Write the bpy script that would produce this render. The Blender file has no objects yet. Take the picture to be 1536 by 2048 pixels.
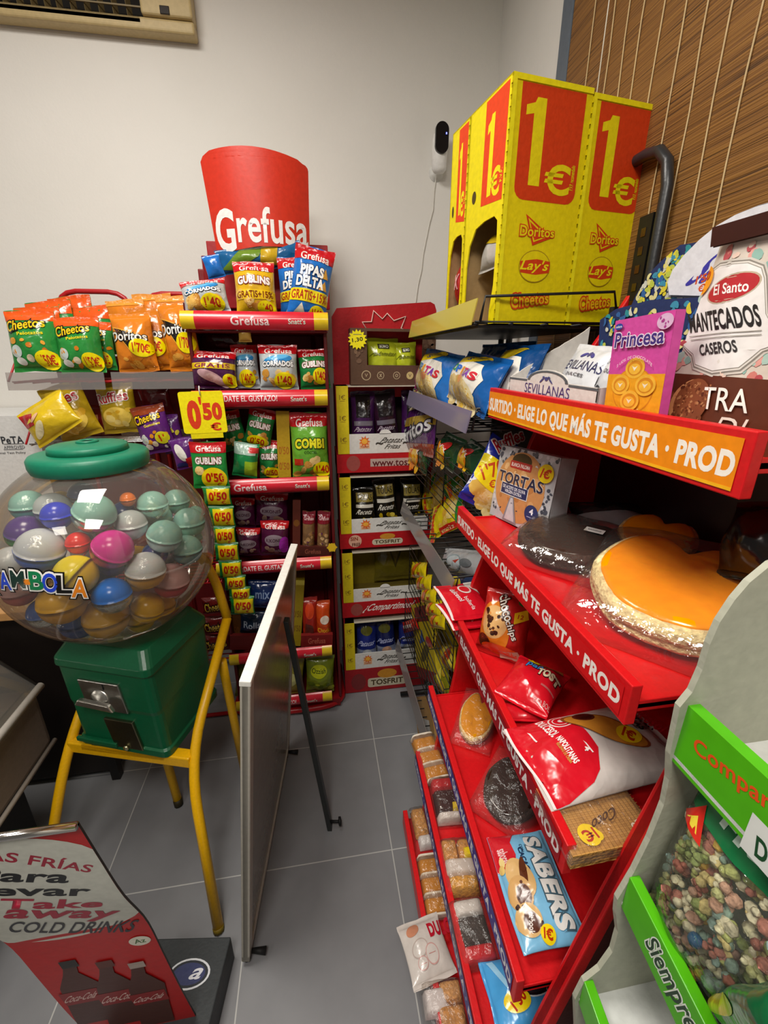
import bpy, bmesh, math, random
from math import sin, cos, pi, sqrt, radians
from mathutils import Vector, Matrix, noise

SC = bpy.context.scene
COL = SC.collection

# ------------------------------------------------------------------ camera, world, lights
CAM_H = 1.55
FPX = 868.0
PITCH = math.atan(309 / 868.0)
YAW = radians(8.95)
FW = Vector((sin(YAW) * cos(PITCH), cos(YAW) * cos(PITCH), -sin(PITCH)))
RT = Vector((cos(YAW), -sin(YAW), 0))
UP = RT.cross(FW)
CAM = Vector((0, 0, CAM_H))
cd = bpy.data.cameras.new('camera')
cd.sensor_fit = 'HORIZONTAL'
cd.sensor_width = 36.0
cd.lens = FPX / 1536.0 * 36.0
cd.clip_start = 0.02
cam = bpy.data.objects.new('camera', cd)
COL.objects.link(cam)
mw = Matrix((RT, UP, -FW)).transposed().to_4x4()
mw.translation = CAM
cam.matrix_world = mw
SC.camera = cam

SC.view_settings.view_transform = 'Standard'
SC.view_settings.look = 'None'
SC.view_settings.exposure = -0.18
SC.view_settings.gamma = 1.0
SC.view_settings.use_curve_mapping = False
SC.cycles.transparent_max_bounces = 24
SC.cycles.max_bounces = 8

world = bpy.data.worlds.new('room_air')
SC.world = world
world.use_nodes = True
world.node_tree.nodes['Background'].inputs[0].default_value = (1.0, 0.95, 0.89, 1)
world.node_tree.nodes['Background'].inputs[1].default_value = 0.15


def ceiling_lamp(name, loc, sx, sy, watts, col=(1.0, 0.945, 0.87)):
    l = bpy.data.lights.new(name, 'AREA')
    l.shape = 'RECTANGLE'
    l.size, l.size_y = sx, sy
    l.energy = watts
    l.color = col
    o = bpy.data.objects.new(name, l)
    o.location = loc
    COL.objects.link(o)


ceiling_lamp('ceiling_panel_lamp', (-0.6, 0.8, 2.9), 0.6, 0.6, 36)
ceiling_lamp('ceiling_panel_lamp', (-0.25, -0.55, 2.9), 0.6, 0.6, 40)
ceiling_lamp('ceiling_panel_lamp', (-1.6, -0.9, 2.9), 0.6, 0.6, 18)


# ------------------------------------------------------------------ where things stand
def at(px, py, X=None, Y=None, Z=None):
    """world point seen at a pixel of the photograph, on a plane of the room"""
    d = FW * FPX + RT * (px - 768) - UP * (py - 1024)
    t = X / d.x if X is not None else Y / d.y if Y is not None else (Z - CAM_H) / d.z
    return CAM + d * t


# ------------------------------------------------------------------ materials
def lin(h):
    h = h.lstrip('#')
    c = [int(h[i:i + 2], 16) / 255 for i in (0, 2, 4)]
    return tuple(x / 12.92 if x <= 0.04045 else ((x + 0.055) / 1.055) ** 2.4 for x in c) + (1.0,)


MATS = {}
# kind: roughness, specular, bump strength, bump scale, metallic
KINDS = {'matte': (.75, .25, .0, 60, 0), 'card': (.55, .35, .08, 90, 0), 'gloss': (.22, .5, .0, 40, 0),
         'foil': (.2, .6, .3, 34, 0), 'film_print': (.2, .6, .10, 60, 0), 'metal': (.3, .5, .04, 120, 1),
         'chrome': (.12, .5, .0, 30, 1), 'rubber': (.6, .3, .05, 200, 0), 'pastry': (.7, .3, .5, 130, 0),
         'glaze': (.16, .6, .05, 60, 0), 'paint': (.35, .5, .04, 150, 0), 'satin': (.42, .4, .03, 80, 0)}


def mat(hexc, kind='card'):
    key = (hexc, kind)
    if key in MATS:
        return MATS[key]
    ro, sp, bs, bsc, me = KINDS[kind]
    m = bpy.data.materials.new('%s_%s' % (kind, hexc.strip('#')))
    m.use_nodes = True
    nt = m.node_tree
    b = nt.nodes['Principled BSDF']
    b.inputs['Roughness'].default_value = ro
    b.inputs['Specular IOR Level'].default_value = sp
    b.inputs['Metallic'].default_value = me
    tc = nt.nodes.new('ShaderNodeTexCoord')
    n = nt.nodes.new('ShaderNodeTexNoise')
    n.inputs['Scale'].default_value = bsc
    n.inputs['Detail'].default_value = 2.0
    nt.links.new(tc.outputs['Object'], n.inputs['Vector'])
    c = lin(hexc)
    rp = nt.nodes.new('ShaderNodeValToRGB')
    v = .06 if kind not in ('pastry',) else .3
    rp.color_ramp.elements[0].position = .3
    rp.color_ramp.elements[1].position = .7
    rp.color_ramp.elements[0].color = tuple(x * (1 - v) for x in c[:3]) + (1,)
    rp.color_ramp.elements[1].color = tuple(min(1, x * (1 + v)) for x in c[:3]) + (1,)
    nt.links.new(n.outputs['Fac'], rp.inputs['Fac'])
    nt.links.new(rp.outputs['Color'], b.inputs['Base Color'])
    if bs:
        bp = nt.nodes.new('ShaderNodeBump')
        bp.inputs['Strength'].default_value = bs
        bp.inputs['Distance'].default_value = .01
        if kind in ('foil', 'film_print'):
            vo = nt.nodes.new('ShaderNodeTexVoronoi')
            vo.inputs['Scale'].default_value = bsc * .8
            nt.links.new(tc.outputs['Object'], vo.inputs['Vector'])
            mx = nt.nodes.new('ShaderNodeMath')
            mx.operation = 'ADD'
            nt.links.new(n.outputs['Fac'], mx.inputs[0])
            nt.links.new(vo.outputs['Distance'], mx.inputs[1])
            nt.links.new(mx.outputs[0], bp.inputs['Height'])
        else:
            nt.links.new(n.outputs['Fac'], bp.inputs['Height'])
        nt.links.new(bp.outputs['Normal'], b.inputs['Normal'])
    MATS[key] = m
    return m


def clear(name, tint='#ffffff', gloss=.10, haze=.03, rough=.06, crinkle=0.0, scale=30):
    """thin clear plastic: mostly lets light through, with a shiny skin and a little haze"""
    if name in MATS:
        return MATS[name]
    m = bpy.data.materials.new(name)
    m.use_nodes = True
    nt = m.node_tree
    nt.nodes.clear()
    out = nt.nodes.new('ShaderNodeOutputMaterial')
    tr = nt.nodes.new('ShaderNodeBsdfTransparent')
    tr.inputs[0].default_value = lin(tint)
    gl = nt.nodes.new('ShaderNodeBsdfGlossy')
    gl.inputs['Roughness'].default_value = rough
    di = nt.nodes.new('ShaderNodeBsdfDiffuse')
    di.inputs[0].default_value = lin(tint)
    m1 = nt.nodes.new('ShaderNodeMixShader')
    m1.inputs[0].default_value = haze
    m2 = nt.nodes.new('ShaderNodeMixShader')
    lw = nt.nodes.new('ShaderNodeLayerWeight')
    lw.inputs['Blend'].default_value = .22
    ml = nt.nodes.new('ShaderNodeMath')
    ml.operation = 'MULTIPLY_ADD'
    ml.inputs[1].default_value = .6
    ml.inputs[2].default_value = gloss
    ml.use_clamp = True
    nt.links.new(lw.outputs['Fresnel'], ml.inputs[0])
    nt.links.new(tr.outputs[0], m1.inputs[1])
    nt.links.new(di.outputs[0], m1.inputs[2])
    nt.links.new(ml.outputs[0], m2.inputs[0])
    nt.links.new(m1.outputs[0], m2.inputs[1])
    nt.links.new(gl.outputs[0], m2.inputs[2])
    nt.links.new(m2.outputs[0], out.inputs[0])
    if crinkle:
        tc = nt.nodes.new('ShaderNodeTexCoord')
        n = nt.nodes.new('ShaderNodeTexNoise')
        n.inputs['Scale'].default_value = scale
        n.inputs['Detail'].default_value = 4
        bp = nt.nodes.new('ShaderNodeBump')
        bp.inputs['Strength'].default_value = crinkle
        bp.inputs['Distance'].default_value = .02
        nt.links.new(tc.outputs['Object'], n.inputs['Vector'])
        nt.links.new(n.outputs['Fac'], bp.inputs['Height'])
        nt.links.new(bp.outputs['Normal'], gl.inputs['Normal'])
        nt.links.new(bp.outputs['Normal'], lw.inputs['Normal'])
    MATS[name] = m
    return m


def nodes_mat(name):
    m = bpy.data.materials.new(name)
    m.use_nodes = True
    return m, m.node_tree, m.node_tree.nodes['Principled BSDF']


# ------------------------------------------------------------------ mesh builder
_TC = {}


def text_tris(txt, bold, sp=None):
    sp = bold if sp is None else sp
    key = (txt, bold, sp)
    if key not in _TC:
        if txt.endswith('€'):      # a C crossed by two bars
            pre = txt[:-1]
            vs, ts = text_tris(pre + 'C', bold, sp)
            vs, ts = list(vs), list(ts)
            pm = max(v[0] for v in text_tris(pre, bold, sp)[0]) + .004 if pre else -9
            cx0 = min(v[0] for v in vs if v[0] > pm)
            cw = max(v[0] for v in vs) - cx0
            for yc in (.29, .45):
                i = len(vs); t_ = .03 + bold * .6
                vs += [(cx0 - .09, yc - t_), (cx0 + cw * .66, yc - t_), (cx0 + cw * .70, yc + t_), (cx0 - .06, yc + t_)]
                ts += [(i, i + 1, i + 2), (i, i + 2, i + 3)]
            _TC[key] = (vs, ts)
            return _TC[key]
        cu = bpy.data.curves.new('lettering', 'FONT')
        cu.body = txt
        cu.offset = bold
        cu.space_character = 1 + max(0, sp) * 1.6
        cu.resolution_u = 4
        ob = bpy.data.objects.new('lettering', cu)
        me = ob.to_mesh()
        vs = [(v.co.x, v.co.y) for v in me.vertices]
        ts = []
        for p in me.polygons:
            q = list(p.vertices)
            for i in range(1, len(q) - 1):
                ts.append((q[0], q[i], q[i + 1]))
        ob.to_mesh_clear()
        bpy.data.objects.remove(ob)
        bpy.data.curves.remove(cu)
        _TC[key] = (vs, ts)
    return _TC[key]


def earclip(pts):
    from mathutils.geometry import tessellate_polygon
    return tessellate_polygon([[Vector((x, y, 0)) for x, y in pts]])


class MB:
    def __init__(s):
        s.v, s.f, s.m, s.sm, s.mats = [], [], [], [], []

    def mi(s, m):
        if isinstance(m, str):
            m = mat(m)
        if isinstance(m, tuple):
            m = mat(*m)
        if m not in s.mats:
            s.mats.append(m)
        return s.mats.index(m)

    def add(s, verts, faces, m, smooth=False):
        o = len(s.v)
        s.v += [tuple(v) for v in verts]
        k = s.mi(m)
        for f in faces:
            s.f.append(tuple(o + i for i in f))
            s.m.append(k)
            s.sm.append(smooth)

    def box(s, a, b, m, M=None):
        x0, y0, z0 = a
        x1, y1, z1 = b
        vs = [Vector(p) for p in ((x0, y0, z0), (x1, y0, z0), (x1, y1, z0), (x0, y1, z0),
                                  (x0, y0, z1), (x1, y0, z1), (x1, y1, z1), (x0, y1, z1))]
        if M is not None:
            vs = [M @ v for v in vs]
        s.add(vs, [(0, 3, 2, 1), (4, 5, 6, 7), (0, 1, 5, 4), (1, 2, 6, 5), (2, 3, 7, 6), (3, 0, 4, 7)], m)

    def hexa(s, p, m):
        """eight corners: four of the bottom ring, four of the top ring"""
        s.add(p, [(0, 3, 2, 1), (4, 5, 6, 7), (0, 1, 5, 4), (1, 2, 6, 5), (2, 3, 7, 6), (3, 0, 4, 7)], m)

    def slab(s, quad, th, m):
        """a quad given thickness along its normal"""
        q = [Vector(p) for p in quad]
        n = (q[1] - q[0]).cross(q[3] - q[0]).normalized() * th
        s.hexa([p - n for p in q] + q, m)

    def prism(s, pts, S, th, m, smooth=False):
        """outline in plane metres, placed by S(x, y, off), th deep"""
        n = len(pts)
        tr = earclip(pts)
        fr = [S(x, y, 0) for x, y in pts]
        bk = [S(x, y, -th) for x, y in pts]
        fs = [tuple(t) for t in tr] + [tuple(n + i for i in reversed(t)) for t in tr]
        fs += [(i, i + n, (i + 1) % n + n, (i + 1) % n) for i in range(n)]
        s.add(fr + bk, fs, m, smooth)

    def tube(s, pts, r, m, seg=8, closed=False, caps=True):
        pts = [Vector(p) for p in pts]
        n = len(pts)
        rs = r if isinstance(r, (list, tuple)) else [r] * n
        vs, fs = [], []
        prev = None
        for i, p in enumerate(pts):
            if closed:
                t = (pts[(i + 1) % n] - pts[i - 1])
            else:
                t = pts[min(i + 1, n - 1)] - pts[max(i - 1, 0)]
            t.normalize()
            if prev is None:
                a = t.cross(Vector((0, 0, 1)))
                if a.length < .05:
                    a = t.cross(Vector((1, 0, 0)))
                a.normalize()
            else:
                a = (prev - t * prev.dot(t)).normalized()
            prev = a
            b = t.cross(a)
            for k in range(seg):
                an = 2 * pi * k / seg
                vs.append(p + (a * cos(an) + b * sin(an)) * rs[i])
        m_ = n if closed else n - 1
        for i in range(m_):
            for k in range(seg):
                j = (i + 1) % n
                fs.append((i * seg + k, i * seg + (k + 1) % seg, j * seg + (k + 1) % seg, j * seg + k))
        if caps and not closed:
            fs.append(tuple(reversed(range(seg))))
            fs.append(tuple((n - 1) * seg + k for k in range(seg)))
        s.add(vs, fs, m, True)

    def lathe(s, prof, m, seg=32, M=None):
        vs, fs = [], []
        n = len(prof)
        for r, z in prof:
            for k in range(seg):
                v = Vector((r * cos(2 * pi * k / seg), r * sin(2 * pi * k / seg), z))
                vs.append(M @ v if M is not None else v)
        for i in range(n - 1):
            for k in range(seg):
                fs.append((i * seg + k, i * seg + (k + 1) % seg, (i + 1) * seg + (k + 1) % seg, (i + 1) * seg + k))
        if prof[0][0] > 1e-5:
            fs.append(tuple(reversed(range(seg))))
        if prof[-1][0] > 1e-5:
            fs.append(tuple((n - 1) * seg + k for k in range(seg)))
        s.add(vs, fs, m, True)

    def grid(s, fn, nu, nv, m, smooth=True):
        vs = [fn(i / nu, j / nv) for j in range(nv + 1) for i in range(nu + 1)]
        fs = []
        for j in range(nv):
            for i in range(nu):
                a = j * (nu + 1) + i
                fs.append((a, a + 1, a + nu + 2, a + nu + 1))
        s.add(vs, fs, m, smooth)

    # -------- printed artwork laid on a surface
    def _lay(s, pts, tris, S, off, m, L):
        out = []
        if L:
            st = [(pts[a], pts[b], pts[c]) for a, b, c in tris]
            while st:
                t = st.pop()
                d = [(t[i][0] - t[(i + 1) % 3][0]) ** 2 + (t[i][1] - t[(i + 1) % 3][1]) ** 2 for i in range(3)]
                k = d.index(max(d))
                if d[k] > L * L:
                    a, b, c = t[k], t[(k + 1) % 3], t[(k + 2) % 3]
                    mm = ((a[0] + b[0]) / 2, (a[1] + b[1]) / 2)
                    st.append((a, mm, c))
                    st.append((mm, b, c))
                else:
                    out.append(t)
        else:
            out = [(pts[a], pts[b], pts[c]) for a, b, c in tris]
        idx, vs, fs = {}, [], []
        for t in out:
            q = []
            ar = (t[1][0] - t[0][0]) * (t[2][1] - t[0][1]) - (t[2][0] - t[0][0]) * (t[1][1] - t[0][1])
            for p in (t if ar >= 0 else t[::-1]):
                k = (round(p[0], 6), round(p[1], 6))
                if k not in idx:
                    idx[k] = len(vs)
                    vs.append(S(p[0], p[1], off))
                q.append(idx[k])
            if len(set(q)) == 3:
                fs.append(tuple(q))
        s.add(vs, fs, m, bool(L))

    def art(s, S, W, H, items, kind='card', L=None, base=.0003, step=.00013, lift=.0009):
        """items in fractions of W x H: R rect, E ellipse, P polygon, B burst, T text, F free random blobs"""
        for k, it in enumerate(items):
            off = base + step * k
            t = it[0]
            if t == 'T':
                _, txt, cx, cy, w, h, col = it[:7]
                o = it[7] if len(it) > 7 else {}
                bold = o.get('b', .02)
                if not o.get('raw') and (txt.lower() != txt and txt.upper() != txt or txt.islower()):
                    bold = min(bold, .018)      # small letters keep their openings
                base_v, base_t = text_tris(txt, bold)
                if not base_v:
                    continue
                x0 = min(v[0] for v in base_v); x1 = max(v[0] for v in base_v)
                y0 = min(v[1] for v in base_v); y1 = max(v[1] for v in base_v)
                rot = radians(o.get('r', 0)); arc = o.get('arc', 0); sh = o.get('sh', 0); tap = o.get('tap', 0)

                def place(vs):
                    res = []
                    for vx, vy in vs:
                        u = (vx - x0) / (x1 - x0) - .5
                        v = (vy - y0) / max(1e-6, y1 - y0) - .5
                        v *= 1 + tap * u
                        X = (u + sh * v) * w * W
                        Y = v * h * H - arc * H * (u * u * 4)
                        res.append((cx * W + X * cos(rot) - Y * sin(rot), cy * H + X * sin(rot) + Y * cos(rot)))
                    return res
                if 'o' in o:
                    oc, ow = o['o']
                    ov, ot = text_tris(txt, bold + ow, bold)
                    s._lay(place(ov), ot, S, off, (oc, kind) if isinstance(oc, str) else oc, L)
                    off += lift if L else .0001
                s._lay(place(base_v), base_t, S, off, (col, kind), L)
                continue
            if t == 'R':
                _, x0, y0, x1, y1, col = it[:6]
                pts = [(x0, y0), (x1, y0), (x1, y1), (x0, y1)]
                if len(it) > 6:
                    r = it[6]; a = W / H; pts = []
                    for cx, cy, a0 in ((x1 - r, y0 + r * a, -90), (x1 - r, y1 - r * a, 0), (x0 + r, y1 - r * a, 90), (x0 + r, y0 + r * a, 180)):
                        for q in range(5):
                            an = radians(a0 + q * 22.5)
                            pts.append((cx + r * cos(an), cy + r * a * sin(an)))
            elif t == 'E':
                _, cx, cy, rx, ry, col = it[:6]
                n = 26
                ro = radians(it[6]) if len(it) > 6 else 0
                pts = []
                for q in range(n):
                    ex, ey = rx * W * cos(2 * pi * q / n), ry * H * sin(2 * pi * q / n)
                    pts.append((cx + (ex * cos(ro) - ey * sin(ro)) / W, cy + (ex * sin(ro) + ey * cos(ro)) / H))
            elif t == 'B':
                _, cx, cy, r0, r1, n, col = it
                pts = [(cx + (r1 if q % 2 else r0) * cos(pi * q / n), cy + (r1 if q % 2 else r0) * W / H * sin(pi * q / n)) for q in range(2 * n)]
            elif t == 'P':
                _, pts, col = it
            elif t == 'F':      # scattered small blobs: (F, x0,y0,x1,y1, n, r, colours, seed)
                _, x0, y0, x1, y1, n, r, cols, sd = it
                rnd = random.Random(sd)
                for q in range(n):
                    cx, cy = rnd.uniform(x0, x1), rnd.uniform(y0, y1)
                    rr = r * rnd.uniform(.6, 1.2); e = rnd.uniform(.55, 1); a0 = rnd.uniform(0, pi)
                    pp = []
                    for g in range(9):
                        an = 2 * pi * g / 9
                        ex, ey = rr * cos(an) * rnd.uniform(.85, 1.1), rr * e * sin(an) * rnd.uniform(.85, 1.1)
                        pp.append(((cx + ex * cos(a0) - ey * sin(a0)) * W, cy * H + (ex * sin(a0) + ey * cos(a0)) * W))
                    s._lay(pp, [(0, g, g + 1) for g in range(1, 8)], S, off + step * (q % 5) / 6, (cols[q % len(cols)], kind), L)
                continue
            if L:
                pts = [(min(1, max(0, x)), min(1, max(0, y))) for x, y in pts]
            pm = [(x * W, y * H) for x, y in pts]
            s._lay(pm, earclip(pm), S, off, (col, kind) if isinstance(col, str) else col, L)

    def build(s, name, parent=None, M=None, bevel=0, seg=2, sub=0):
        me = bpy.data.meshes.new(name)
        me.from_pydata(s.v, [], s.f)
        for m in s.mats:
            me.materials.append(m)
        me.polygons.foreach_set('material_index', s.m)
        me.polygons.foreach_set('use_smooth', s.sm)
        me.update()
        o = bpy.data.objects.new(name, me)
        COL.objects.link(o)
        if parent is not None:
            o.parent = parent
        if M is not None:
            o.matrix_local = M if isinstance(M, Matrix) else Matrix.Translation(M)
        if bevel:
            b = o.modifiers.new('edge', 'BEVEL')
            b.width = bevel
            b.segments = seg
            b.limit_method = 'ANGLE'
        if sub:
            b = o.modifiers.new('smooth', 'SUBSURF')
            b.levels = b.render_levels = sub
        return o


def tag(o, label=None, cat=None, group=None, kind=None):
    if label: o['label'] = label
    if cat: o['category'] = cat
    if group: o['group'] = group
    if kind: o['kind'] = kind
    return o


def thing(name, label, cat, loc=(0, 0, 0), group=None, M=None):
    o = bpy.data.objects.new(name, None)
    o.empty_display_size = .05
    COL.objects.link(o)
    if M is not None:
        o.matrix_local = M
    else:
        o.location = loc
    return tag(o, label, cat, group)


def struct(o):
    o['kind'] = 'structure'
    return o


def plane(P, ex, ey):
    """flat surface function: origin, unit right, unit up; off goes towards the viewer"""
    P, ex, ey = Vector(P), Vector(ex).normalized(), Vector(ey).normalized()
    n = ex.cross(ey)
    return lambda x, y, off=0: P + ex * x + ey * y + n * off


FLAT = plane((0, 0, 0), (1, 0, 0), (0, 0, 1))     # local front face, looking along +y


class Fr:
    """local frame of a thing from three world points: bottom-left, bottom-right, top-left"""
    def __init__(s, bl, br, tl):
        ex = br - bl
        s.w = ex.length
        ex.normalize()
        ey = tl - bl
        ey -= ex * ey.dot(ex)
        s.h = ey.length
        ey.normalize()
        yy = ey.cross(ex)
        s.M = Matrix((ex, yy, ey)).transposed().to_4x4()
        s.M.translation = bl


def uvp(px, py, P, ex, ey):
    """metres along ex, ey on a plane where a pixel's ray meets it"""
    n = ex.cross(ey)
    d = FW * FPX + RT * (px - 768) - UP * (py - 1024)
    q = CAM + d * ((P - CAM).dot(n) / d.dot(n)) - P
    return q.dot(ex), q.dot(ey)


def on(F, px, py):
    """fractions of a frame at a pixel"""
    a = F.M.to_3x3()
    u, v = uvp(px, py, F.M.translation, a.col[0].normalized(), a.col[2].normalized())
    return u / F.w, v / F.h


def PT(F, txt, x0, y0, x1, y1, hpx, col, o=None):
    """lettering whose mid line runs from one pixel to another, hpx tall in the photograph"""
    a, b = on(F, x0, y0), on(F, x1, y1)
    mx_, my_ = (x0 + x1) / 2, (y0 + y1) / 2
    L_ = sqrt((x1 - x0) ** 2 + (y1 - y0) ** 2)
    nx, ny = -(y1 - y0) / L_, (x1 - x0) / L_
    c, e = on(F, mx_ - nx * hpx / 2, my_ - ny * hpx / 2), on(F, mx_ + nx * hpx / 2, my_ + ny * hpx / 2)
    dx, dy = (b[0] - a[0]) * F.w, (b[1] - a[1]) * F.h
    L2 = sqrt(dx * dx + dy * dy)
    hx, hy = (c[0] - e[0]) * F.w, (c[1] - e[1]) * F.h
    hh = abs(-dy / L2 * hx + dx / L2 * hy)
    o = dict(o or {})
    o['r'] = math.degrees(math.atan2(dy, dx))
    return ('T', txt, (a[0] + b[0]) / 2, (a[1] + b[1]) / 2, L2 / F.w, hh / F.h, col, o)


def fr(bl, br, tl, X=None, Y=None, Z=None, d=0.0, db=0.0):
    """three pixels on one room plane; d shifts the plane of the top point, db that of the right point"""
    def p(q, e):
        if X is not None: return at(*q, X=X + e)
        if Y is not None: return at(*q, Y=Y + e)
        return at(*q, Z=Z + e)
    return Fr(p(bl, 0), p(br, db), p(tl, d))


def pose(bl, yaw, lean, roll, w, h):
    """upright rectangle: bottom-left point, turn about the vertical, backward lean, roll, size"""
    ex = Vector((cos(yaw), sin(yaw), 0))
    n = Vector((sin(yaw), -cos(yaw), 0))
    up = Vector((0, 0, cos(lean))) - n * sin(lean)
    e2, u2 = ex * cos(roll) + up * sin(roll), up * cos(roll) - ex * sin(roll)
    return Fr(bl, bl + e2 * w, bl + u2 * h)


def fz(bl, br, tl, Z, lean=.02):
    """stands on height Z: the bottom two pixels on that height, the top one above the bottom edge"""
    a, b = at(*bl, Z=Z), at(*br, Z=Z)
    n = Vector((b.y - a.y, -(b.x - a.x), 0)).normalized()      # towards the viewer
    # meet the pixel's ray with the vertical plane through the edge, moved back by lean
    d = FW * FPX + RT * (tl[0] - 768) - UP * (tl[1] - 1024)
    t = ((a - n * lean) - CAM).dot(n) / d.dot(n)
    return Fr(a, b, CAM + d * t)


# ------------------------------------------------------------------ pillow bags
def bagS(w, h, d, seed, pinch=.06, seal=.07, wr=1.0, side=1):
    rnd = random.Random(seed)
    ph = [(rnd.uniform(2, 7), rnd.uniform(-5, 5), rnd.uniform(0, 6.28), rnd.uniform(.3, 1)) for _ in range(6)]
    lean = rnd.uniform(-.03, .03)

    def S(x, y, off=0):
        u, v = 2 * x / w - 1, y / h
        vv = (v - seal) / (1 - 2 * seal)
        env = sin(pi * vv) ** .55 if 0 < vv < 1 else 0
        cu = max(0.0, 1 - abs(u) ** 2.3) ** .65
        t = d * env * cu
        wrn = 0
        for a, b, c, g in ph:
            wrn += g * sin(a * u + b * v * 2.2 + c)
        # creases fan out from the sealed ends
        fan = sin(9 * u + 2.5 * sin(3 * u + ph[0][2])) * (max(0, 1 - vv * 3.2) + max(0, 1 - (1 - vv) * 3.2)) if 0 < vv < 1 else 0
        t += wr * d * (.055 * wrn * env * min(1, cu * 1.5) + .11 * fan * env * cu)
        px = w / 2 + u * w / 2 * (1 - pinch * env) + lean * h * v * 0
        pz = y + (.012 * h * sin(3 * u + ph[1][2]) if v > .97 or v < .03 else 0)
        return Vector((px, -side * (max(t, 0) + off) - (.0006 * side), pz))
    return S


def bag(name, label, cat, F, d, col, items=(), sticker=(), group=None, seed=1, back=None, kind='foil', pinch=.06,
        wr=1.0, seal=.07, q=1.0, extra=None, bd=.8):
    """a sealed pillow bag: body with printed front, and price stickers as parts of their own"""
    m = MB()
    S = bagS(F.w, F.h, d, seed, pinch, seal, wr)
    Bk = bagS(F.w, F.h, d * bd, seed + 7, pinch, seal, wr, -1)
    nu, nv = int(24 * q), int(30 * q)
    # rows crowd towards the seals, columns towards the side edges, where the film turns sharply
    cs = lambda t: .5 - .5 * cos(pi * t)
    def rows(t, n):
        k = round(t * n)
        return 0 if k == 0 else 1 if k == n else seal + (1 - 2 * seal) * cs((k - 1) / (n - 2))
    m.grid(lambda u, v: S(cs(u) * F.w, rows(v, nv) * F.h), nu, nv, (col, kind))
    m.grid(lambda u, v: Bk(cs(1 - u) * F.w, rows(v, 14) * F.h), 12, 14, (back or col, kind))
    near = min(1, max(.35, ((F.M.translation - CAM).length - .2) / 1.3))
    m.art(S, F.w, F.h, items, kind, L=min(F.w, F.h) * .065 / q, base=.0016 * near, lift=.0009 * near)
    o = m.build(name, None, F.M)
    tag(o, label, cat, group)
    if sticker:
        n = MB()
        n.art(S, F.w, F.h, sticker, 'film_print', L=min(F.w, F.h) * .065 / q, base=.0032 * near + .00014 * len(items), lift=.0009 * near)
        n.build('price_sticker', o)
    if extra:
        extra(o, S, F)
    return o


def carton(name, label, cat, F, depth, col, items=(), group=None, kind='card', bevel=.0015, side=None):
    """closed carton: front face in the frame, going depth back"""
    m = MB()
    m.box((0, 0, 0), (F.w, depth, F.h), (col, kind))
    if side:
        m.add([(0, depth, 0), (-.0003, 0, 0), (-.0003, 0, F.h), (0, depth, F.h)], [(0, 1, 2, 3)], (side, kind))
    m.art(FLAT, F.w, F.h, items, kind)
    o = m.build(name, None, F.M)
    return tag(o, label, cat, group)


def price(cx, cy, rx, ry, txt, col='#f2e000', tcol='#c42a10', r=0):
    return [('E', cx, cy, rx, ry, col, r), ('T', txt, cx, cy, rx * 1.35 * min(1, .2 + .2 * len(txt)), ry * 1.1, tcol, {'b': .03, 'r': r})]

# ================================================================== THE ROOM
WX, WY = .77, 2.05           # right wall, back wall
m_wall, nt, b = nodes_mat('painted_plaster')
tc = nt.nodes.new('ShaderNodeTexCoord')
n1 = nt.nodes.new('ShaderNodeTexNoise'); n1.inputs['Scale'].default_value = 3.5; n1.inputs['Detail'].default_value = 6
rp = nt.nodes.new('ShaderNodeValToRGB')
rp.color_ramp.elements[0].color = lin('#dcd9d2'); rp.color_ramp.elements[1].color = lin('#e6e3dd')
n2 = nt.nodes.new('ShaderNodeTexNoise'); n2.inputs['Scale'].default_value = 90
bp = nt.nodes.new('ShaderNodeBump'); bp.inputs['Strength'].default_value = .06; bp.inputs['Distance'].default_value = .01
for a, c in ((tc.outputs['Object'], n1.inputs['Vector']), (tc.outputs['Object'], n2.inputs['Vector']), (n1.outputs['Fac'], rp.inputs['Fac']),
             (rp.outputs['Color'], b.inputs['Base Color']), (n2.outputs['Fac'], bp.inputs['Height']), (bp.outputs['Normal'], b.inputs['Normal'])):
    nt.links.new(a, c)
b.inputs['Roughness'].default_value = .7

m_floor, nt, b = nodes_mat('grey_floor_tiles')
tc = nt.nodes.new('ShaderNodeTexCoord')
mp = nt.nodes.new('ShaderNodeMapping')
mp.inputs['Location'].default_value = (-.18 / .453, -.972 / .453, 0)
mp.inputs['Scale'].default_value = (1 / .453, 1 / .453, 1)
br = nt.nodes.new('ShaderNodeTexBrick')
br.offset = 0; br.squash = 1
br.inputs['Scale'].default_value = 1
br.inputs['Brick Width'].default_value = 1; br.inputs['Row Height'].default_value = 1
br.inputs['Mortar Size'].default_value = .0045; br.inputs['Mortar Smooth'].default_value = .3
br.inputs['Color1'].default_value = lin('#7f8083'); br.inputs['Color2'].default_value = lin('#86878a')
br.inputs['Mortar'].default_value = lin('#b9b9b6')
n1 = nt.nodes.new('ShaderNodeTexNoise'); n1.inputs['Scale'].default_value = 9; n1.inputs['Detail'].default_value = 7
mx = nt.nodes.new('ShaderNodeMixRGB'); mx.blend_type = 'MULTIPLY'; mx.inputs[0].default_value = .55
rp = nt.nodes.new('ShaderNodeValToRGB'); rp.color_ramp.elements[0].position = .3; rp.color_ramp.elements[1].position = .7
rp.color_ramp.elements[0].color = (.78, .78, .79, 1)
for a, c in ((tc.outputs['Object'], mp.inputs['Vector']), (mp.outputs[0], br.inputs['Vector']), (tc.outputs['Object'], n1.inputs['Vector']),
             (n1.outputs['Fac'], rp.inputs['Fac']), (br.outputs['Color'], mx.inputs[1]), (rp.outputs['Color'], mx.inputs[2]), (mx.outputs[0], b.inputs['Base Color'])):
    nt.links.new(a, c)
b.inputs['Roughness'].default_value = .38

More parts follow.
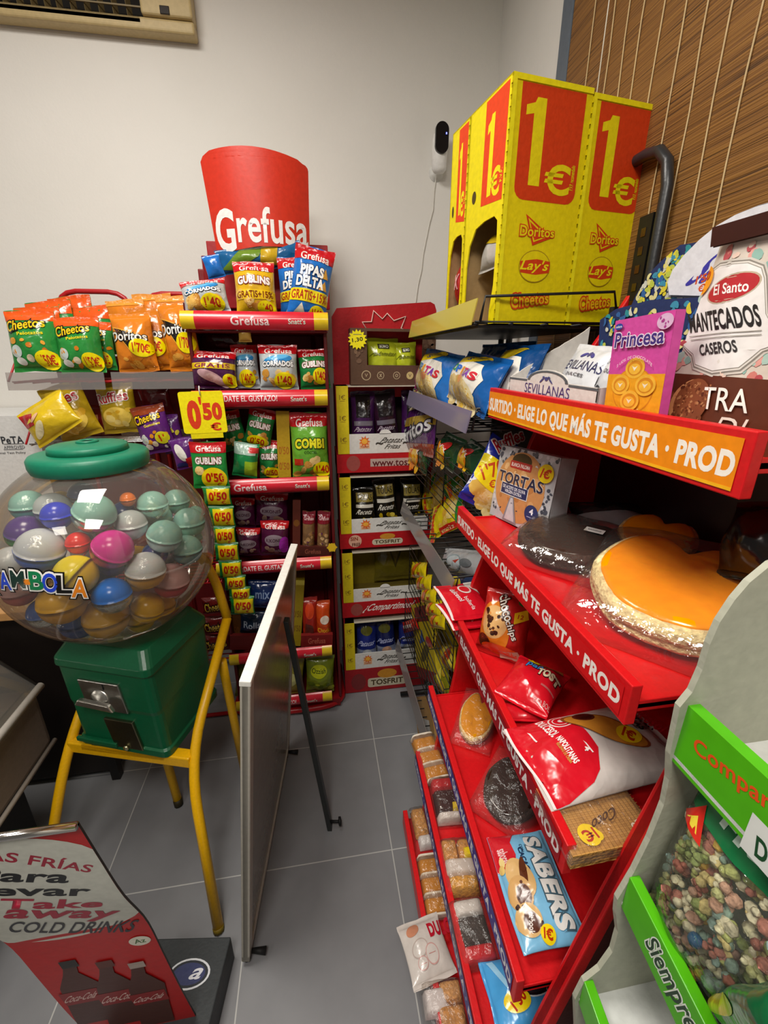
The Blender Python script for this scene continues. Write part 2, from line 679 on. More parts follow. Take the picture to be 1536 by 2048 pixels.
m = MB(); m.box((-3, -2.5, -.05), (WX, WY, 0), m_floor); struct(m.build('floor'))
m = MB(); m.box((-3, WY, 0), (WX + .1, WY + .1, 2.95), m_wall); struct(m.build('wall_back'))
m = MB(); m.box((WX, -2.5, 0), (WX + .1, WY, 2.95), m_wall); struct(m.build('wall_right'))
m = MB(); m.box((-3, -2.5, 2.95), (WX + .1, WY + .1, 3.0), m_wall); struct(m.build('ceiling'))
# window frame behind the blind
m = MB()
for a, c in (((WX - .03, 1.452, .9), (WX, 1.51, 2.92)), ((WX - .03, -.65, .9), (WX, -.59, 2.92)), ((WX - .03, -.59, 2.86), (WX, 1.452, 2.92)), ((WX - .03, -.59, .9), (WX, 1.452, .96))):
    m.box(a, c, ('#5b646f', 'satin'))
wf = m.build('window_1', bevel=.004); struct(wf)
m = MB(); m.box((WX - .012, -.59, .96), (WX - .006, 1.452, 2.86), ('#1b2026', 'gloss')); m.build('pane', wf)

# bamboo blind
m_bam, nt, b = nodes_mat('bamboo_slats')
tc = nt.nodes.new('ShaderNodeTexCoord')
mp = nt.nodes.new('ShaderNodeMapping'); mp.inputs['Scale'].default_value = (1, 1.3, 330)
n1 = nt.nodes.new('ShaderNodeTexNoise'); n1.inputs['Scale'].default_value = 1; n1.inputs['Detail'].default_value = 1.5
mp2 = nt.nodes.new('ShaderNodeMapping'); mp2.inputs['Scale'].default_value = (1, 6, 560)
n2 = nt.nodes.new('ShaderNodeTexNoise'); n2.inputs['Scale'].default_value = 1; n2.inputs['Detail'].default_value = 0
rp = nt.nodes.new('ShaderNodeValToRGB')
e = rp.color_ramp.elements
e[0].position = .30; e[0].color = lin('#34200a'); e[1].position = .66; e[1].color = lin('#92662c')
k = e.new(.45); k.color = lin('#754c1e')
mxx = nt.nodes.new('ShaderNodeMixRGB'); mxx.inputs[0].default_value = .4
bp = nt.nodes.new('ShaderNodeBump'); bp.inputs['Strength'].default_value = .7; bp.inputs['Distance'].default_value = .004
for a, c in ((tc.outputs['Object'], mp.inputs['Vector']), (mp.outputs[0], n1.inputs['Vector']), (tc.outputs['Object'], mp2.inputs['Vector']), (mp2.outputs[0], n2.inputs['Vector']),
             (n1.outputs['Fac'], mxx.inputs[1]), (n2.outputs['Fac'], mxx.inputs[2]), (mxx.outputs[0], rp.inputs['Fac']), (rp.outputs['Color'], b.inputs['Base Color']),
             (mxx.outputs[0], bp.inputs['Height']), (bp.outputs['Normal'], b.inputs['Normal'])):
    nt.links.new(a, c)
b.inputs['Roughness'].default_value = .6
bl = thing('bamboo_blind', 'brown bamboo slat blind with pale cords hanging over the window', 'blind', (.742, .4, 1.15))
m = MB(); m.box((-.003, -.95, 0), (.003, 1.04, 1.77), m_bam); m.build('slat_sheet', bl)
for i, (px, sw) in enumerate(((1192, 0), (1232, 1), (1262, 0), (1291, 1), (1330, 0), (1374, 1), (1419, 0), (1468, 1), (1526, 0))):
    y = at(px, 0, X=.737).y - .4
    m = MB()
    m.tube([(-.0055 + .0008 * sin(z * 3 + i), y + .0025 * sin(z * 1.7 + i * 2), z * .12) for z in range(15)], .0016, ('#c9b084', 'matte'), 5)
    m.build('cord', bl)
p = at(1217, 0, X=.725)
m = MB(); m.tube([(.725, p.y, 2.9), (.725, p.y - .004, 2.4), (.727, p.y + .004, 1.9)], .0014, ('#e6e2d6', 'matte'), 6)
tag(m.build('pull_cord'), 'thin white pull cord hanging in front of the bamboo blind', 'cord')

# ------------------------------------------------------------------ air conditioner
z0 = at(388, 90, Y=WY).z
yf = at(375, 68, Z=z0).y - .012
xr = at(388, 60, Y=yf).x
zo = at(284, 46, Y=yf).z; xo = at(284, 46, Y=yf).x
IV = ('#bda878', 'satin')
ac = thing('air_conditioner', 'yellowed wall air conditioner with open dark vent high on the wall', 'air conditioner', (xr - .4, WY, z0))
O = Vector((xr - .4, WY, z0))
m = MB()
def acb(x0, x1, y0, y1, za, zb, mm=IV):
    m.box((x0 - O.x, y0 - O.y, za - O.z), (x1 - O.x, y1 - O.y, zb - O.z), mm)
xl = xr - .9
acb(xl, xr, yf + .012, WY - .001, z0, z0 + .035)
acb(xo, xr, yf, WY - .001, z0 + .035, z0 + .34)
acb(xl, xl + .08, yf, WY - .001, z0 + .035, z0 + .34)
acb(xl + .08, xo, yf, WY - .001, zo + .10, z0 + .34)
acb(xl + .08, xo, yf + .012, WY - .001, z0 + .035, zo)
acb(xl + .08, xo, WY - .02, WY - .002, zo, zo + .1, ('#15110c', 'matte'))
m.build('housing', ac, bevel=.008, seg=3)
m = MB(); m.box((xl + .08 - O.x, yf + .012 - O.y, zo + .045 - O.z), (xo - O.x, yf + .016 - O.y, zo + .049 - O.z), ('#7d6d4a', 'satin')); m.build('vane_rod', ac)
for px in (5, 33, 61, 88, 112, 140, 168, 196, 224, 252):
    x = at(px, 20, Y=yf).x - O.x
    m = MB()
    m.slab([(x, yf + .02 - O.y, zo + .002 - O.z), (x + .018, yf + .07 - O.y, zo + .002 - O.z), (x + .012, yf + .07 - O.y, zo + .1 - O.z), (x - .006, yf + .02 - O.y, zo + .1 - O.z)], .002, ('#6e5f3e', 'satin'))
    m.build('louver', ac)
a = at(318, 10, Y=yf); c = at(340, 30, Y=yf)
m = MB(); m.box((a.x - O.x, yf - .002 - O.y, c.z - O.z), (c.x - O.x, yf + .002 - O.y, a.z - O.z), ('#1f1712', 'gloss')); m.build('display_window', ac, bevel=.002)

# ------------------------------------------------------------------ wall camera and its wire
c = at(880, 300, Y=WY - .05)
sc_ = thing('security_camera', 'small white wall camera with a black oval face and blue light', 'camera', (c.x, WY, c.z))
m = MB()
m.lathe([(0, -.070), (.02, -.067), (.029, -.055), (.031, 0), (.031, .03), (.027, .052), (.018, .064), (0, .066)], ('#e6e4e0', 'satin'), 24, Matrix.Translation((0, -.045, -.005)) @ Matrix.Scale(.8, 4, (0, 1, 0)))
m.lathe([(.03, -.03), (.03, 0)], ('#dedcd6', 'satin'), 20, Matrix.Translation((0, -.001, -.06)) @ Matrix.Rotation(pi / 2, 4, 'X'))
m.build('body', sc_)
m = MB()
S = plane((0, -.077, .03), (1, 0, 0), (0, 0, 1))
pts = [(.026 * cos(t), (.024 if sin(t) > 0 else -.024) + .026 * sin(t)) for t in [2 * pi * k / 32 + .01 for k in range(32)]]
m.prism(pts, S, .012, ('#0d0d10', 'gloss')); f_ = m.build('face_plate', sc_, bevel=.003)
m = MB()
me_ = bpy.data.materials.new('blue_light'); me_.use_nodes = True
bb = me_.node_tree.nodes['Principled BSDF']; bb.inputs['Emission Color'].default_value = (.05, .08, 1, 1); bb.inputs['Emission Strength'].default_value = 6
m.box((.014, -.0785, .04), (.018, -.0772, .046), me_); m.build('status_light', sc_)
m = MB()
pp = [at(x, y, Y=WY - .004) - Vector((c.x, WY, c.z)) for x, y in ((878, 330), (872, 355), (868, 385), (866, 420), (858, 450), (852, 480), (846, 510), (843, 540), (836, 570), (832, 600), (826, 640))]
m.tube(pp, .0022, ('#dcd9d0', 'matte'), 6); m.build('power_cable', sc_)

# ------------------------------------------------------------------ white carton by the back wall (left)
a = at(66, 831, Y=1.74)
bx = thing('white_carton', 'white carton printed with grey animal welfare lettering behind the yellow snack bags', 'carton', (a.x, 1.74, 0))
m = MB(); m.box((-.5, 0, .02), (0, .3, a.z), ('#d5d5d3', 'card'))
pz = at(20, 905, Y=1.74)
S = plane((-.5, -.001, .02), (1, 0, 0), (0, 0, 1))
W_, H_ = .5, a.z - .02
def fx(x, y):
    q = at(x, y, Y=1.74)
    return ((q.x - a.x + .5) / W_, (q.z - .02) / H_)
it = []
for t, x, y, w, h, k, bo in (('PeTA', 25, 880, 40, 16, '#33353a', .04), ('APPROVED', 29, 894, 40, 7, '#6a6c70', .01), ('Animal Test Policy', 20, 906, 62, 7, '#55575b', .01)):
    q = fx(x, y); q2 = fx(x + w, y - h)
    it.append(('T', t, q[0], q[1], q2[0] - q[0], q2[1] - q[1], k, {'b': bo}))
for y in (888, 899):
    q = fx(8, y); q2 = fx(47, y)
    it.append(('R', q[0], q[1] - .0008, q2[0], q[1] + .0008, '#6a6c70'))
m.art(S, W_, H_, it)
m.build('box', bx, bevel=.003)

# ------------------------------------------------------------------ wooden table far left
a = at(38, 1224, Y=1.36)
tb = thing('side_table', 'light wooden table edge showing behind the ball machine', 'table', (a.x - .35, 1.41, 0))
m = MB(); m.box((-.35, -.05, a.z - .03), (.50, .28, a.z), ('#b98a55', 'satin')); m.build('table_top', tb, bevel=.003)
m = MB(); m.box((-.33, .0, .03), (.48, .26, a.z - .03), ('#1d1714', 'satin')); m.build('under_table_dark', tb, bevel=.003)  # dark block added to stand in for the darkness under the table top
for x in (-.34, .46):
    for y in (-.02, .24):
        m = MB(); m.box((x, y, 0), (x + .03, y + .03, a.z - .03), ('#1c1a19', 'satin')); m.build('leg', tb)

# ------------------------------------------------------------------ stainless display counter
FXX = -.87
ct = thing('refrigerated_counter', 'stainless steel glass fronted counter beside the yellow stool', 'counter', (FXX - .35, .8, 0))
O = Vector((FXX - .35, .8, 0))
m = MB()
m.box((-.35, -.75, .37), (.33, .44, .585), ('#7d7064', 'satin')); m.build('steel_body', ct, bevel=.03, seg=4)
m = MB(); m.box((-.33, -.7, .0), (.22, .40, .37), ('#1a1512', 'satin')); m.build('base', ct, bevel=.004)
m = MB(); m.tube([(.345, -.75, .588), (.345, .43, .60)], .011, ('#c9c3ba', 'satin'), 10); m.build('top_rail', ct)
m = MB(); m.tube([(.335, -.75, .372), (.335, .43, .385)], .007, ('#a89f94', 'satin'), 8); m.build('bottom_trim', ct)
gm = clear('counter_glass', '#d9d6cf', .10, .10, .03)
m = MB(); m.slab([(.335, -.75, .6), (.335, .43, .605), (.06, .43, .93), (.06, -.75, .92)], .005, gm); m.build('glass_front', ct)
m = MB(); m.tube([(.337, .43, .6), (.06, .43, .93)], .006, ('#2a2623', 'satin'), 8); m.build('glass_edge', ct)
m = MB(); m.box((-.34, -.7, .585), (.3, .42, .592), ('#a79b92', 'metal')); m.build('tray', ct)

# ------------------------------------------------------------------ A-frame whiteboard
bn, bf = at(491, 1934, Z=0), at(573, 1502, Z=0)
tn = at(490, 1364, Y=bn.y); tf = at(583, 1068, Y=bf.y + .02)
tn = Vector((tn.x, bn.y, tn.z)); tf = Vector((tf.x, bf.y + .02, tn.z + .01))
ex = (bf - bn).normalized(); ez = (tn - bn).normalized(); en = ex.cross(ez)      # en faces the aisle side
wb = thing('whiteboard_sign', 'grey framed pavement board seen edge on with a black rear strut', 'board', M=Matrix.Translation(bn))
W_ = (bf - bn).length; H_ = (tn - bn).length
def wbp(u, v, t): return ex * u + ez * v + en * t
def wbx(u0, u1, v0, v1, t0, t1, mm, mb):
    mb.hexa([wbp(u0, v0, t0), wbp(u1, v0, t0), wbp(u1, v0, t1), wbp(u0, v0, t1), wbp(u0, v1, t0), wbp(u1, v1, t0), wbp(u1, v1, t1), wbp(u0, v1, t1)], mm)
AL = ('#b7b1a5', 'metal')
m = MB(); wbx(.0, W_, .03, H_ - .01, -.006, .006, ('#8f8a80', 'gloss'), m); m.build('panel', wb)
for nm, q in (('frame_post', (0, .032, .02, H_ - .005)), ('frame_post', (W_ - .032, W_, .02, H_ - .005)), ('frame_bar', (.0, W_, .02, .045))):
    m = MB(); wbx(*q, -.011, .011, ('#b5b0a4', 'satin'), m); m.build(nm, wb, bevel=.003)
m = MB(); wbx(-.001, W_ + .001, H_ - .012, H_ + .002, -.012, .012, ('#f2f1ea', 'satin'), m); m.build('top_bar', wb, bevel=.002)
for u in (.02, W_ - .03):
    m = MB(); m.tube([wbp(u, .0, 0), wbp(u, .035, 0)], .011, ('#151515', 'rubber'), 10)
    m.tube([wbp(u, .03, .012), wbp(u, .03, .05)], [.006, .010], ('#151515', 'rubber'), 10)
    m.build('foot', wb)
sf = at(660, 1655, Z=0) - bn
st0 = wbp(W_ * .62, H_ * .86, .018)
m = MB()
d_ = (st0 - sf); 
q = ex * .014; w2 = en * .008
m.hexa([sf - q - w2, sf + q - w2, sf + q + w2, sf - q + w2, st0 - q - w2, st0 + q - w2, st0 + q + w2, st0 - q + w2], ('#232625', 'satin'))
s_ = m.build('strut', wb, bevel=.002)
m = MB(); m.tube([sf + Vector((0.0, 0, .03)), sf + Vector((.04, -.01, .035))], [.005, .005], ('#151515', 'rubber'), 8)
m.lathe([(0, -.006), (.014, -.004), (.014, .004), (0, .006)], ('#151515', 'rubber'), 14, Matrix.Translation(sf + Vector((.035, -.008, .035))) @ Matrix.Rotation(pi / 2, 4, 'Y'))
m.build('knob', s_)

# ------------------------------------------------------------------ yellow stool chair
YE = ('#e8b008', 'paint')
sr, sl = at(378, 1525, Z=.45), at(134, 1492, Z=.45)
u = (sl - sr); u.z = 0
fwd = Vector((.3, .95, 0))
ch = thing('metal_chair', 'yellow tubular metal chair carrying the ball machine', 'chair', M=Matrix.Translation((sr + sl) / 2 - Vector((0, 0, .45))))
O = (sr + sl) / 2 - Vector((0, 0, .45))
def bez(P, n=6):
    out = [P[0]]
    for i in range(1, len(P) - 1):
        a, b_, c_ = P[i] + (P[i - 1] - P[i]) * .3, P[i], P[i] + (P[i + 1] - P[i]) * .3
        for k in range(n + 1):
            t = k / n
            out.append(a * (1 - t) ** 2 + b_ * 2 * t * (1 - t) + c_ * t * t)
    return out + [P[-1]]
def side(P0):
    rf = at(438, 1862, Z=0.0); mid = sr + fwd * .30 + Vector((0, 0, .29)); top = at(424, 1138, Y=1.33)
    return rf, mid, top
rf, mid, top = side(0)
leg_d = rf - sr
# right side: leg, rail and back upright are one bent tube; the left mirrors it
for sgn, base in ((1, sr), (-1, sl)):
    if sgn == 1:
        foot, md, tp = rf, mid, top
    else:
        foot = sl + Vector((-.09, leg_d.y, leg_d.z)); md = sl + fwd * .30 + Vector((.01, 0, .29)); tp = top + u
    m = MB()
    m.tube([p - O for p in bez([foot, base, md])], .0145, YE, 12)
    l_ = m.build('leg', ch)
    m = MB(); m.tube([foot - O + Vector((0, 0, -.0)), foot - O + (base - foot) * .03], .0155, ('#6d5a12', 'rubber'), 10); m.build('foot_cap', l_)
mm_ = (top + top + u) / 2
m = MB(); m.tube([p - O for p in bez([mid, mid + (top - mid) * .75, top + u * .08 + Vector((0, 0, .05)), top + u * .92 + Vector((0, 0, .05)), mid + u + (top - mid) * .75, mid + u])], .0145, YE, 12); m.build('backrest', ch)
for a_, b_ in ((mid - Vector((.02, .06, .12)), at(492, 1556, Z=0)), (mid + u - Vector((-.05, .06, .12)), at(358, 1610, Z=0))):
    m = MB(); m.tube([p - O for p in bez([a_, a_ + Vector((0, .015, -.12)), b_])], .0145, YE, 12); l_ = m.build('leg', ch)
    m = MB(); m.tube([b_ - O, b_ - O + (a_ - b_) * .04], .0155, ('#2b2410', 'rubber'), 10); m.build('foot_cap', l_)
m = MB()
un = u.normalized()
for a_, b_ in ((sr - O, sl - O),):
    for k in range(1):
        m.hexa([a_ - Vector((0, 0, .025)), b_ - Vector((0, 0, .025)), b_ + fwd * .035 - Vector((0, 0, .025)), a_ + fwd * .035 - Vector((0, 0, .025)),
                a_ + Vector((0, 0, .012)), b_ + Vector((0, 0, .012)), b_ + fwd * .035 + Vector((0, 0, .012)), a_ + fwd * .035 + Vector((0, 0, .012))], YE)
m.build('seat_rail', ch, bevel=.004)
m = MB()
a_, b_ = sr - O + un * .075, sl - O - un * .045
m.hexa([a_ - Vector((0, 0, .01)), b_ - Vector((0, 0, .01)), b_ + fwd * .21 - Vector((0, 0, .01)), a_ + fwd * .21 - Vector((0, 0, .01)),
        a_ + Vector((0, 0, .012)), b_ + Vector((0, 0, .012)), b_ + fwd * .21 + Vector((0, 0, .012)), a_ + fwd * .21 + Vector((0, 0, .012))], YE)
m.build('seat', ch, bevel=.004)

# ------------------------------------------------------------------ capsule ball machine
ZB = .463
pl, pr_ = at(163, 1482, Z=ZB), at(340, 1515, Z=ZB)
ex = (pr_ - pl); Wm = ex.length; ex.normalize(); ey = Vector((-ex.y, ex.x, 0))
gm_ = thing('capsule_machine', 'green ball vending machine with a clear globe on the yellow chair', 'vending machine',
            M=Matrix.Translation((pl + pr_) / 2) @ Matrix((ex, ey, Vector((0, 0, 1)))).transposed().to_4x4())
Mi = Matrix.Translation((pl + pr_) / 2) @ Matrix((ex, ey, Vector((0, 0, 1)))).transposed().to_4x4()
GI = Mi.inverted()
GR = ('#0b5a38', 'paint')
hw = Wm / 2
m = MB()
# stacked rings: (z, half width, front y, back y)
rings = [(0, hw + .002, -.006, .262), (.022, hw + .002, -.006, .262), (.026, hw - .004, 0, .256), (.15, hw - .004, -.004, .256), (.165, hw - .003, -.008, .256),
         (.285, hw - .003, -.012, .258), (.292, hw + .003, -.017, .263), (.312, hw + .002, -.015, .262), (.352, hw - .022, .015, .24)]
vs, fs = [], []
def rrect(x, y0, y1, z, r=.03, n=5):
    out = []
    for cx, cy, a0 in ((x - r, y0 + r, -90), (x - r, y1 - r, 0), (-x + r, y1 - r, 90), (-x + r, y0 + r, 180)):
        for q in range(n):
            an = radians(a0 + q * 90 / (n - 1)); out.append(Vector((cx + r * cos(an), cy + r * sin(an), z)))
    return out
for z, x, y0, y1 in rings:
    vs += rrect(x, y0, y1, z, .022)
n = 20
for i in range(len(rings) - 1):
    for k in range(n):
        fs.append((i * n + k, i * n + (k + 1) % n, (i + 1) * n + (k + 1) % n, (i + 1) * n + k))
fs.append(tuple(reversed(range(n)))); fs.append(tuple((len(rings) - 1) * n + k for k in range(n)))
m.add(vs, fs, GR, False)
m.build('body', gm_, bevel=.002)
# coin plate, knob, flap
m = MB(); m.hexa([(-.072, -.0145, .155), (.058, -.0145, .155), (.058, -.002, .155), (-.072, -.002, .155), (-.078, -.018, .255), (.050, -.018, .255), (.050, -.006, .255), (-.078, -.006, .255)], ('#b9b7b2', 'metal'))
m.box((.0, -.0195, .232), (.004, -.014, .252), ('#111111', 'matte')); pl_ = m.build('coin_plate', gm_, bevel=.002)
m = MB()
Mk = Matrix.Translation((-.016, -.015, .20)) @ Matrix.Rotation(radians(78), 4, 'X')
m.lathe([(0, 0), (.03, 0), (.028, .008), (.014, .012), (0, .013)], ('#c4c2bc', 'metal'), 20, Mk)
m.hexa([(-.082, -.042, .186), (.040, -.042, .180), (.040, -.030, .180), (-.082, -.030, .186), (-.070, -.040, .204), (.026, -.040, .199), (.026, -.027, .199), (-.070, -.027, .204)], ('#c9c7c1', 'metal'))
m.build('turn_knob', pl_, bevel=.003)
m = MB(); m.hexa([(-.022, -.0085, .016), (.072, -.0085, .016), (.072, .0, .016), (-.022, .0, .016), (-.034, -.0115, .12), (.060, -.0115, .12), (.060, -.001, .12), (-.034, -.001, .12)], ('#8b8670', 'metal'))
fl = m.build('prize_flap', gm_, bevel=.002)
m = MB(); m.lathe([(0, 0), (.008, .001), (.008, .006), (0, .008)], ('#d5cfa8', 'metal'), 12, Matrix.Translation((.02, -.009, .022)) @ Matrix.Rotation(pi / 2, 4, 'X')); m.build('lock', fl)
m = MB(); m.hexa([(-hw + .002, -.014, .016), (-.012, -.014, .016), (-.012, -.004, .016), (-hw + .002, -.004, .016), (-hw + .002, -.014, .03), (-.012, -.014, .03), (-.012, -.004, .03), (-hw + .002, -.004, .03)], GR)
m.build('lip', gm_, bevel=.002)
# globe
GC = at(222, 1090, Y=1.20); GRd = .268
gcl = clear('globe_acrylic', '#f4f1ea', .05, .05, .03)
Lg = GI @ GC
prof = []
for k in range(33):
    t = -pi / 2 + pi * k / 32
    r, z = GRd * cos(t), GRd * .97 * sin(t)
    prof.append((max(r, 0), z))
prof = [(r, z) for r, z in prof if z > -.24 and z < .228]
prof = [(0, prof[0][1])] + prof
m = MB(); m.lathe(prof, gcl, 64, Matrix.Translation(Lg)); gl_ = m.build('globe', gm_)
# letters on the globe
def sphere_hit(px, py, R, zs=.97):
    d = (FW * FPX + RT * (px - 768) - UP * (py - 1024)).normalized()
    o = CAM - GC
    d2 = Vector((d.x, d.y, d.z / zs)); o2 = Vector((o.x, o.y, o.z / zs))
    a, b_, c_ = d2.dot(d2), 2 * d2.dot(o2), o2.dot(o2) - R * R
    q = b_ * b_ - 4 * a * c_
    t = (-b_ - sqrt(max(q, 0))) / (2 * a)
    return CAM + d * t
m = MB()
for chh, px, py, hh, col, ro in (('R', -14, 1166, 40, '#0f7a4a', 6), ('A', 12, 1161, 38, '#2346c8', 2), ('M', 37, 1158, 38, '#17342c', 0), ('-', 56, 1163, 12, '#e8861c', 0), ('B', 74, 1161, 42, '#0f7a4a', -3), ('O', 101, 1165, 44, '#2446d0', -5), ('L', 129, 1168, 42, '#141414', -8), ('A', 160, 1176, 44, '#e8861c', -12)):
    p0 = sphere_hit(px, py, GRd)
    nrm = (p0 - GC).normalized()
    rx = Vector((0, 0, 1)).cross(nrm).normalized(); ry = nrm.cross(rx)
    rx, ry = rx * cos(radians(ro)) + ry * sin(radians(ro)), ry * cos(radians(ro)) - rx * sin(radians(ro))
    sc = (p0 - CAM).length / 1010.0
    hm = hh * sc; wm = (26 if chh != '-' else 12) * sc * 1.15
    if chh == 'M': wm *= 1.1
    def S(x, y, off, p0=p0, rx=rx, ry=ry):
        q = p0 + rx * x + ry * y - GC
        q = Vector((q.x, q.y, q.z / .97)).normalized() * (GRd + .0012 + off)
        return GI @ (GC + Vector((q.x, q.y, q.z * .97)))
    base_o = {'b': .07, 'o': ('#0c0c0c', .05), 'raw': 1}
    m.art(S, 1, 1, [('T', chh, 0, 0, wm, hm, '#f4f2ec', base_o)], 'gloss', L=.012, base=.0002, step=.0004)
    m.art(S, 1, 1, [('T', chh, 0, 0, wm * .84, hm * .84, col, {'b': .025})], 'gloss', L=.012, base=.0022)
m.build('lettering', gl_)
# lid
LZ = .97 * sqrt(GRd ** 2 - .125 ** 2)
LD = ('#14785a', 'satin')
m = MB()
m.lathe([(.118, LZ - .012), (.130, LZ - .008), (.134, LZ + .004), (.134, LZ + .022), (.128, LZ + .030), (.11, LZ + .033), (0, LZ + .034)], LD, 56, Matrix.Translation(Lg))
m.lathe([(.090, LZ + .032), (.088, LZ + .047), (.084, LZ + .050), (.05, LZ + .054), (.0, LZ + .056)], LD, 56, Matrix.Translation(Lg))
m.lathe([(.026, LZ + .054), (.024, LZ + .060), (.016, LZ + .060), (.015, LZ + .056)], LD, 32, Matrix.Translation(Lg))
lid = m.build('lid', gm_)
m = MB(); m.lathe([(0, LZ + .0575), (.015, LZ + .0575)], ('#0b2a20', 'matte'), 20, Matrix.Translation(Lg)); m.build('lid_hole', lid)
# capsules inside: (px, py, radius px, depth 0 front..1, top colour, bottom colour, tilt, label)
CLR = lambda nm, t: clear('capsule_' + nm, t, .08, .72, .08, .25, 60)
TEAL, GREY, PINKC, WHT = CLR('teal', '#9ed8cc'), CLR('grey', '#c4ced2'), CLR('pink', '#e4b0b0'), CLR('white', '#e6ecf0')
caps = [
    (27, 1107, 27, 0, WHT, '#f0a80a', 70, 'yellow and clear capsule at the far left of the globe'),
    (92, 1096, 42, 0, WHT, '#2f6ae0', 20, 'large capsule half clear half blue tilted above the lettering'),
    (127, 1060, 27, .3, '#2336c8', '#2336c8', 0, 'solid dark blue capsule behind the clear and blue one'),
    (184, 1051, 40, .1, TEAL, TEAL, 30, 'pale teal foil filled capsule in the middle of the globe'),
    (55, 1062, 34, .3, '#4a2a78', '#2f8a3c', 15, 'green and purple capsule near the left wall of the globe'),
    (116, 1004, 20, .5, '#e9b90d', '#e9b90d', 0, 'small yellow capsule at the top of the pile'),
    (170, 1000, 26, .6, '#2c4a80', GREY, 10, 'dark blue and grey capsule high in the pile'),
    (62, 1025, 30, .5, TEAL, '#49a0a0', 0, 'teal capsule high on the left of the pile'),
    (112, 1032, 32, .4, GREY, '#5b7698', 0, 'slate blue capsule under the small yellow one'),
    (219, 1098, 40, .05, '#d81f98', '#b21f50', 40, 'magenta capsule with dark patterned toy inside'),
    (160, 1128, 40, 0, '#f2dd12', '#e2b90a', -50, 'bright yellow capsule just above the lettering'),
    (280, 1129, 40, 0, WHT, '#e0a21a', 8, 'capsule with clear dome and amber base right of centre'),
    (224, 1178, 37, 0, '#1f7ff0', GREY, 0, 'capsule with bright blue top and grey base'),
    (144, 1211, 42, .1, '#e0a800', '#d79a05', 0, 'amber capsule under the end of the lettering'),
    (203, 1240, 42, .1, '#dba60a', '#dba60a', 0, 'amber capsule lowest in the middle of the globe'),
    (286, 1207, 32, .15, '#e2ac08', '#e6b40f', 20, 'amber capsule low on the right of the globe'),
    (334, 1158, 38, .1, PINKC, '#c22a3a', 10, 'capsule with clear pink dome and red base'),
    (305, 1075, 36, .1, TEAL, '#a8c8cc', 20, 'teal capsule with pale toy above the amber based one'),
    (256, 1063, 32, .3, GREY, '#a9b6c4', 0, 'clear grey capsule between two teal ones'),
    (366, 1104, 33, .1, TEAL, '#5f8e9c', 0, 'dark teal capsule near the right wall of the globe'),
    (370, 1044, 33, .15, TEAL, '#8fc6b2', 0, 'teal capsule with a small red badge at right'),
    (303, 1019, 31, .4, TEAL, TEAL, 0, 'teal capsule next to the orange toy'),
    (359, 1007, 27, .5, TEAL, '#68b09c', 0, 'teal capsule highest on the right of the pile'),
    (398, 1024, 20, .3, TEAL, TEAL, 0, 'small teal capsule touching the right wall of the globe'),
    (256, 1004, 15, .3, '#f07a18', '#c4601a', 0, 'small orange capsule at the top of the pile'),
    (134, 1252, 36, .1, '#3f5fa8', '#3d57a0', 0, 'slate blue capsule at the bottom of the globe'),
    (266, 1257, 28, .15, '#d9b40c', '#c79f10', 0, 'small yellow capsule at the bottom right of the globe'),
    (325, 1213, 22, .3, '#d99a0a', '#d99a0a', 0, 'small amber capsule beside the green body'),
    (156, 1100, 22, .3, '#d8261e', '#d8261e', 0, 'small red capsule between blue and magenta ones'),
    (78, 1207, 34, .2, CLR('lilac', '#9a94b8'), '#7f7aa8', 0, 'lilac capsule under the lettering'),
    (28, 1198, 28, .1, PINKC, '#c8504a', 0, 'pinkish red capsule under the first letters'),
    (253, 1228, 22, .3, GREY, GREY, 0, 'small clear capsule between the amber ones'),
    (319, 1108, 26, .4, '#2b4f9c', '#2b4f9c', 0, 'navy capsule behind the amber based one'),
    (219, 1140, 26, .4, '#3a2f86', '#3a2f86', 0, 'indigo capsule behind the blue topped one'),
    (200, 1020, 28, .6, TEAL, '#7ab8b0', 10, 'teal capsule behind the pale foil filled one'),
    (240, 1030, 26, .6, '#24407c', GREY, 0, 'navy and grey capsule left of the orange toy'),
    (330, 1035, 30, .5, TEAL, '#9ad0c4', 25, 'teal capsule between the two at the top right'),
    (150, 1075, 24, .5, GREY, '#8fa0b0', 0, 'grey capsule behind the dark blue one'),
    (110, 1150, 30, .5, '#c8b41a', '#c8a010', 0, 'yellow capsule hidden behind the lettering'),
    (180, 1180, 28, .5, '#27408c', '#27408c', 0, 'dark blue capsule behind the last letter'),
    (330, 1120, 24, .6, GREY, '#9fb0ba', 0, 'grey capsule behind the pink domed one'),
    (60, 1150, 30, .5, '#8a2a6a', PINKC, 0, 'purple and pink capsule behind the letters'),
    (380, 1075, 26, .5, TEAL, TEAL, 0, 'teal capsule deep on the right of the globe'),
    (100, 1225, 28, .4, '#3c5aa0', GREY, 0, 'blue grey capsule low on the left of the pile'),
    (300, 1170, 26, .4, '#d8a81a', '#d8a81a', 0, 'golden capsule between the amber and pink ones'),
]
P_, R_ = [], []
for px, py, rp_, dp, *_ in caps:
    p0 = sphere_hit(px, py, GRd - .05 - dp * .10)
    P_.append(p0); R_.append(rp_ * (p0 - CAM).length / 1010.0 * .96)
for itn in range(40):
    for i in range(len(P_)):
        for j in range(i):
            d = P_[i] - P_[j]; L_ = d.length; mn = R_[i] + R_[j] + .0012
            if L_ < mn:
                k = d / max(L_, 1e-5) * (mn - L_) * .5
                P_[i] = P_[i] + k; P_[j] = P_[j] - k
        d = P_[i] - GC; mxr = GRd * .965 - R_[i] - .003
        if d.length > mxr: P_[i] = GC + d.normalized() * mxr
        floor_z = GC.z - .228 + R_[i]
        if P_[i].z < floor_z: P_[i].z = floor_z
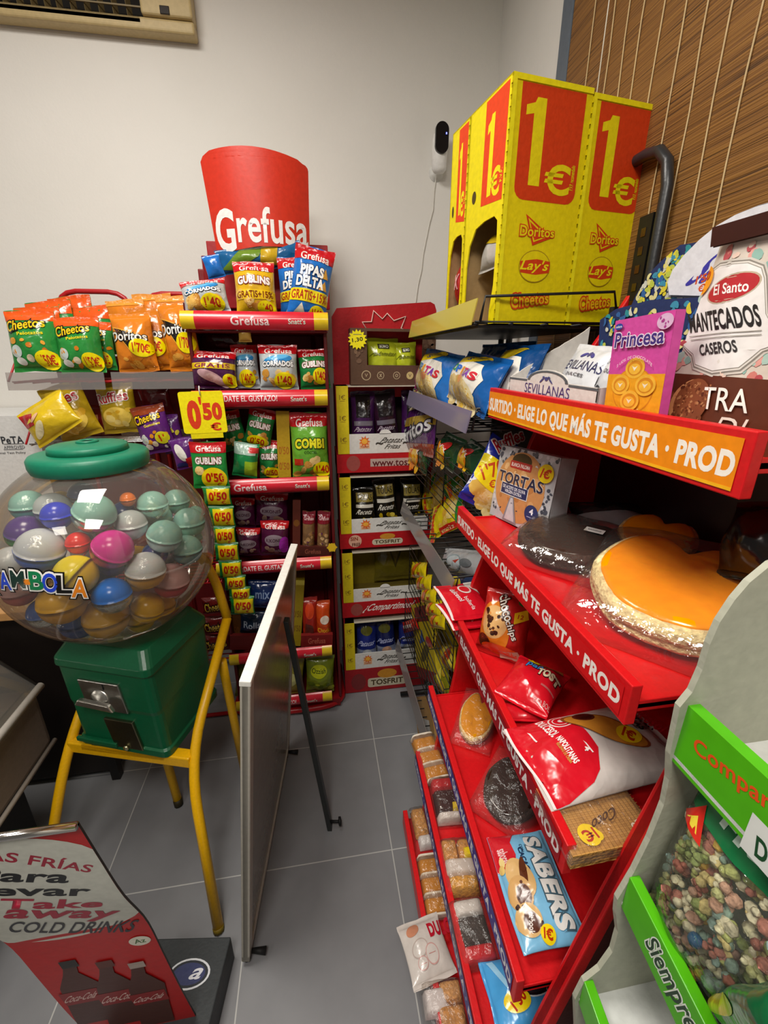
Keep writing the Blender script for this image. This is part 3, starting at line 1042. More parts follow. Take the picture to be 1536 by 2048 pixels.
for (px, py, rp_, dp, ct_, cb_, tl, lab), p0, r in zip(caps, P_, R_):
    t = thing('toy_capsule', lab, 'capsule', M=Matrix.Translation(p0) @ Matrix.Rotation(radians(tl), 4, FW), group='toy capsules in the globe')
    for nm, sg, cc in (('upper_half', 1, ct_), ('lower_half', -1, cb_)):
        m = MB()
        pf = [(r * cos(a), sg * r * sin(a)) for a in [pi / 2 * k / 8 for k in range(9)]]
        pf = [(r * 1.008, -.0012 * sg), (r * 1.008, .0012 * sg)] + pf
        pf[-1] = (0, sg * r)
        m.lathe(pf, (cc, 'gloss') if isinstance(cc, str) else cc, 22)
        m.build(nm, t)
    if not isinstance(ct_, str):
        m = MB(); rnd = random.Random(px)
        cc = rnd.choice(['#e8e2d8', '#d9a0a8', '#88b8d0', '#d8c070'])
        m.lathe([(0, -r * .45), (r * .4, -r * .3), (r * .5, r * .05), (r * .25, r * .4), (0, r * .45)], (cc, 'satin'), 8, Matrix.Rotation(rnd.uniform(-.8, .8), 4, 'X'))
        m.build('toy', t)

# ------------------------------------------------------------------ takeaway sign
XR, XL = -.35, -.575
prof = [(.470, 1.0), (.474, .965), (.477, .947), (.495, .845), (.518, .724), (.555, .585), (.575, .445), (.598, .273), (.635, .033)]
prof = [(y, z) for y, z in prof if z <= .948]
ln = [0]
for i in range(1, len(prof)):
    ln.append(ln[-1] + sqrt((prof[i][0] - prof[i - 1][0]) ** 2 + (prof[i][1] - prof[i - 1][1]) ** 2))
TH = ln[-1]
sg = thing('takeaway_sign', 'red and white curved takeaway drinks sign standing at the counter', 'sign', ((XR + XL) / 2, .64, 0))
O = Vector(((XR + XL) / 2, .64, 0))
def sgS(x, y, off=0):
    s_ = TH - y
    i = 0
    while i < len(ln) - 2 and ln[i + 1] < s_: i += 1
    t = (s_ - ln[i]) / (ln[i + 1] - ln[i])
    # smooth curve through the profile
    def pt(k):
        k = max(0, min(len(prof) - 1, k)); return Vector((0, prof[k][0], prof[k][1]))
    p0, p1, p2, p3 = pt(i - 1), pt(i), pt(i + 1), pt(i + 2)
    q = .5 * ((2 * p1) + (p2 - p0) * t + (2 * p0 - 5 * p1 + 4 * p2 - p3) * t * t + (3 * p1 - p0 - 3 * p2 + p3) * t ** 3)
    return Vector((XL + x, q.y - off, q.z + off * .1)) - O
W_ = XR - XL
m = MB()
m.grid(lambda u, v: sgS(u * W_, v * TH), 6, 24, ('#b51616', 'satin'))
m.grid(lambda u, v: sgS((1 - u) * W_, v * TH, -.004), 6, 24, ('#2a2826', 'satin'))
for u in (0, W_):
    m.grid(lambda a, b_: sgS(u, b_ * TH, -.004 * a), 1, 24, ('#2a2826', 'satin'))
def sq(px, py):
    p = at(px, py, Y=.5)
    # find the point of the profile seen at this pixel
    best = None
    for k in range(400):
        s_ = k / 399 * TH
        q = sgS(0, s_) + O
        a_ = at(px, py, Y=q.y)
        e_ = abs(a_.z - q.z)
        if best is None or e_ < best[0]: best = (e_, (a_.x - XL) / W_, s_ / TH)
    return best[1], best[2]
c0 = sq(40, 1785)
cw = [sq(150, 1700), sq(305, 1842), sq(30, 1875)]
E0 = (c0[0] + .06, (cw[0][1] + cw[2][1]) / 2 + .02)
it = [('P', [(max(0, min(1, .42 + .80 * cos(2 * pi * q / 60))), E0[1] - .012 + .20 * sin(2 * pi * q / 60)) for q in range(60)], '#c9cabf')]
def tx(t, x0, y0, x1, y1, px_h, col, o):
    a_, b_ = sq(x0, y0), sq(x1, y1)
    c_ = sq((x0 + x1) / 2, (y0 + y1) / 2 - px_h / 2); d_ = sq((x0 + x1) / 2, (y0 + y1) / 2 + px_h / 2)
    dx = (b_[0] - a_[0]) * W_; dy = (b_[1] - a_[1]) * TH
    o = dict(o); o['r'] = math.degrees(math.atan2(dy, dx))
    it.append(('T', t, (a_[0] + b_[0]) / 2, (a_[1] + b_[1]) / 2, sqrt(dx * dx + dy * dy) / W_, c_[1] - d_[1], col, o))
tx('BEBIDAS FRÍAS', -195, 1690, 190, 1729, 26, '#a02038', {'b': .02, 'arc': .012})
tx('Para', -55, 1748, 140, 1753, 27, '#16181b', {'b': .03, 'raw': 1})
tx('llevar', -75, 1781, 182, 1781, 23, '#16181b', {'b': .03, 'raw': 1})
tx('Take', 0, 1806, 207, 1806, 20, '#a81c38', {'b': .03, 'raw': 1})
tx('away', 8, 1831, 232, 1831, 22, '#a81c38', {'b': .03, 'raw': 1})
tx('COLD DRINKS', 18, 1857, 268, 1855, 22, '#2a2c33', {'b': .01, 'arc': -.012})
a_ = sq(280, 1880); it.append(('E', a_[0], a_[1], .085, .02, '#d8d4c4')); it.append(('T', 'Az', a_[0], a_[1], .09, .018, '#4a6a3a'))
for px, cap, body in ((142, '#1d1412', '#4a2016'), (215, '#5a2416', '#4a2016'), (278, '#a89890', '#4a2016')):
    b0, b1, b2, b3 = sq(px + 40, 2044), sq(px + 12, 1962), sq(px, 1946), sq(px - 3, 1928)
    w0 = .155
    it.append(('P', [(b0[0] - w0, b0[1]), (b0[0] + w0, b0[1]), (b1[0] + w0, b1[1] - .02), (b2[0] + .06, b2[1]), (b3[0] + .05, b3[1]), (b3[0] - .05, b3[1]), (b2[0] - .06, b2[1]), (b1[0] - w0, b1[1] - .02)], body))
    it.append(('R', b3[0] - .065, b3[1] - .012, b3[0] + .065, b3[1] + .018, cap))
    l0 = sq(px + 22, 1992)
    it.append(('R', l0[0] - w0, l0[1] - .03, l0[0] + w0, l0[1] + .03, '#8a1a1c'))
    it.append(('T', 'Coca-Cola', l0[0], l0[1], .26, .03, '#d8b8b0', {'sh': .3, 'b': .01}))
m.art(sgS, W_, TH, it, 'satin', L=.03)
m.build('panel', sg)
m = MB(); m.tube([sgS(0, TH - .001, .002), sgS(W_, TH - .001, .002)], .006, ('#c9c6c0', 'chrome'), 8); m.build('top_strip', sg)
m = MB(); m.box((-.11, -.12, 0), (.1125, .1, .03), ('#2a2826', 'satin')); m.build('base', sg, bevel=.004)

# ------------------------------------------------------------------ dark box with an oval badge on the floor
BZ = .09
q = [at(352, 1876, Z=BZ), at(462, 1873, Z=BZ), at(434, 2040, Z=BZ)]
exx = (q[1] - q[0]).normalized(); eyy = Vector((-exx.y, exx.x, 0))
bxo = thing('dark_case', 'flat dark grey case with an oval badge on the floor behind the red sign', 'case', M=Matrix.Translation(q[1] - Vector((0, 0, BZ))) @ Matrix((exx, eyy, Vector((0, 0, 1)))).transposed().to_4x4())
Mt = Matrix.Translation(q[1] - Vector((0, 0, BZ))) @ Matrix((exx, eyy, Vector((0, 0, 1)))).transposed().to_4x4()
dl = (q[2] - q[1]).length + .04
m = MB(); m.box((-.2, -dl, 0), (0, 0, BZ), ('#34383a', 'card'))
S = plane((-.2, -dl, BZ), (1, 0, 0), (0, 1, 0))
lg = Mt.inverted() @ at(378, 1948, Z=BZ)
fx_, fy_ = (lg.x + .2) / .2, (lg.y + dl) / dl
m.art(S, .2, dl, [('E', fx_, fy_, .26, .155, '#dfe3e8'), ('E', fx_, fy_, .235, .135, '#2b2f36'), ('E', fx_, fy_, .2, .11, '#39406a'), ('T', 'a', fx_ + .1, fy_, .14, .11, '#e8eaf0', {'sh': .5})])
m.build('box', bxo, bevel=.003)

# ================================================================== SNACK ARTWORK
RED, DRED = '#c4161f', '#8f1018'
NUT = ['#e0b25a', '#c98f38', '#efd08a', '#b97a2c']


def a_grefusa(title=None, tcol='#f4f0e8', ocol='#7a1420', bodies=(), ty=.62, th=.13, tw=.78, blobs=True, sd=1, band=RED, by=.08, bh=.3, cols=NUT):
    it = [('R', 0, .8, 1, 1, band), ('T', 'Grefusa', .52, .86, .72, .12, '#f3e9e4', {'b': .03, 'arc': .01})]
    if blobs:
        it.append(('F', .12, by + .04, .88, by + bh, 12, .11, cols, sd))
    it += list(bodies)
    if title:
        it.append(('T', title, .5, ty, tw, th, tcol, {'b': .05, 'o': (ocol, .07), 'arc': .012}))
    return it


def a_tornados(sd=1):
    return a_grefusa('CORNADOS', '#f2f4f6', '#22262c', [('E', .5, .66, .38, .10, '#2c86c8', 8), ('E', .5, .71, .3, .05, '#5cb0e0', 8)], .57, .12, .82, sd=sd)


def a_gublins(yellow=False, sd=2):
    b = [('R', 0, .28, 1, .44, '#f0c818')] if yellow else []
    if yellow:
        b.append(('T', 'GRATIS+15%', .5, .36, .9, .12, '#7a3008', {'b': .03}))
    return a_grefusa('GUBLINS', '#f4ece8', '#8a1626', b, .62 if yellow else .6, .15, .8, sd=sd)


def a_pipas(sd=3):
    return a_grefusa('PIPAS', '#f4f4f0', '#14366a', [('T', 'DELTA', .48, .50, .72, .14, '#f4f4f0', {'b': .05, 'o': ('#14366a', .06)}),
                     ('P', [(.72, .43), (.93, .43), (.86, .56)], '#d8a040'), ('P', [(.72, .59), (.93, .59), (.84, .73)], '#d8a040'),
                     ('R', 0, .24, 1, .40, '#f0dc18'), ('T', 'GRATIS+15%', .5, .32, .92, .12, '#b4341a', {'b': .03}),
                     ('P', [(.1, .04), (.5, .04), (.34, .22)], '#e4dcc8'), ('P', [(.4, .04), (.8, .04), (.66, .2)], '#f2ead8')], .66, .14, .6, blobs=False, sd=sd)


def a_cheetos(top='#e65a1c', sub='Pelotazos', sd=4, cols=('#e08a1c', '#f0a83a', '#c8741a'), white=True):
    it = [('R', 0, .82, 1, 1, top)]
    it.append(('F', .1, .08, .92, .5, 10, .075, list(cols), sd))
    if white:
        it += [('E', .2, .32, .13, .1, '#c8d4d0', 20), ('E', .25, .16, .12, .06, '#e8e8e0', -20), ('E', .48, .2, .08, .06, '#e6d7b8')]
    it += [('T', sub, .58, .60, .5, .055, '#f0d818', {'b': .03, 'r': 4}), ('T', 'Cheetos', .46, .75, .8, .17, '#f2c81a', {'b': .06, 'o': ('#1a1410', .09), 'r': 6, 'tap': -.25})]
    return it


def a_doritos(sd=5):
    return [('F', .2, .05, .85, .32, 8, .12, ['#d07a1c', '#e6a440', '#c06812'], sd), ('P', [(.04, .78), (.92, .56), (.46, .34)], '#e8a83a'),
            ('P', [(.08, .75), (.86, .56), (.46, .37)], '#1a1614'), ('T', 'Doritos', .46, .585, .9, .15, '#f2efe8', {'b': .05, 'o': ('#1a1614', .06), 'tap': -.2, 'r': -3})]


def a_ruffles(sd=6):
    return [('E', .5, .32, .38, .2, '#f0cf5a'), ('F', .2, .15, .85, .45, 8, .12, ['#e8c040', '#f4dc80', '#d8a828'], sd),
            ('T', 'Ruffles', .45, .72, .85, .2, '#b01c2c', {'b': .05, 'o': ('#f0ece4', .06), 'r': 6})]


# ================================================================== RED WIRE RACK (left)
LY = 1.64
lz = at(10, 745, Y=LY).z
x0, x1 = at(12, 745, Y=LY).x, at(386, 745, Y=LY).x
xm0, xm1 = at(208, 745, Y=LY).x, at(222, 745, Y=LY).x
rk = thing('wire_snack_rack', 'red tubular snack rack holding the orange and yellow crisp bags', 'rack', ((x0 + x1) / 2, 1.8, 0))
O = Vector(((x0 + x1) / 2, 1.8, 0))
RT_ = ('#b3141c', 'paint')
def hoop(xa, xb, zt, y, name):
    m = MB()
    P = [Vector((xa, y, 0.02)), Vector((xa, y, zt)), Vector((xb, y, zt)), Vector((xb, y, 0.02))]
    m.tube([p - O for p in bez(P, 6)] if False else [p - O for p in [P[0], Vector((xa, y, zt - .07)), Vector((xa + .005, y, zt - .042)), Vector((xa + .018, y, zt - .02)), Vector((xa + .04, y, zt - .006)), Vector((xa + .07, y, zt)), Vector((xb - .07, y, zt)), Vector((xb - .04, y, zt - .006)), Vector((xb - .018, y, zt - .02)), Vector((xb - .005, y, zt - .042)), Vector((xb, y, zt - .07)), P[3]]], .009, RT_, 10)
    m.build(name, rk)
hy = 1.93
hoop(at(112, 590, Y=hy).x, at(258, 590, Y=hy).x, at(180, 583, Y=hy).z, hy, 'frame_hoop')
hoop(at(285, 592, Y=hy).x, at(430, 592, Y=hy).x, at(350, 588, Y=hy).z, hy, 'frame_hoop')
clp = clear('price_rail_plastic', '#e6e2e0', .12, .14, .10)
for zz, nm in ((lz, 0), (at(220, 868, Y=LY).z, 1), (.72, 2), (.35, 3)):
    m = MB()
    for k in range(9):
        y = LY + .01 + k * .032
        m.tube([Vector((x0 + .005, y, zz - .03)) - O, Vector((x1 - .005, y, zz - .03)) - O], .0025, ('#c9c4bd', 'metal') if nm == 1 else RT_, 6)
    for xx in [x0 + .01 + (x1 - x0 - .02) * i / 10 for i in range(11)]:
        m.tube([Vector((xx, LY + .01, zz - .034)) - O, Vector((xx, hy, zz - .034)) - O], .0025, ('#c9c4bd', 'metal') if nm == 1 else RT_, 6)
    for xx in (x0, x1):
        m.tube([Vector((xx, LY, zz - .028)) - O, Vector((xx, LY + .08, zz + .05)) - O, Vector((xx, hy, zz + .07)) - O], .0035, RT_, 6)
    sh = m.build('wire_shelf', rk)
    if nm < 1:
        for a_, b_ in ((x0, xm0), (xm1, x1)):
            m = MB(); m.slab([Vector((a_, LY - .012, zz - .055)) - O, Vector((b_, LY - .012, zz - .055)) - O, Vector((b_, LY - .004, zz)) - O, Vector((a_, LY - .004, zz)) - O], .002, clp)
            m.build('price_rail', sh)
m = MB(); m.box((x0 - O.x, hy + .005 - O.y, .2), (x1 - O.x, hy + .009 - O.y, lz + .05), ('#6d1215', 'satin')); m.build('back_or_shade_sheet', rk)
m = MB()
for xx in (x0 + .02, x1 - .02):
    m.tube([Vector((xx, LY + .02, .012)) - O, Vector((xx, hy, .012)) - O], .009, RT_, 8)
m.tube([Vector((x0 + .02, LY + .02, .012)) - O, Vector((x1 - .02, LY + .02, .012)) - O], .009, RT_, 8)
m.build('base_frame', rk)

ORG = '#d97d1e'
bag('puffed_snack_bag', 'green puffed snack bag with orange top at the left end of the wire rack', 'snack bag', fr((30, 744), (128, 742), (8, 622), Y=1.665, d=.03), .04, '#2c8a3c', a_cheetos(sd=4), price(.8, .17, .22, .16, "1'50€", r=4), 'green puffed snack bags', 11)
bag('puffed_snack_bag', 'green puffed snack bag with orange top second from the left on the wire rack', 'snack bag', fr((124, 747), (214, 744), (106, 636), Y=1.66, d=.03), .04, '#2c8a3c', a_cheetos(sd=14), price(.8, .17, .22, .16, "1'50€", r=2), 'green puffed snack bags', 12)
bag('puffed_snack_bag', 'green puffed snack bag half hidden behind the first orange triangle chip bag', 'snack bag', fr((176, 742), (236, 740), (196, 645), Y=1.73, d=.03), .03, '#2c8a3c', a_cheetos(sd=24), price(.7, .2, .24, .16, "1'50€"), 'green puffed snack bags', 13)
for i, (bl_, br_, tl_, y, lab) in enumerate((((52, 720), (140, 715), (24, 617), 1.72, 'puffed snack bag whose orange top shows just behind the leftmost green one'),
                                 ((80, 710), (168, 700), (84, 604), 1.78, 'puffed snack bag whose orange top sticks up under the red hoop'),
                                 ((130, 715), (212, 705), (108, 596), 1.83, 'rearmost puffed snack bag with pointed orange top inside the red hoop'),
                                 ((165, 715), (240, 708), (193, 612), 1.79, 'puffed snack bag with orange top left of the triangle chips'))):
    bag('puffed_snack_bag', lab, 'snack bag', fr(bl_, br_, tl_, Y=y, d=.02), .025, '#2c8a3c', [('R', 0, .72, 1, 1, '#e65a1c')], (), 'green puffed snack bags', 30 + i, q=.7)
bag('corn_chip_bag', 'orange corn chip bag standing first in the right half of the wire rack', 'snack bag', fr((240, 747), (320, 742), (208, 630), Y=1.655, d=.03), .042, ORG, a_doritos(5), price(.74, .38, .28, .15, "1'70€", r=-6), 'orange corn chip bags', 15)
bag('corn_chip_bag', 'orange corn chip bag squeezed between the two front triangle chip bags', 'snack bag', fr((274, 742), (348, 738), (262, 618), Y=1.71, d=.03), .035, '#c87318', a_doritos(7), price(.66, .36, .28, .16, "1'70€"), 'orange corn chip bags', 16)
bag('corn_chip_bag', 'orange corn chip bag at the right end under the red rail', 'snack bag', fr((342, 745), (408, 738), (304, 608), Y=1.665, d=.03), .042, ORG, a_doritos(8), price(.72, .38, .27, .15, "1'70€", r=-6), 'orange corn chip bags', 17)
for i, (bl_, br_, tl_, y, lab) in enumerate((((236, 720), (310, 715), (246, 600), 1.78, 'orange corn chip bag behind the first one, top corner raised'),
                                 ((290, 720), (365, 715), (268, 590), 1.83, 'orange corn chip bag at the back below the second red hoop'),
                                 ((330, 715), (400, 712), (345, 592), 1.79, 'orange corn chip bag at the back right next to the silver bag'))):
    bag('corn_chip_bag', lab, 'snack bag', fr(bl_, br_, tl_, Y=y, d=.02), .025, ORG, [('R', 0, .9, 1, 1, '#e89a3a')], (), 'orange corn chip bags', 40 + i, q=.7)
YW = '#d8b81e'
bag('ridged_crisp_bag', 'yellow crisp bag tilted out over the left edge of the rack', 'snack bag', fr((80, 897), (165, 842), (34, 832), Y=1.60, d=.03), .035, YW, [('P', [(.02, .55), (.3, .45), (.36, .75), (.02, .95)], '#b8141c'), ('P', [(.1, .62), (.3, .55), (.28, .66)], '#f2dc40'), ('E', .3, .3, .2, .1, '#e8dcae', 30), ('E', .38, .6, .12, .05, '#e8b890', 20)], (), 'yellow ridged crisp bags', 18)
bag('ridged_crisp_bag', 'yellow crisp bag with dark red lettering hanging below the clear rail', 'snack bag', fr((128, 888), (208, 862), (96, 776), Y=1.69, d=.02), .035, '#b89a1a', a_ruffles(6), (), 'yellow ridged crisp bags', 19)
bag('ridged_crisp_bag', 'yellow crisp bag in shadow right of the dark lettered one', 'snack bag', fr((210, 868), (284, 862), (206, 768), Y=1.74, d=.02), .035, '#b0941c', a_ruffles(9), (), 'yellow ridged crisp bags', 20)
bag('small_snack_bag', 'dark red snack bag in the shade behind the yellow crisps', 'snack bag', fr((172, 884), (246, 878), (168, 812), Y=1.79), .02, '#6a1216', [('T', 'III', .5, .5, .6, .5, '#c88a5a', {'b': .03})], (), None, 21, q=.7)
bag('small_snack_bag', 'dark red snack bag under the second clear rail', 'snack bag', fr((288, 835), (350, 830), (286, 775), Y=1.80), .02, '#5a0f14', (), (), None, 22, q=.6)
PU = '#5a2370'
bag('cheese_twist_bag', 'purple cheese twist bag beside the yellow price card', 'snack bag', fr((292, 912), (356, 898), (276, 815), Y=1.655, d=.02), .035, PU, a_cheetos('#8a3a1c', 'Gustosines', 31, ('#e0a02a', '#f0e8e0', '#d88a1c')), price(.75, .3, .2, .13, "1'", '#d8d020'), 'purple cheese twist bags', 23)
bag('cheese_twist_bag', 'purple bag with yellow twists pictured behind the other purple one', 'snack bag', fr((332, 908), (375, 902), (335, 830), Y=1.72), .025, PU, [('F', .1, .1, .9, .8, 9, .12, ['#d8c020', '#a89018', '#e8d84a'], 5)], (), 'purple cheese twist bags', 24, q=.7)
bag('cheese_twist_bag', 'small purple red and white bag under the yellow price card', 'snack bag', fr((355, 940), (402, 932), (358, 876), Y=1.62), .02, PU, [('E', .4, .55, .2, .3, '#e8e4dc', 20), ('P', [(.5, .02), (.95, .05), (.9, .4), (.55, .35)], '#c01c20'), ('E', .3, .15, .25, .08, '#2a2a6a')], (), 'purple cheese twist bags', 25, q=.8)
for i, (y0, lab) in enumerate(((1210, 'uppermost small brown red bag behind the chair tube'), (1250, 'middle small brown red bag behind the chair tube'), (1285, 'lowest small brown red bag behind the chair tube'))):
    bag('small_snack_bag', lab, 'snack bag', fr((406, y0 + 18), (462, y0 + 14), (404, y0 - 16), Y=1.66), .02, '#6a1a1a', [('T', 'Cheetos', .5, .5, .8, .5, '#e8c040', {'b': .05, 'o': ('#1a1010', .08), 'r': 8})], (), 'small brown red bags', 50 + i, q=.6)

# ================================================================== RED STAND WITH RAILS (centre)
GY = 1.605
rails = [(630, 655, (368, 628), (656, 643), 1), (780, 800, (392, 783), (655, 795), 0), (956, 978, (440, 966), (658, 966), 1), (1113, 1140, (440, 1128), (663, 1124), 0), (1293, 1318, (440, 1306), (664, 1300), 1), (1380, 1405, (440, 1400), (664, 1391), 0)]
zs = [at(q[3][0], q[3][1], Y=GY).z for q in rails]
xr_ = [at(q[3][0], q[3][1], Y=GY).x for q in rails]
xl_ = [-.408] * 6
st = thing('display_stand', 'red snack stand with six glossy red rails and a curved header', 'display stand', (-.18, 1.76, 0))
O = Vector((-.18, 1.76, 0))
m = MB(); m.box((-.40 - O.x, 1.90 - O.y, .03), (.055 - O.x, 1.915 - O.y, 1.86), ('#7d1016', 'satin')); m.build('back_panel', st, bevel=.004)
for x in (-.405, .045):
    m = MB(); m.box((x - O.x, 1.64 - O.y, .05), (x + .012 - O.x, 1.915 - O.y, 1.72 if x < 0 else 1.64), ('#5a0d12', 'satin')); m.build('side_panel', st, bevel=.003)
for x in (-.37, .01):
    m = MB(); m.tube([Vector((x, 1.895, .02)) - O, Vector((x, 1.895, 1.9)) - O], .01, ('#7a1016', 'paint'), 10); m.build('upright', st)
for i, (z, xr, xl) in enumerate(zip(zs, xr_, xl_)):
    h_ = .056
    m = MB(); m.box((xl + .005 - O.x, GY + .012 - O.y, z - .035), (xr - .003 - O.x, 1.90 - O.y, z - .03), ('#7a1218', 'satin'))
    sh = m.build('shelf', st)
    w_ = xr - xl
    def rS(x, y, off=0, xl=xl, z=z):
        v = max(0, min(1, y / h_))
        return Vector((xl + x, GY - .016 * sin(pi * v) ** .8 - off, z - .028 + y)) - O
    m = MB()
    m.grid(lambda u, v: rS(u * w_, v * h_), 2, 14, ('#cf2233', 'gloss'))
    m.grid(lambda u, v: Vector((xl + (1 - u) * w_, GY + .004, z - .028 + v * h_)) - O, 1, 1, ('#5a0d12', 'satin'))
    for xx in (xl, xr):
        m.add([rS(xx - xl, h_ * k / 14) for k in range(15)] + [Vector((xx, GY + .004, z - .028 + h_)) - O, Vector((xx, GY + .004, z - .028)) - O], [tuple(range(17))], ('#5a0d12', 'satin'))
    it = [('R', .90, 0.02, 1, .98, '#e2c222'), ('R', .0, .02, .09, .98, '#e2c222')]
    if rails[i][4]:
        it.append(('T', 'Grefusa', .46 if i == 0 else .36, .48, .26, .5, '#f2dcdc', {'b': .03}))
    else:
        it.append(('T', '¡DATE EL GUSTAZO!', .42, .48, .4, .46, '#f2dcdc', {'b': .02}))
    it.append(('T', "Snatt's", .78, .46, .12, .3, '#d4e0d0', {'b': .03}))
    m.art(rS, w_, h_, it, 'gloss', L=.012)
    m.build('price_rail', sh)
m = MB()
P = [Vector((.06, 1.9, .02)), Vector((.066, 1.62, .02)), Vector((-.43, 1.62, .02)), Vector((-.42, 1.9, .02))]
m.tube([p - O for p in bez(P, 6)], .014, ('#b3141c', 'paint'), 10); m.build('base_frame', st)
m = MB(); m.box((.0 - O.x - .4, 1.63 - O.y, .012), (.05 - O.x, 1.9 - O.y, .05), ('#7a0f15', 'satin')); m.build('base_tray', st)
# header
hy = 1.80
b0 = at(415, 505, Y=hy); b1 = at(622, 490, Y=hy)
t0 = at(402, 322, Y=hy)
zb_, zt_ = at(515, 500, Y=hy).z, at(515, 309, Y=hy).z
xa, xb = at(402, 340, Y=hy).x, at(622, 440, Y=hy).x
W_, H_ = xb - xa, zt_ - zb_
def hS(x, y, off=0):
    u = 2 * x / W_ - 1
    return Vector((xa + x + .012 * (1 - y / H_) * (-u) * .8, hy - .06 * (1 - u * u) - off, zb_ + y)) - O
m = MB()
def top(u): return .945 + .055 * (1 - u * u) - .02 * u
pts = [(.04, -.06), (.13, -.13), (.2, -.05), (.5, 0), (1, .02), (1, .86)]
pts += [(1 - .055 * (1 - cos(a)), .86 + .06 * sin(a)) for a in (0.5, 1, 1.57)]
pts += [(x, top(2 * x - 1)) for x in (.9, .8, .7, .6, .5, .4, .3, .2, .1)]
pts += [(.03, .94), (0, .89)]
pm = [(x * W_, y * H_) for x, y in pts]
m._lay(pm, earclip(pm), hS, 0, ('#cf3420', 'satin'), .02)
m._lay(pm, earclip(pm), lambda x, y, off: hS(x, y, -.004), 0, ('#c9c3b6', 'card'), .02)
m.art(hS, W_, H_, [('T', 'G', .16, .17, .20, .46, '#f2eeea', {'b': .03}), ('T', 'refusa', .635, .225, .70, .38, '#f2eeea', {'b': .03})], 'satin', L=.02, base=.001)
m.build('header_sign', st)
m = MB(); a_ = at(412, 482, Y=1.89); c_ = at(660, 620, Y=1.89)
m.box((a_.x - O.x, 1.884 - O.y, c_.z), (c_.x - O.x, 1.89 - O.y, a_.z), ('#a5141b', 'satin')); m.build('upper_back', st, bevel=.004)

SIL, BLU, GRN = '#b9bfc2', '#1f6fc4', '#1f7a3a'
g1, g2 = 'snack bags on the top rail', 'snack bags on the second rail'
B = bag
B('peanut_snack_bag', 'silver snack bag with blue swirl leaning at the left of the top rail', 'snack bag', fr((372, 634), (462, 622), (388, 563), Y=1.635, d=.03), .04, SIL, a_tornados(2), price(.68, .22, .26, .2, "1'40", r=-6), g1, 61)
B('peanut_snack_bag', 'yellow snack bag with red lettering standing mid top rail', 'snack bag', fr((474, 634), (556, 634), (464, 524), Y=1.64, d=.03), .04, '#dcae1c', a_gublins(True, 3), price(.76, .14, .22, .12, "1'40"), g1, 62)
B('peanut_snack_bag', 'blue snack bag half hidden behind the bright blue one', 'snack bag', fr((562, 634), (628, 634), (545, 515), Y=1.70, d=.03), .035, BLU, a_pipas(4), (), g1, 63)
B('peanut_snack_bag', 'bright blue snack bag leaning right at the end of the top rail', 'snack bag', fr((572, 634), (650, 652), (606, 490), Y=1.635, d=.03), .04, BLU, a_pipas(5), price(.76, .12, .2, .1, "1'40"), g1, 64)
B('peanut_snack_bag', 'blue and green bag lying crosswise behind the top rail bags', 'snack bag', fr((440, 552), (608, 530), (444, 500), Y=1.77), .03, '#1b5f94', [('P', [(.02, .2), (.3, .9), (.6, .95), (.5, .5), (.2, .1)], '#6a8a2a'), ('P', [(.5, .2), (.55, .9), (.75, .9), (.7, .1)], '#c8a41c')], (), g1, 65)
B('peanut_snack_bag', 'small blue bag corner beside the header at the left', 'snack bag', fr((418, 560), (452, 552), (430, 508), Y=1.72), .015, '#1f6fc4', (), (), g1, 66, q=.6)
B('peanut_snack_bag', 'purple snack bag slumped at the left end of the second rail', 'snack bag', fr((384, 776), (476, 778), (390, 702), Y=1.64, d=.02), .045, '#4a1a48', a_grefusa(None, bodies=[('R', 0, .5, 1, .66, '#d8b81e'), ('T', 'GRATIS', .5, .58, .8, .12, '#7a1a48', {'b': .03}), ('E', .45, .3, .3, .13, '#c9a0a8', -20), ('E', .6, .2, .25, .1, '#dcb8b8', -30)], blobs=False), price(.88, .2, .16, .18, "1"), g2, 67)
B('peanut_snack_bag', 'narrow view of a silver bag behind the purple bag on the second rail', 'snack bag', fr((470, 778), (522, 776), (472, 690), Y=1.69, d=.02), .03, SIL, a_tornados(6), price(.55, .22, .32, .2, "1'40€"), g2, 68)
B('peanut_snack_bag', 'silver snack bag with blue swirl upright on the second rail', 'snack bag', fr((521, 780), (598, 780), (523, 690), Y=1.64, d=.02), .04, SIL, a_tornados(7), price(.66, .2, .28, .18, "1'40"), g2, 69)
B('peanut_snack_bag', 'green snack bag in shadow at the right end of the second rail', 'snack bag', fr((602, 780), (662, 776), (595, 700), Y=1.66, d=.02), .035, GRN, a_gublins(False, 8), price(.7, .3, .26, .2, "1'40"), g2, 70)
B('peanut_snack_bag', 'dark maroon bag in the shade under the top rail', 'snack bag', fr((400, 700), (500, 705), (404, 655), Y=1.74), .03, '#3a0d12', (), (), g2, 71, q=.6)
B('peanut_snack_bag', 'gold bag corner poking out under the top rail', 'snack bag', fr((478, 684), (504, 684), (480, 654), Y=1.63), .012, '#b08a3a', (), (), g2, 72, q=.6)
g3 = 'snack bags on the third rail'
B('peanut_snack_bag', 'green bag at the left back of the third rail', 'snack bag', fr((452, 905), (500, 895), (452, 822), Y=1.72), .03, GRN, a_gublins(False, 9), (), g3, 73)
B('peanut_snack_bag', 'green bag tilted upright with red top on the third rail', 'snack bag', fr((486, 888), (540, 900), (508, 813), Y=1.68), .03, GRN, a_gublins(False, 10), price(.5, .18, .4, .16, "0'50"), g3, 74)
B('peanut_snack_bag', 'green bag showing its silver reverse on the third rail', 'snack bag', fr((464, 950), (514, 956), (480, 884), Y=1.635), .025, '#1f8a4a', [('R', 0, .68, .9, 1, '#a8c8b8'), ('R', .5, .05, 1, .5, '#9ac02a'), ('R', .6, .75, 1, .9, '#d03a3a')], (), g3, 75, q=.8)
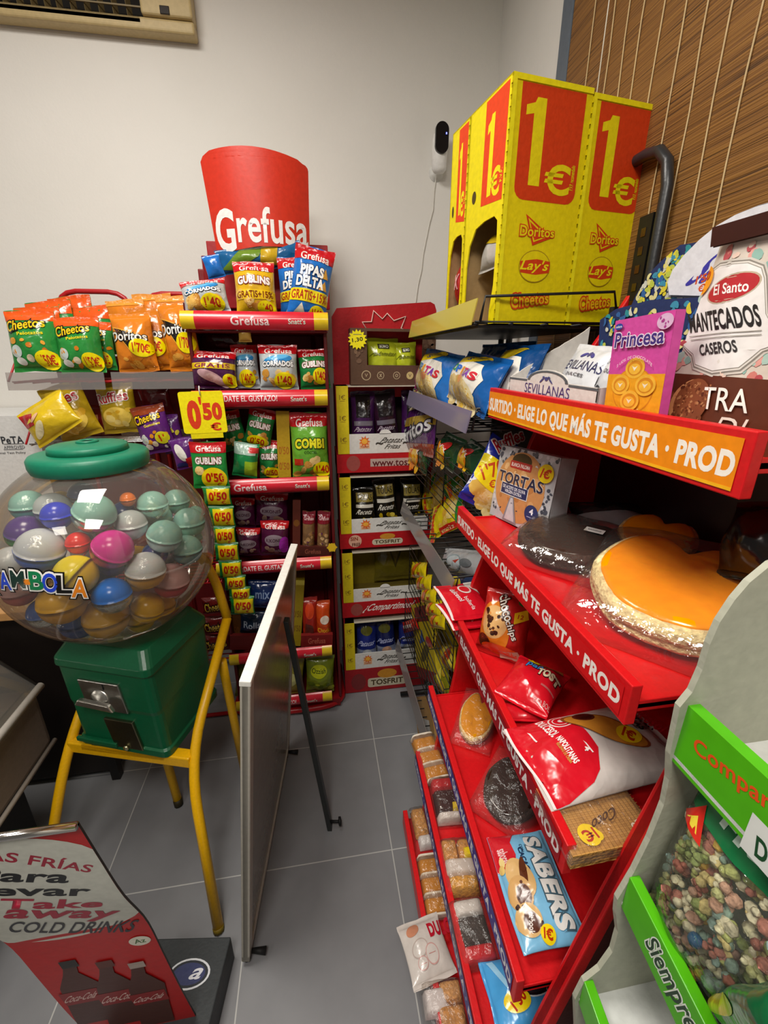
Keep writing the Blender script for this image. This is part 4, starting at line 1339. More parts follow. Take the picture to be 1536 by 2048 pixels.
B('peanut_snack_bag', 'green bag beside the yellow tray wall on the third rail', 'snack bag', fr((520, 955), (562, 955), (528, 880), Y=1.69), .025, GRN, a_gublins(False, 11), price(.6, .16, .4, .16, "0'50"), g3, 76)
B('peanut_snack_bag', 'light green cocktail mix bag at the right of the third rail', 'snack bag', fr((586, 957), (660, 954), (582, 826), Y=1.645, d=.02), .04, '#68a832', a_grefusa('COMBI', '#e8e028', '#1a3a14', [('T', 'CÓCTEL', .52, .42, .36, .05, '#2a4a1c', {'b': .02}), ('R', .06, .22, .3, .32, '#b83018')], .555, .15, .8, sd=12, by=.02, bh=.28), price(.82, .14, .26, .12, "1'40"), g3, 77)
F = fr((557, 955), (582, 955), (556, 822), Y=1.66)
carton('tray_carton', 'narrow yellow carton wall marked with the same price on the third rail', 'carton', F, .12, '#a8861a', [('R', 0, 0, 1, 1, '#b8941a'), ('T', "0'50", .5, .42, .8, .12, '#a8641a'), ('T', "0'50", .5, .18, .8, .12, '#a8641a')])
g4 = 'dark purple snack bags on the fourth rail'
for i, (bl_, br_, tl_, lab) in enumerate((((466, 1055), (512, 1055), (468, 995), 'dark purple bag upper left on the fourth rail'), ((512, 1050), (577, 1050), (512, 985), 'dark purple bag upper middle on the fourth rail'),
                                      ((474, 1110), (522, 1110), (476, 1055), 'purple bag with grey oval lower left on the fourth rail'), ((522, 1110), (578, 1110), (522, 1040), 'purple bag with bright violet patch on the fourth rail'))):
    it = a_grefusa(None, bodies=[('E', .5, .5, .36, .16, '#8a7a84'), ('T', 'KIKONES', .5, .5, .6, .1, '#4a2a3a', {'b': .03}), ('F', .2, .1, .8, .3, 6, .12, ['#9a7a6a', '#8a6a7a'], i)], blobs=False)
    if i == 3: it.append(('E', .85, .35, .18, .25, '#a82ab0'))
    B('peanut_snack_bag', lab, 'snack bag', fr(bl_, br_, tl_, Y=1.66 if i > 1 else 1.72), .03, '#4a1436', it, (), g4, 80 + i, q=.8)
for i, (x, lab) in enumerate(((604, 'left slim clear nut bag on the fourth rail'), (633, 'right slim clear nut bag on the fourth rail'))):
    B('nut_bag', lab, 'snack bag', fr((x, 1112), (x + 25, 1112), (x + 1, 1022), Y=1.65), .02, '#7a5a3a', [('F', .1, .05, .9, .6, 20, .17, ['#b08a5a', '#8a6238', '#caa878', '#5a2a4a'], i), ('R', 0, .75, 1, 1, '#7a1626'), ('T', 'Grefusa', .5, .86, .8, .07, '#d8b8b8')], (), 'slim nut bags', 85 + i, q=.8)
F = fr((585, 1112), (600, 1112), (582, 1000), Y=1.66)
carton('tray_carton', 'narrow dark brown carton wall beside the slim nut bags', 'carton', F, .12, '#5a2418', [('E', .5, .6, .4, .06, '#7a4a1a')])
F = fr((600, 1112), (664, 1112), (600, 1094), Y=1.625)
carton('tray_carton', 'low dark carton lip holding the slim nut bags', 'carton', F, .02, '#4a1c14', [('T', 'Grefusa', .4, .5, .5, .5, '#8a4a3a')])
m = MB(); p = at(664, 1095, Y=1.60)
m.art(plane(p, (1, 0, 0), (0, 0, 1)), .04, .04, [('B', 0, 0, .55, .38, 6, '#d8b420')]); m.prism([(.018 * cos(t * pi / 4), .018 * sin(t * pi / 4)) for t in range(8)], plane(p, (1, 0, 0), (0, 0, 1)), .002, ('#d8b420', 'card'))
tag(m.build('star_tag'), 'small yellow star tag at the right end of the fourth rail', 'price tag')
F = fr((582, 1292), (601, 1292), (582, 1160), Y=1.66)
carton('tray_carton', 'narrow yellow carton wall on the fifth rail by the board', 'carton', F, .12, '#9a8418', [('R', 0, .93, 1, 1, '#c8b84a'), ('T', "0'50", .5, .5, .8, .1, '#7a5a14'), ('T', "0'50", .5, .28, .8, .1, '#7a5a14')])
g5 = 'snack bags on the fifth rail'
for i, (bl_, br_, tl_, col, it, lab) in enumerate((
        ((496, 1215), (556, 1215), (498, 1160), '#16306a', [('T', 'mix', .5, .6, .5, .3, '#8aa0c8')], 'dark blue bag at the top of the fifth rail'),
        ((480, 1265), (530, 1265), (482, 1222), '#20304a', [('T', 'Rolls', .5, .5, .7, .3, '#b8c4d8')], 'navy bag with pale lettering on the fifth rail'),
        ((520, 1285), (575, 1285), (522, 1230), '#5a1414', (), 'dark red bag behind the whiteboard on the fifth rail'),
        ((606, 1285), (636, 1283), (605, 1195), '#a8241a', [('E', .5, .75, .3, .16, '#e04a24'), ('P', [(.1, .05), (.9, .05), (.7, .45), (.2, .5)], '#5a2418')], 'red bag at the left of the red tray on the fifth rail'),
        ((634, 1283), (664, 1280), (634, 1202), '#c8481a', [('E', .6, .6, .3, .1, '#e8d8c8', 30), ('T', 'Chock', .5, .35, .8, .12, '#f0c030', {'b': .04})], 'orange bag at the right of the red tray on the fifth rail'))):
    B('peanut_snack_bag', lab, 'snack bag', fr(bl_, br_, tl_, Y=1.67), .028, col, it, (), g5, 90 + i, q=.7)
F = fr((602, 1294), (665, 1291), (602, 1272), Y=1.628)
carton('tray_carton', 'low red carton lip in front of the orange bag on the fifth rail', 'carton', F, .02, '#7a1a18', [('T', 'Grefusa', .5, .5, .55, .5, '#b05a4a')])
F = fr((455, 1290), (482, 1290), (455, 1232), Y=1.68)
carton('tray_carton', 'small brown carton wall at the left end of the fifth rail', 'carton', F, .1, '#7a4a1c', [('T', "0'50", .5, .5, .7, .3, '#9a5a2a')])
F = fr((460, 1300), (578, 1298), (460, 1272), Y=1.63)
carton('tray_carton', 'long low dark red carton lip at the left of the fifth rail', 'carton', F, .02, '#641616', ())
B('peanut_snack_bag', 'yellow green bag with oval badge at the right of the lowest rail', 'snack bag', fr((612, 1386), (668, 1382), (607, 1313), Y=1.655), .035, '#7a8a22', [('E', .45, .68, .3, .16, '#c8d020', 10), ('T', 'Ozzish', .45, .7, .5, .12, '#3a4a14', {'b': .04}), ('F', .1, .05, .9, .35, 8, .12, ['#a8b030', '#5a6a1c'], 4)], (), 'bags on the lowest rail', 96)
B('peanut_snack_bag', 'pale yellow bag seen beside the strut on the lowest rail', 'snack bag', fr((548, 1388), (606, 1386), (550, 1316), Y=1.68), .03, '#a8a03a', [('E', .5, .5, .3, .2, '#d8d890')], (), 'bags on the lowest rail', 97, q=.7)
B('peanut_snack_bag', 'olive bag hidden behind the whiteboard on the lowest rail', 'snack bag', fr((470, 1392), (545, 1390), (472, 1320), Y=1.68), .03, '#6a6a22', (), (), 'bags on the lowest rail', 98, q=.6)

# price card hanging from the second rail, and the strip of little bags
F = fr((369, 868), (456, 864), (358, 784), Y=1.555)
card = thing('price_card', 'yellow hanging card with big red price above the bag strip', 'price card', M=F.M)
m = MB(); pts = []
for cx, cy, a0 in ((F.w - .008, .008, -90), (F.w - .008, F.h - .008, 0), (.008, F.h - .008, 90), (.008, .008, 180)):
    pts += [(cx + .008 * cos(radians(a0 + q * 30)), cy + .008 * sin(radians(a0 + q * 30))) for q in range(4)]
m.prism(pts, FLAT, .0012, ('#f4e400', 'card'))
m.art(FLAT, F.w, F.h, [('T', '0', .29, .45, .30, .70, '#d83a14', {'b': .06}), ('T', "'", .465, .78, .06, .18, '#d83a14', {'b': .05}), ('T', '50', .71, .52, .44, .42, '#d83a14', {'b': .06}), ('T', '€', .74, .15, .24, .2, '#d83a14', {'b': .04})])
m.build('card', card)
m = MB(); m.box((F.w * .14, .0008, -.018), (F.w * .88, .003, .03), ('#e8d800', 'card')); m.build('lower_tab', card)
m = MB(); m.tube([(F.w * .5, -.004, F.h - .012), (F.w * .5, -.006, F.h + .006), (F.w * .5, .0, F.h + .016), (F.w * .5, .008, F.h + .01)], .002, ('#e8e8e4', 'gloss'), 6); m.build('cable_tie', card)
strip = [(424, 930, 72, 92), (437, 992, 56, 40), (447, 1033, 50, 42), (451, 1071, 46, 38), (456, 1104, 48, 38), (463, 1138, 46, 36), (472, 1165, 44, 30), (481, 1187, 44, 28), (486, 1210, 48, 36)]
nth = ['topmost and largest', 'second', 'third', 'fourth', 'fifth', 'sixth', 'seventh', 'eighth', 'lowest']
for i, (x, y, w_, h_) in enumerate(strip):
    F = fr((x - w_ / 2, y + h_ / 2), (x + w_ / 2, y + h_ / 2 - 1), (x - w_ / 2 - (5 if i == 0 else 2), y - h_ / 2), Y=1.55, d=-.012 if i else 0)
    if i == 0:
        it = [('R', 0, .78, 1, 1, RED), ('T', 'Grefusa', .52, .87, .7, .12, '#f3e9e4', {'b': .03}), ('T', 'GUBLINS', .5, .62, .75, .15, '#f4ece8', {'b': .05, 'o': ('#8a1626', .07)}), ('F', .08, .3, .5, .48, 4, .14, NUT, 3)]
        stx = [('E', .62, .22, .36, .26, '#f2d812'), ('T', "0'50", .64, .25, .52, .22, '#c42a10', {'b': .05}), ('T', '€', .74, .08, .14, .1, '#c42a10')]
    else:
        it = [('R', 0, .0, 1, .1, '#0f6a34'), ('R', 0, .93, 1, 1, '#9ac8a8')]
        stx = [('R', .16, .12, .97, .9, '#e8d010'), ('T', "0'50", .56, .58, .66, .42, '#c42a10', {'b': .05}), ('T', '€', .74, .25, .16, .2, '#c42a10')]
    B('mini_snack_bag', 'green mini snack bag, %s of the hanging strip under the price card' % nth[i], 'snack bag', F, .016, '#1f8a3c', it, stx, 'strip of mini snack bags', 100 + i, q=.8)
m = MB()
m.tube([at(x - 4, y, Y=1.575) for x, y in ((418, 880), (430, 960), (444, 1040), (452, 1110), (468, 1170), (486, 1226))], .003, ('#dfe8e4', 'film_print'), 6)
tag(m.build('clip_strip'), 'pale clip strip carrying the hanging mini bags', 'strip')

# ================================================================== CARDBOARD CRISP TOWER
TY = 1.712
tw = thing('cardboard_tower', 'red cardboard display tower with white fronted trays of potato crisps', 'display stand', (.27, 1.86, 0))
O = Vector((.27, 1.86, 0))
txl, txr = .083, .470
def tz(y): return at(680, y, Y=TY).z
CRED = '#b3121c'
a_, b_ = at(664, 622, Y=1.80), at(868, 604, Y=1.80)
m = MB()
hp = [(txl - .0, tz(772) - .05), (txr + .02, tz(772) - .05), (txr + .02, b_.z - .03), (txr + .012, b_.z - .008), (txr - .005, b_.z), (txl + .02, a_.z + .01), (txl, a_.z - .02)]
m.prism(hp, plane((-O.x, 1.80 - O.y, 0), (1, 0, 0), (0, 0, 1)), .006, (CRED, 'card'))
bp_ = [at(x / 5.12 + 640, y / 5.12 + 580, Y=1.797) for x, y in ((478, 402), (433, 328), (528, 326), (548, 212), (638, 298), (688, 240), (756, 315), (878, 270), (830, 392), (884, 412))]
m.tube([p - O for p in bp_], .0028, ('#f0cabd', 'card'), 5)
m.build('header', tw)
m = MB()
m.box((txl - O.x, TY + .004 - O.y, 0), (txl + .005 - O.x, .19 + TY - O.y, tz(772)), ('#a51019', 'card'))
m.box((txr - .005 - O.x, TY + .004 - O.y, 0), (txr - O.x, .19 + TY - O.y, tz(772)), ('#a51019', 'card'))
m.box((txl - O.x, TY + .185 - O.y, 0), (txr - O.x, TY + .19 - O.y, tz(772)), ('#4a0d12', 'card'))
m.build('shell', tw)
bands = [(909, 946, 'www.tosfrit.es', 0), (1069, 1098, 'TOSFRIT', 1), (1207, 1236, '¿Compartimos?', 2), (1342, 1387, 'TOSFRIT', 3)]
for y0, y1, t, k in bands:
    z1, z0 = tz(y0), max(0.002, tz(y1))
    m = MB(); m.box((txl - .004 - O.x, TY - .004 - O.y, z0), (txr + .004 - O.x, TY + .184 - O.y, z1), (CRED if k < 3 else '#9c1820', 'card'))
    S = plane(Vector((txl - .004, TY - .004, z0)) - O, (1, 0, 0), (0, 0, 1)); W_, H_ = txr - txl + .008, z1 - z0
    it = [('E', .165, .5, .07, .42, '#d8a890' if k == 1 else '#9a4a44')]
    if k == 1: it += [('T', 'SIN', .155, .66, .08, .26, '#8a3a1c', {'b': .03}), ('T', 'FREE', .175, .26, .09, .22, '#5a2a1c', {'b': .03})]
    if k == 3: it[0] = ('E', .165, .45, .09, .36, '#7a2a2c')
    if k == 0: it += [('R', .34, .3, .98, .72, '#b8a098'), ('T', t, .66, .5, .6, .4, '#5a1c20', {'b': .03})]
    elif k == 2: it += [('T', t, .54, .52, .56, .62, '#f0e4e0', {'b': .02, 'sh': .15})]
    else:
        s_ = .34 if k == 1 else .48
        it += [('R', .52 - s_ / 2, .16, .52 + s_ / 2, .56, '#c9c0a8', .03), ('T', t, .52, .36, s_ * .84, .24, '#4a3a20', {'b': .03}), ('E', .52, .72, s_ * .25, .2, '#c88a2a')]
    m.art(S, W_, H_, it); m.build('shelf_band', tw, bevel=.001)
tiers = [(772, 869, 908, ['#3a1448', '#2a1024', '#3a1448']), (955, 1040, 1067, ['#17140f'] * 3), (1107, 1181, 1205, None), (1248, 1311, 1340, ['#1c2a7a', '#15205a', '#27348a'])]
names = ['top', 'second', 'third', 'lowest']
for k, (y0, y1, y2, cols) in enumerate(tiers):
    zt, zm, zl = tz(y0), tz(y1), tz(y2)
    z0 = tz(bands[k][0]) + .001
    t = thing('crisp_tray', 'white fronted carton tray with yellow price strip, %s tier of the tower' % names[k], 'carton', (.27, TY + .08, z0), 'trays of the crisp tower')
    o = Vector((.27, TY + .08, z0))
    xa, xb = txl + .002, txr - .006
    xs = xa + .046
    m = MB()
    m.box((xs - o.x, TY - .002 - o.y, 0), (xb - o.x, TY + .001 - o.y, zm - z0), ('#d9d8d4', 'card'))
    m.box((xs - o.x, TY + .001 - o.y, 0), (xb - o.x, TY + .165 - o.y, .004), ('#6a5a3a' if cols else '#7a6a2a', 'card'))
    m.box((xs - o.x, TY + .16 - o.y, .0), (xb - o.x, TY + .163 - o.y, zt - z0 - .004), ('#2a1c14' if cols else '#8a7a22', 'card'))
    m.box((xb - .003 - o.x, TY - .002 - o.y, 0), (xb - o.x, TY + .163 - o.y, zt - z0), ('#7a6a3a', 'card'))
    m.box((xa - o.x, TY - .002 - o.y, zt - z0 - .004), (xb - o.x, TY + .163 - o.y, zt - z0), ('#c9c2b0', 'card'))
    # tab in the middle of the white lip
    pts = [(.024 * cos(a), .018 * sin(a)) for a in [pi * q / 10 for q in range(11)]]
    if k in (0, 2): m.prism(pts, plane((xa + .19 - o.x, TY - .002 - o.y, zm - z0 - .002), (1, 0, 0), (0, 0, 1)), .002, ('#e2e1dd', 'card'))
    S = plane((xs - o.x, TY - .0022 - o.y, 0), (1, 0, 0), (0, 0, 1)); W_, H_ = xb - xs, zm - z0
    it = [('R', .12, .26, .24, .62, '#e8b890'), ('B', .18, .62, .07, .04, 9, '#d86a2a'), ('E', .18, .62, .035, .13, '#f0b040'), ('T', 'TOSFRIT', .18, .34, .1, .1, '#a83a1c'),
          ('T', 'Patatas', .52, .66, .26, .28, '#3a3630', {'b': .005, 'sh': .25}), ('T', 'Fritas', .53, .34, .18, .24, '#3a3630', {'b': .005, 'sh': .25}),
          ('T', '~', .36, .5, .09, .14, '#3a3630'), ('T', '~', .69, .5, .09, .14, '#3a3630'), ('E', .86, .5, .045, .2, '#8a9a8a'), ('E', .86, .48, .036, .16, '#d9d8d4')]
    m.art(S, W_, H_, it)
    m.build('tray', t)
    m = MB(); m.box((xa - o.x, TY - .003 - o.y, 0), (xs - o.x, TY + .163 - o.y, zt - z0), ('#d6c31a', 'card'))
    S = plane((xa - o.x, TY - .003 - o.y, 0), (1, 0, 0), (0, 0, 1))
    m.art(S, xs - xa, zt - z0, [('T', '1€', .5, f, .5, .07, '#8a6a1c', {'b': .01}) for f in (.84, .54, .22)] + [('R', .3, f - .055, .7, f - .048, '#a88a1c') for f in (.84, .54, .22)])
    m.build('price_strip', t, bevel=.001)
    if cols:
        for i, c in enumerate(cols):
            x = xs + .012 + i * (xb - xs - .02) / 3
            w_ = (xb - xs - .02) / 3 - .006
            hh = (zt - z0) * (.86 if k else .9) * (.85 if i == 0 and k == 1 else 1)
            F = Fr(Vector((x, TY + .045 + .012 * i, z0 + .006)), Vector((x + w_, TY + .04 + .012 * i, z0 + .006 + (.01 if i == 1 else 0))), Vector((x + (.01 if i == 0 else -.004), TY + .075, z0 + hh)))
            if k == 1: it = [('R', .12, .66, .88, .88, '#8a7a3a'), ('T', 'TOLAS', .5, .77, .66, .13, '#2a2414', {'b': .01}), ('R', .1, .52, .9, .6, '#c8c4b8'), ('T', 'Receta', .5, .42, .7, .12, '#d8d4c8', {'sh': .2}), ('F', .1, .05, .9, .28, 9, .12, ['#c8a81c', '#e0c84a', '#a88a14'], i)]
            elif k == 0: it = [('R', .1, .42, .9, .5, '#6a6470'), ('T', 'Patatas', .5, .36, .7, .08, '#b8a8b8', {'sh': .2}), ('E', .4, .16, .14, .09, '#a89a20'), ('R', .2, .56, .8, .96, '#140c10'), ('E', .75, .1, .12, .05, '#b8607a')]
            else: it = [('T', 'Patatas', .5, .5, .8, .12, '#a8b0d8', {'sh': .2}), ('R', 0, .1, 1, .35, '#8a94b0'), ('E', .5, .25, .25, .1, '#d8a888' if i == 1 else '#c8ccd0'), ('E', .5, .78, .3, .1, '#6a6a28')]
            B('crisp_bag', '%s crisp bag, %s of three in the %s tower tray' % ({0: 'purple and black', 1: 'black', 3: 'dark blue'}[k], ['left', 'middle', 'right'][i], names[k]), 'snack bag', F, .03, c, it, (), 'crisp bags in the tower', 120 + 10 * k + i, q=.8)
    else:
        F = Fr(Vector((xs + .11, TY + .13, z0 + .03)), Vector((xb - .02, TY + .13, z0 + .03)), Vector((xs + .11, TY + .14, zt - .012)))
        B('crisp_bag', 'olive yellow crisp bag deep at the back of the nearly empty tower tray', 'snack bag', F, .02, '#6a601a', [('T', 'V', .5, .55, .3, .4, '#3a3410', {'b': .0})], (), None, 151, q=.6)
# brown box on top of the tower
F = fr((702, 770), (868, 770), (699, 658), Y=TY + .005)
F.h = tz(657) - tz(772)
bb_ = thing('popper_box', 'brown printed box with window standing on top of the tower', 'carton', M=F.M)
m = MB(); w_, h_ = F.w, F.h; BR = ('#5a4030', 'card')
wx0, wx1, wz0 = w_ * .19, w_ * .84, h_ * .36
m.box((0, 0, 0), (w_, .004, wz0), BR); m.box((0, 0, wz0), (wx0, .004, h_), BR); m.box((wx1, 0, wz0), (w_, .004, h_), BR); m.box((wx0, 0, h_ * .95), (wx1, .004, h_), BR)
m.box((0, .004, 0), (.004, .11, h_), BR); m.box((w_ - .004, .004, 0), (w_, .11, h_), BR); m.box((.004, .106, 0), (w_ - .004, .11, h_), ('#120d0a', 'card')); m.box((.004, .004, h_ - .004), (w_ - .004, .106, h_), BR); m.box((.004, .004, 0), (w_ - .004, .106, .004), ('#2a1c14', 'card'))
it = []
for i, x in enumerate((.18, .35, .54, .70)):
    it += [('E', x, .175, .055 if i == 0 else .042, .09 if i == 0 else .07, '#b8a482' if i != 3 else '#c8b87a'), ('E', x, .175, .046 if i == 0 else .035, .075 if i == 0 else .058, '#5a4030' if i != 3 else '#c8b87a'), ('T', 'VxoV'[i], x, .175, .035, .06, '#b8a482' if i != 3 else '#5a4030', {'b': .01})]
it += [('F', .02, .42, .15, .9, 10, .035, ['#7a5e48', '#6d5240'], 3), ('F', .87, .42, .98, .92, 14, .035, ['#7a5e48', '#6d5240'], 4)]
m.art(FLAT, w_, h_, it)
m.build('box', bb_)
for i, (a0, a1, zt, lab) in enumerate(((.21, .60, .78, 'lime green bag at the left in the brown box window'), (.56, .83, .70, 'lime green bag leaning right in the brown box window'))):
    o = F.M
    f2 = Fr(o @ Vector((a0 * w_, .05 - .015 * (1 - i), .012)), o @ Vector((a1 * w_, .05, .012 + .006 * i)), o @ Vector((a0 * w_ + .004 * i, .06, zt * h_ + .012)))
    B('popped_snack_bag', lab, 'snack bag', f2, .03, '#b8c22a', [('R', .3, .74, .68, .86, '#3a3a24'), ('T', 'SOMO', .5, .8, .3, .08, '#d8d8c8', {'b': .04}), ('T', 'Palomitas', .5, .62, .8, .1, '#6a701c', {'sh': .2})], (), 'lime green bags', 160 + i, q=.8)
p = at(715, 679, Y=TY - .002)
m = MB(); S = plane(p, (1, 0, 0), (0, 0, 1))
pts = [((.036 if q % 2 == 0 else .027) * cos(pi * q / 15), (.036 if q % 2 == 0 else .027) * sin(pi * q / 15)) for q in range(30)]
m.prism(pts, S, .0015, ('#f0e410', 'card')); m.art(lambda x, y, off: S(x - .025, y - .025, off), .05, .05, [('T', '1,30', .5, .48, .8, .32, '#1a1a14', {'r': 8}), ('R', .2, .82, .8, .87, '#8a8a5a')])
tag(m.build('price_burst'), 'yellow starburst handwritten price tag on the brown box', 'price tag')

# ================================================================== BLACK WIRE RACK along the right wall
BK = ('#141414', 'satin')
XB = .70
br_ = thing('black_wire_rack', 'black wire snack rack against the right wall with clear price rails', 'rack', (.53, 1.32, 0))
O = Vector((.53, 1.32, 0))
YN, YFAR = .99, 1.665
sh_spec = [(.357, (818, 632), (957, 574), (957, 632), '#d8c648', .42, 1.612), (.355, (812, 778), (938, 824), (930, 872), '#8d84a4', .50, None), (.337, (800, 1015), (905, 1132), (908, 1172), '#8f8a88', .45, None), (.322, (790, 1292), (852, 1440), (855, 1490), '#8f8a88', .45, None)]
shelf_z = []
for k, (xf, fa, ne, nb, colr, hz, zz) in enumerate(sh_spec):
    pf, pn, pb = at(*fa, X=xf), at(*ne, X=xf), at(*nb, X=xf)
    yf_, yn_ = min(pf.y, 1.67), max(pn.y, .985)
    zt = (pf.z + pn.z) / 2; zb = zt - .052
    if k == 0:
        yf_, yn_ = 1.66, 1.0; zt, zb = 1.672, 1.618
    shelf_z.append(zb)
    m = MB()
    zw = zb + .006
    ny = 16
    for i in range(ny + 1):
        y = YN + (YFAR - YN) * i / ny
        m.tube([Vector((xf, y, zw)) - O, Vector((XB, y, zw)) - O], .0022, BK, 5)
    for i in range(5):
        x = xf + .004 + (XB - xf - .01) * i / 4
        m.tube([Vector((x, YN, zw - .004)) - O, Vector((x, YFAR, zw - .004)) - O], .003, BK, 5)
    for y in (YN, YFAR):
        pts = [Vector((xf + .012, y, zw)), Vector((xf + .02, y, zw + .05)), Vector((XB - .02, y, zw + .065)), Vector((XB, y, zw))]
        m.tube([p - O for p in pts], .0032, BK, 6)
    if k == 0:
        m.box((xf + .012 - O.x, YN + .01 - O.y, zw - .012), (XB - O.x, YFAR - O.y, zw - .006), ('#0e0e0e', 'satin'))
    s_ = m.build('wire_shelf', br_)
    m = MB()
    m.slab([Vector((xf - .006, yf_, zb)) - O, Vector((xf - .006, yn_, zb)) - O, Vector((xf + .006, yn_, zt)) - O, Vector((xf + .006, yf_, zt)) - O], .0025,
           clear('yellow_rail', '#e8d860', .08, .62, .12) if k == 0 else clear('violet_rail', '#b4aac8', .12, .42, .1) if k == 1 else clear('grey_rail', '#b0aaa8', .14, .45, .1))
    m.build('price_rail', s_)
# lower baskets of wire mesh
for (zb, zt, xf, y0, y1) in ((.62, .82, .36, 1.0, 1.6), (.40, .60, .345, 1.02, 1.6), (1.12, 1.27, .375, 1.02, 1.62)):
    m = MB()
    for i in range(8):
        z = zb + (zt - zb) * i / 7
        m.tube([Vector((xf, y0, z)) - O, Vector((xf, y1, z)) - O], .0016, BK, 4)
    for i in range(4):
        y = y0 + (y1 - y0) * i / 3
        m.tube([Vector((xf, y, zb)) - O, Vector((xf, y, zt)) - O, Vector((XB, y, zt + .01)) - O], .0022, BK, 4)
    for i in range(9):
        x = xf + (XB - xf) * i / 8
        m.tube([Vector((x, y0, zb)) - O, Vector((x, y1, zb)) - O], .0018, BK, 4)
    m.build('wire_basket', br_)
m = MB(); m.box((XB - .004 - O.x, YN + .01 - O.y, .12), (XB - O.x, YFAR - O.y, 1.36), ('#171514', 'satin')); m.build('back_or_shade_sheet', br_)  # dark sheet added to stand in for the shade behind the lower bags
for y in (YN + .02, YFAR - .02):
    m = MB(); m.tube([Vector((XB, y, .02)) - O, Vector((XB, y, 1.66)) - O], .011, BK, 8); m.build('post', br_)
    m = MB(); m.tube([Vector((XB, y, .02)) - O, Vector((.34, y, .02)) - O], .011, BK, 8); m.build('foot', br_)
h0, h1 = .935, 1.62
zt = at(1330, 287, X=XB + .02).z
m = MB()
P = [Vector((XB + .02, h0 + .03, 1.2)), Vector((XB + .02, h0, 1.55)), Vector((XB + .02, h0, zt)), Vector((XB + .02, h1, zt)), Vector((XB + .02, h1, 1.2))]
m.tube([p - O for p in [P[0], P[1], Vector((XB + .02, h0, zt - .08)), Vector((XB + .02, h0 + .012, zt - .035)), Vector((XB + .02, h0 + .04, zt - .008)), Vector((XB + .02, h0 + .08, zt)), Vector((XB + .02, h1 - .08, zt)), Vector((XB + .02, h1, zt - .08)), P[4]]], .0115, ('#26282a', 'paint'), 12)
m.build('frame_hoop', br_)
m = MB(); m.box((XB + .012 - O.x, h0 + .015 - O.y, 1.25), (XB + .018 - O.x, h0 + .055 - O.y, zt - .12), BK)
for i in range(9):
    z = zt - .16 - i * .035
    m.box((XB + .0105 - O.x, h0 + .028 - O.y, z), (XB + .0125 - O.x, h0 + .042 - O.y, z + .016), ('#7a6a5a', 'metal'))
m.build('slotted_upright', br_)

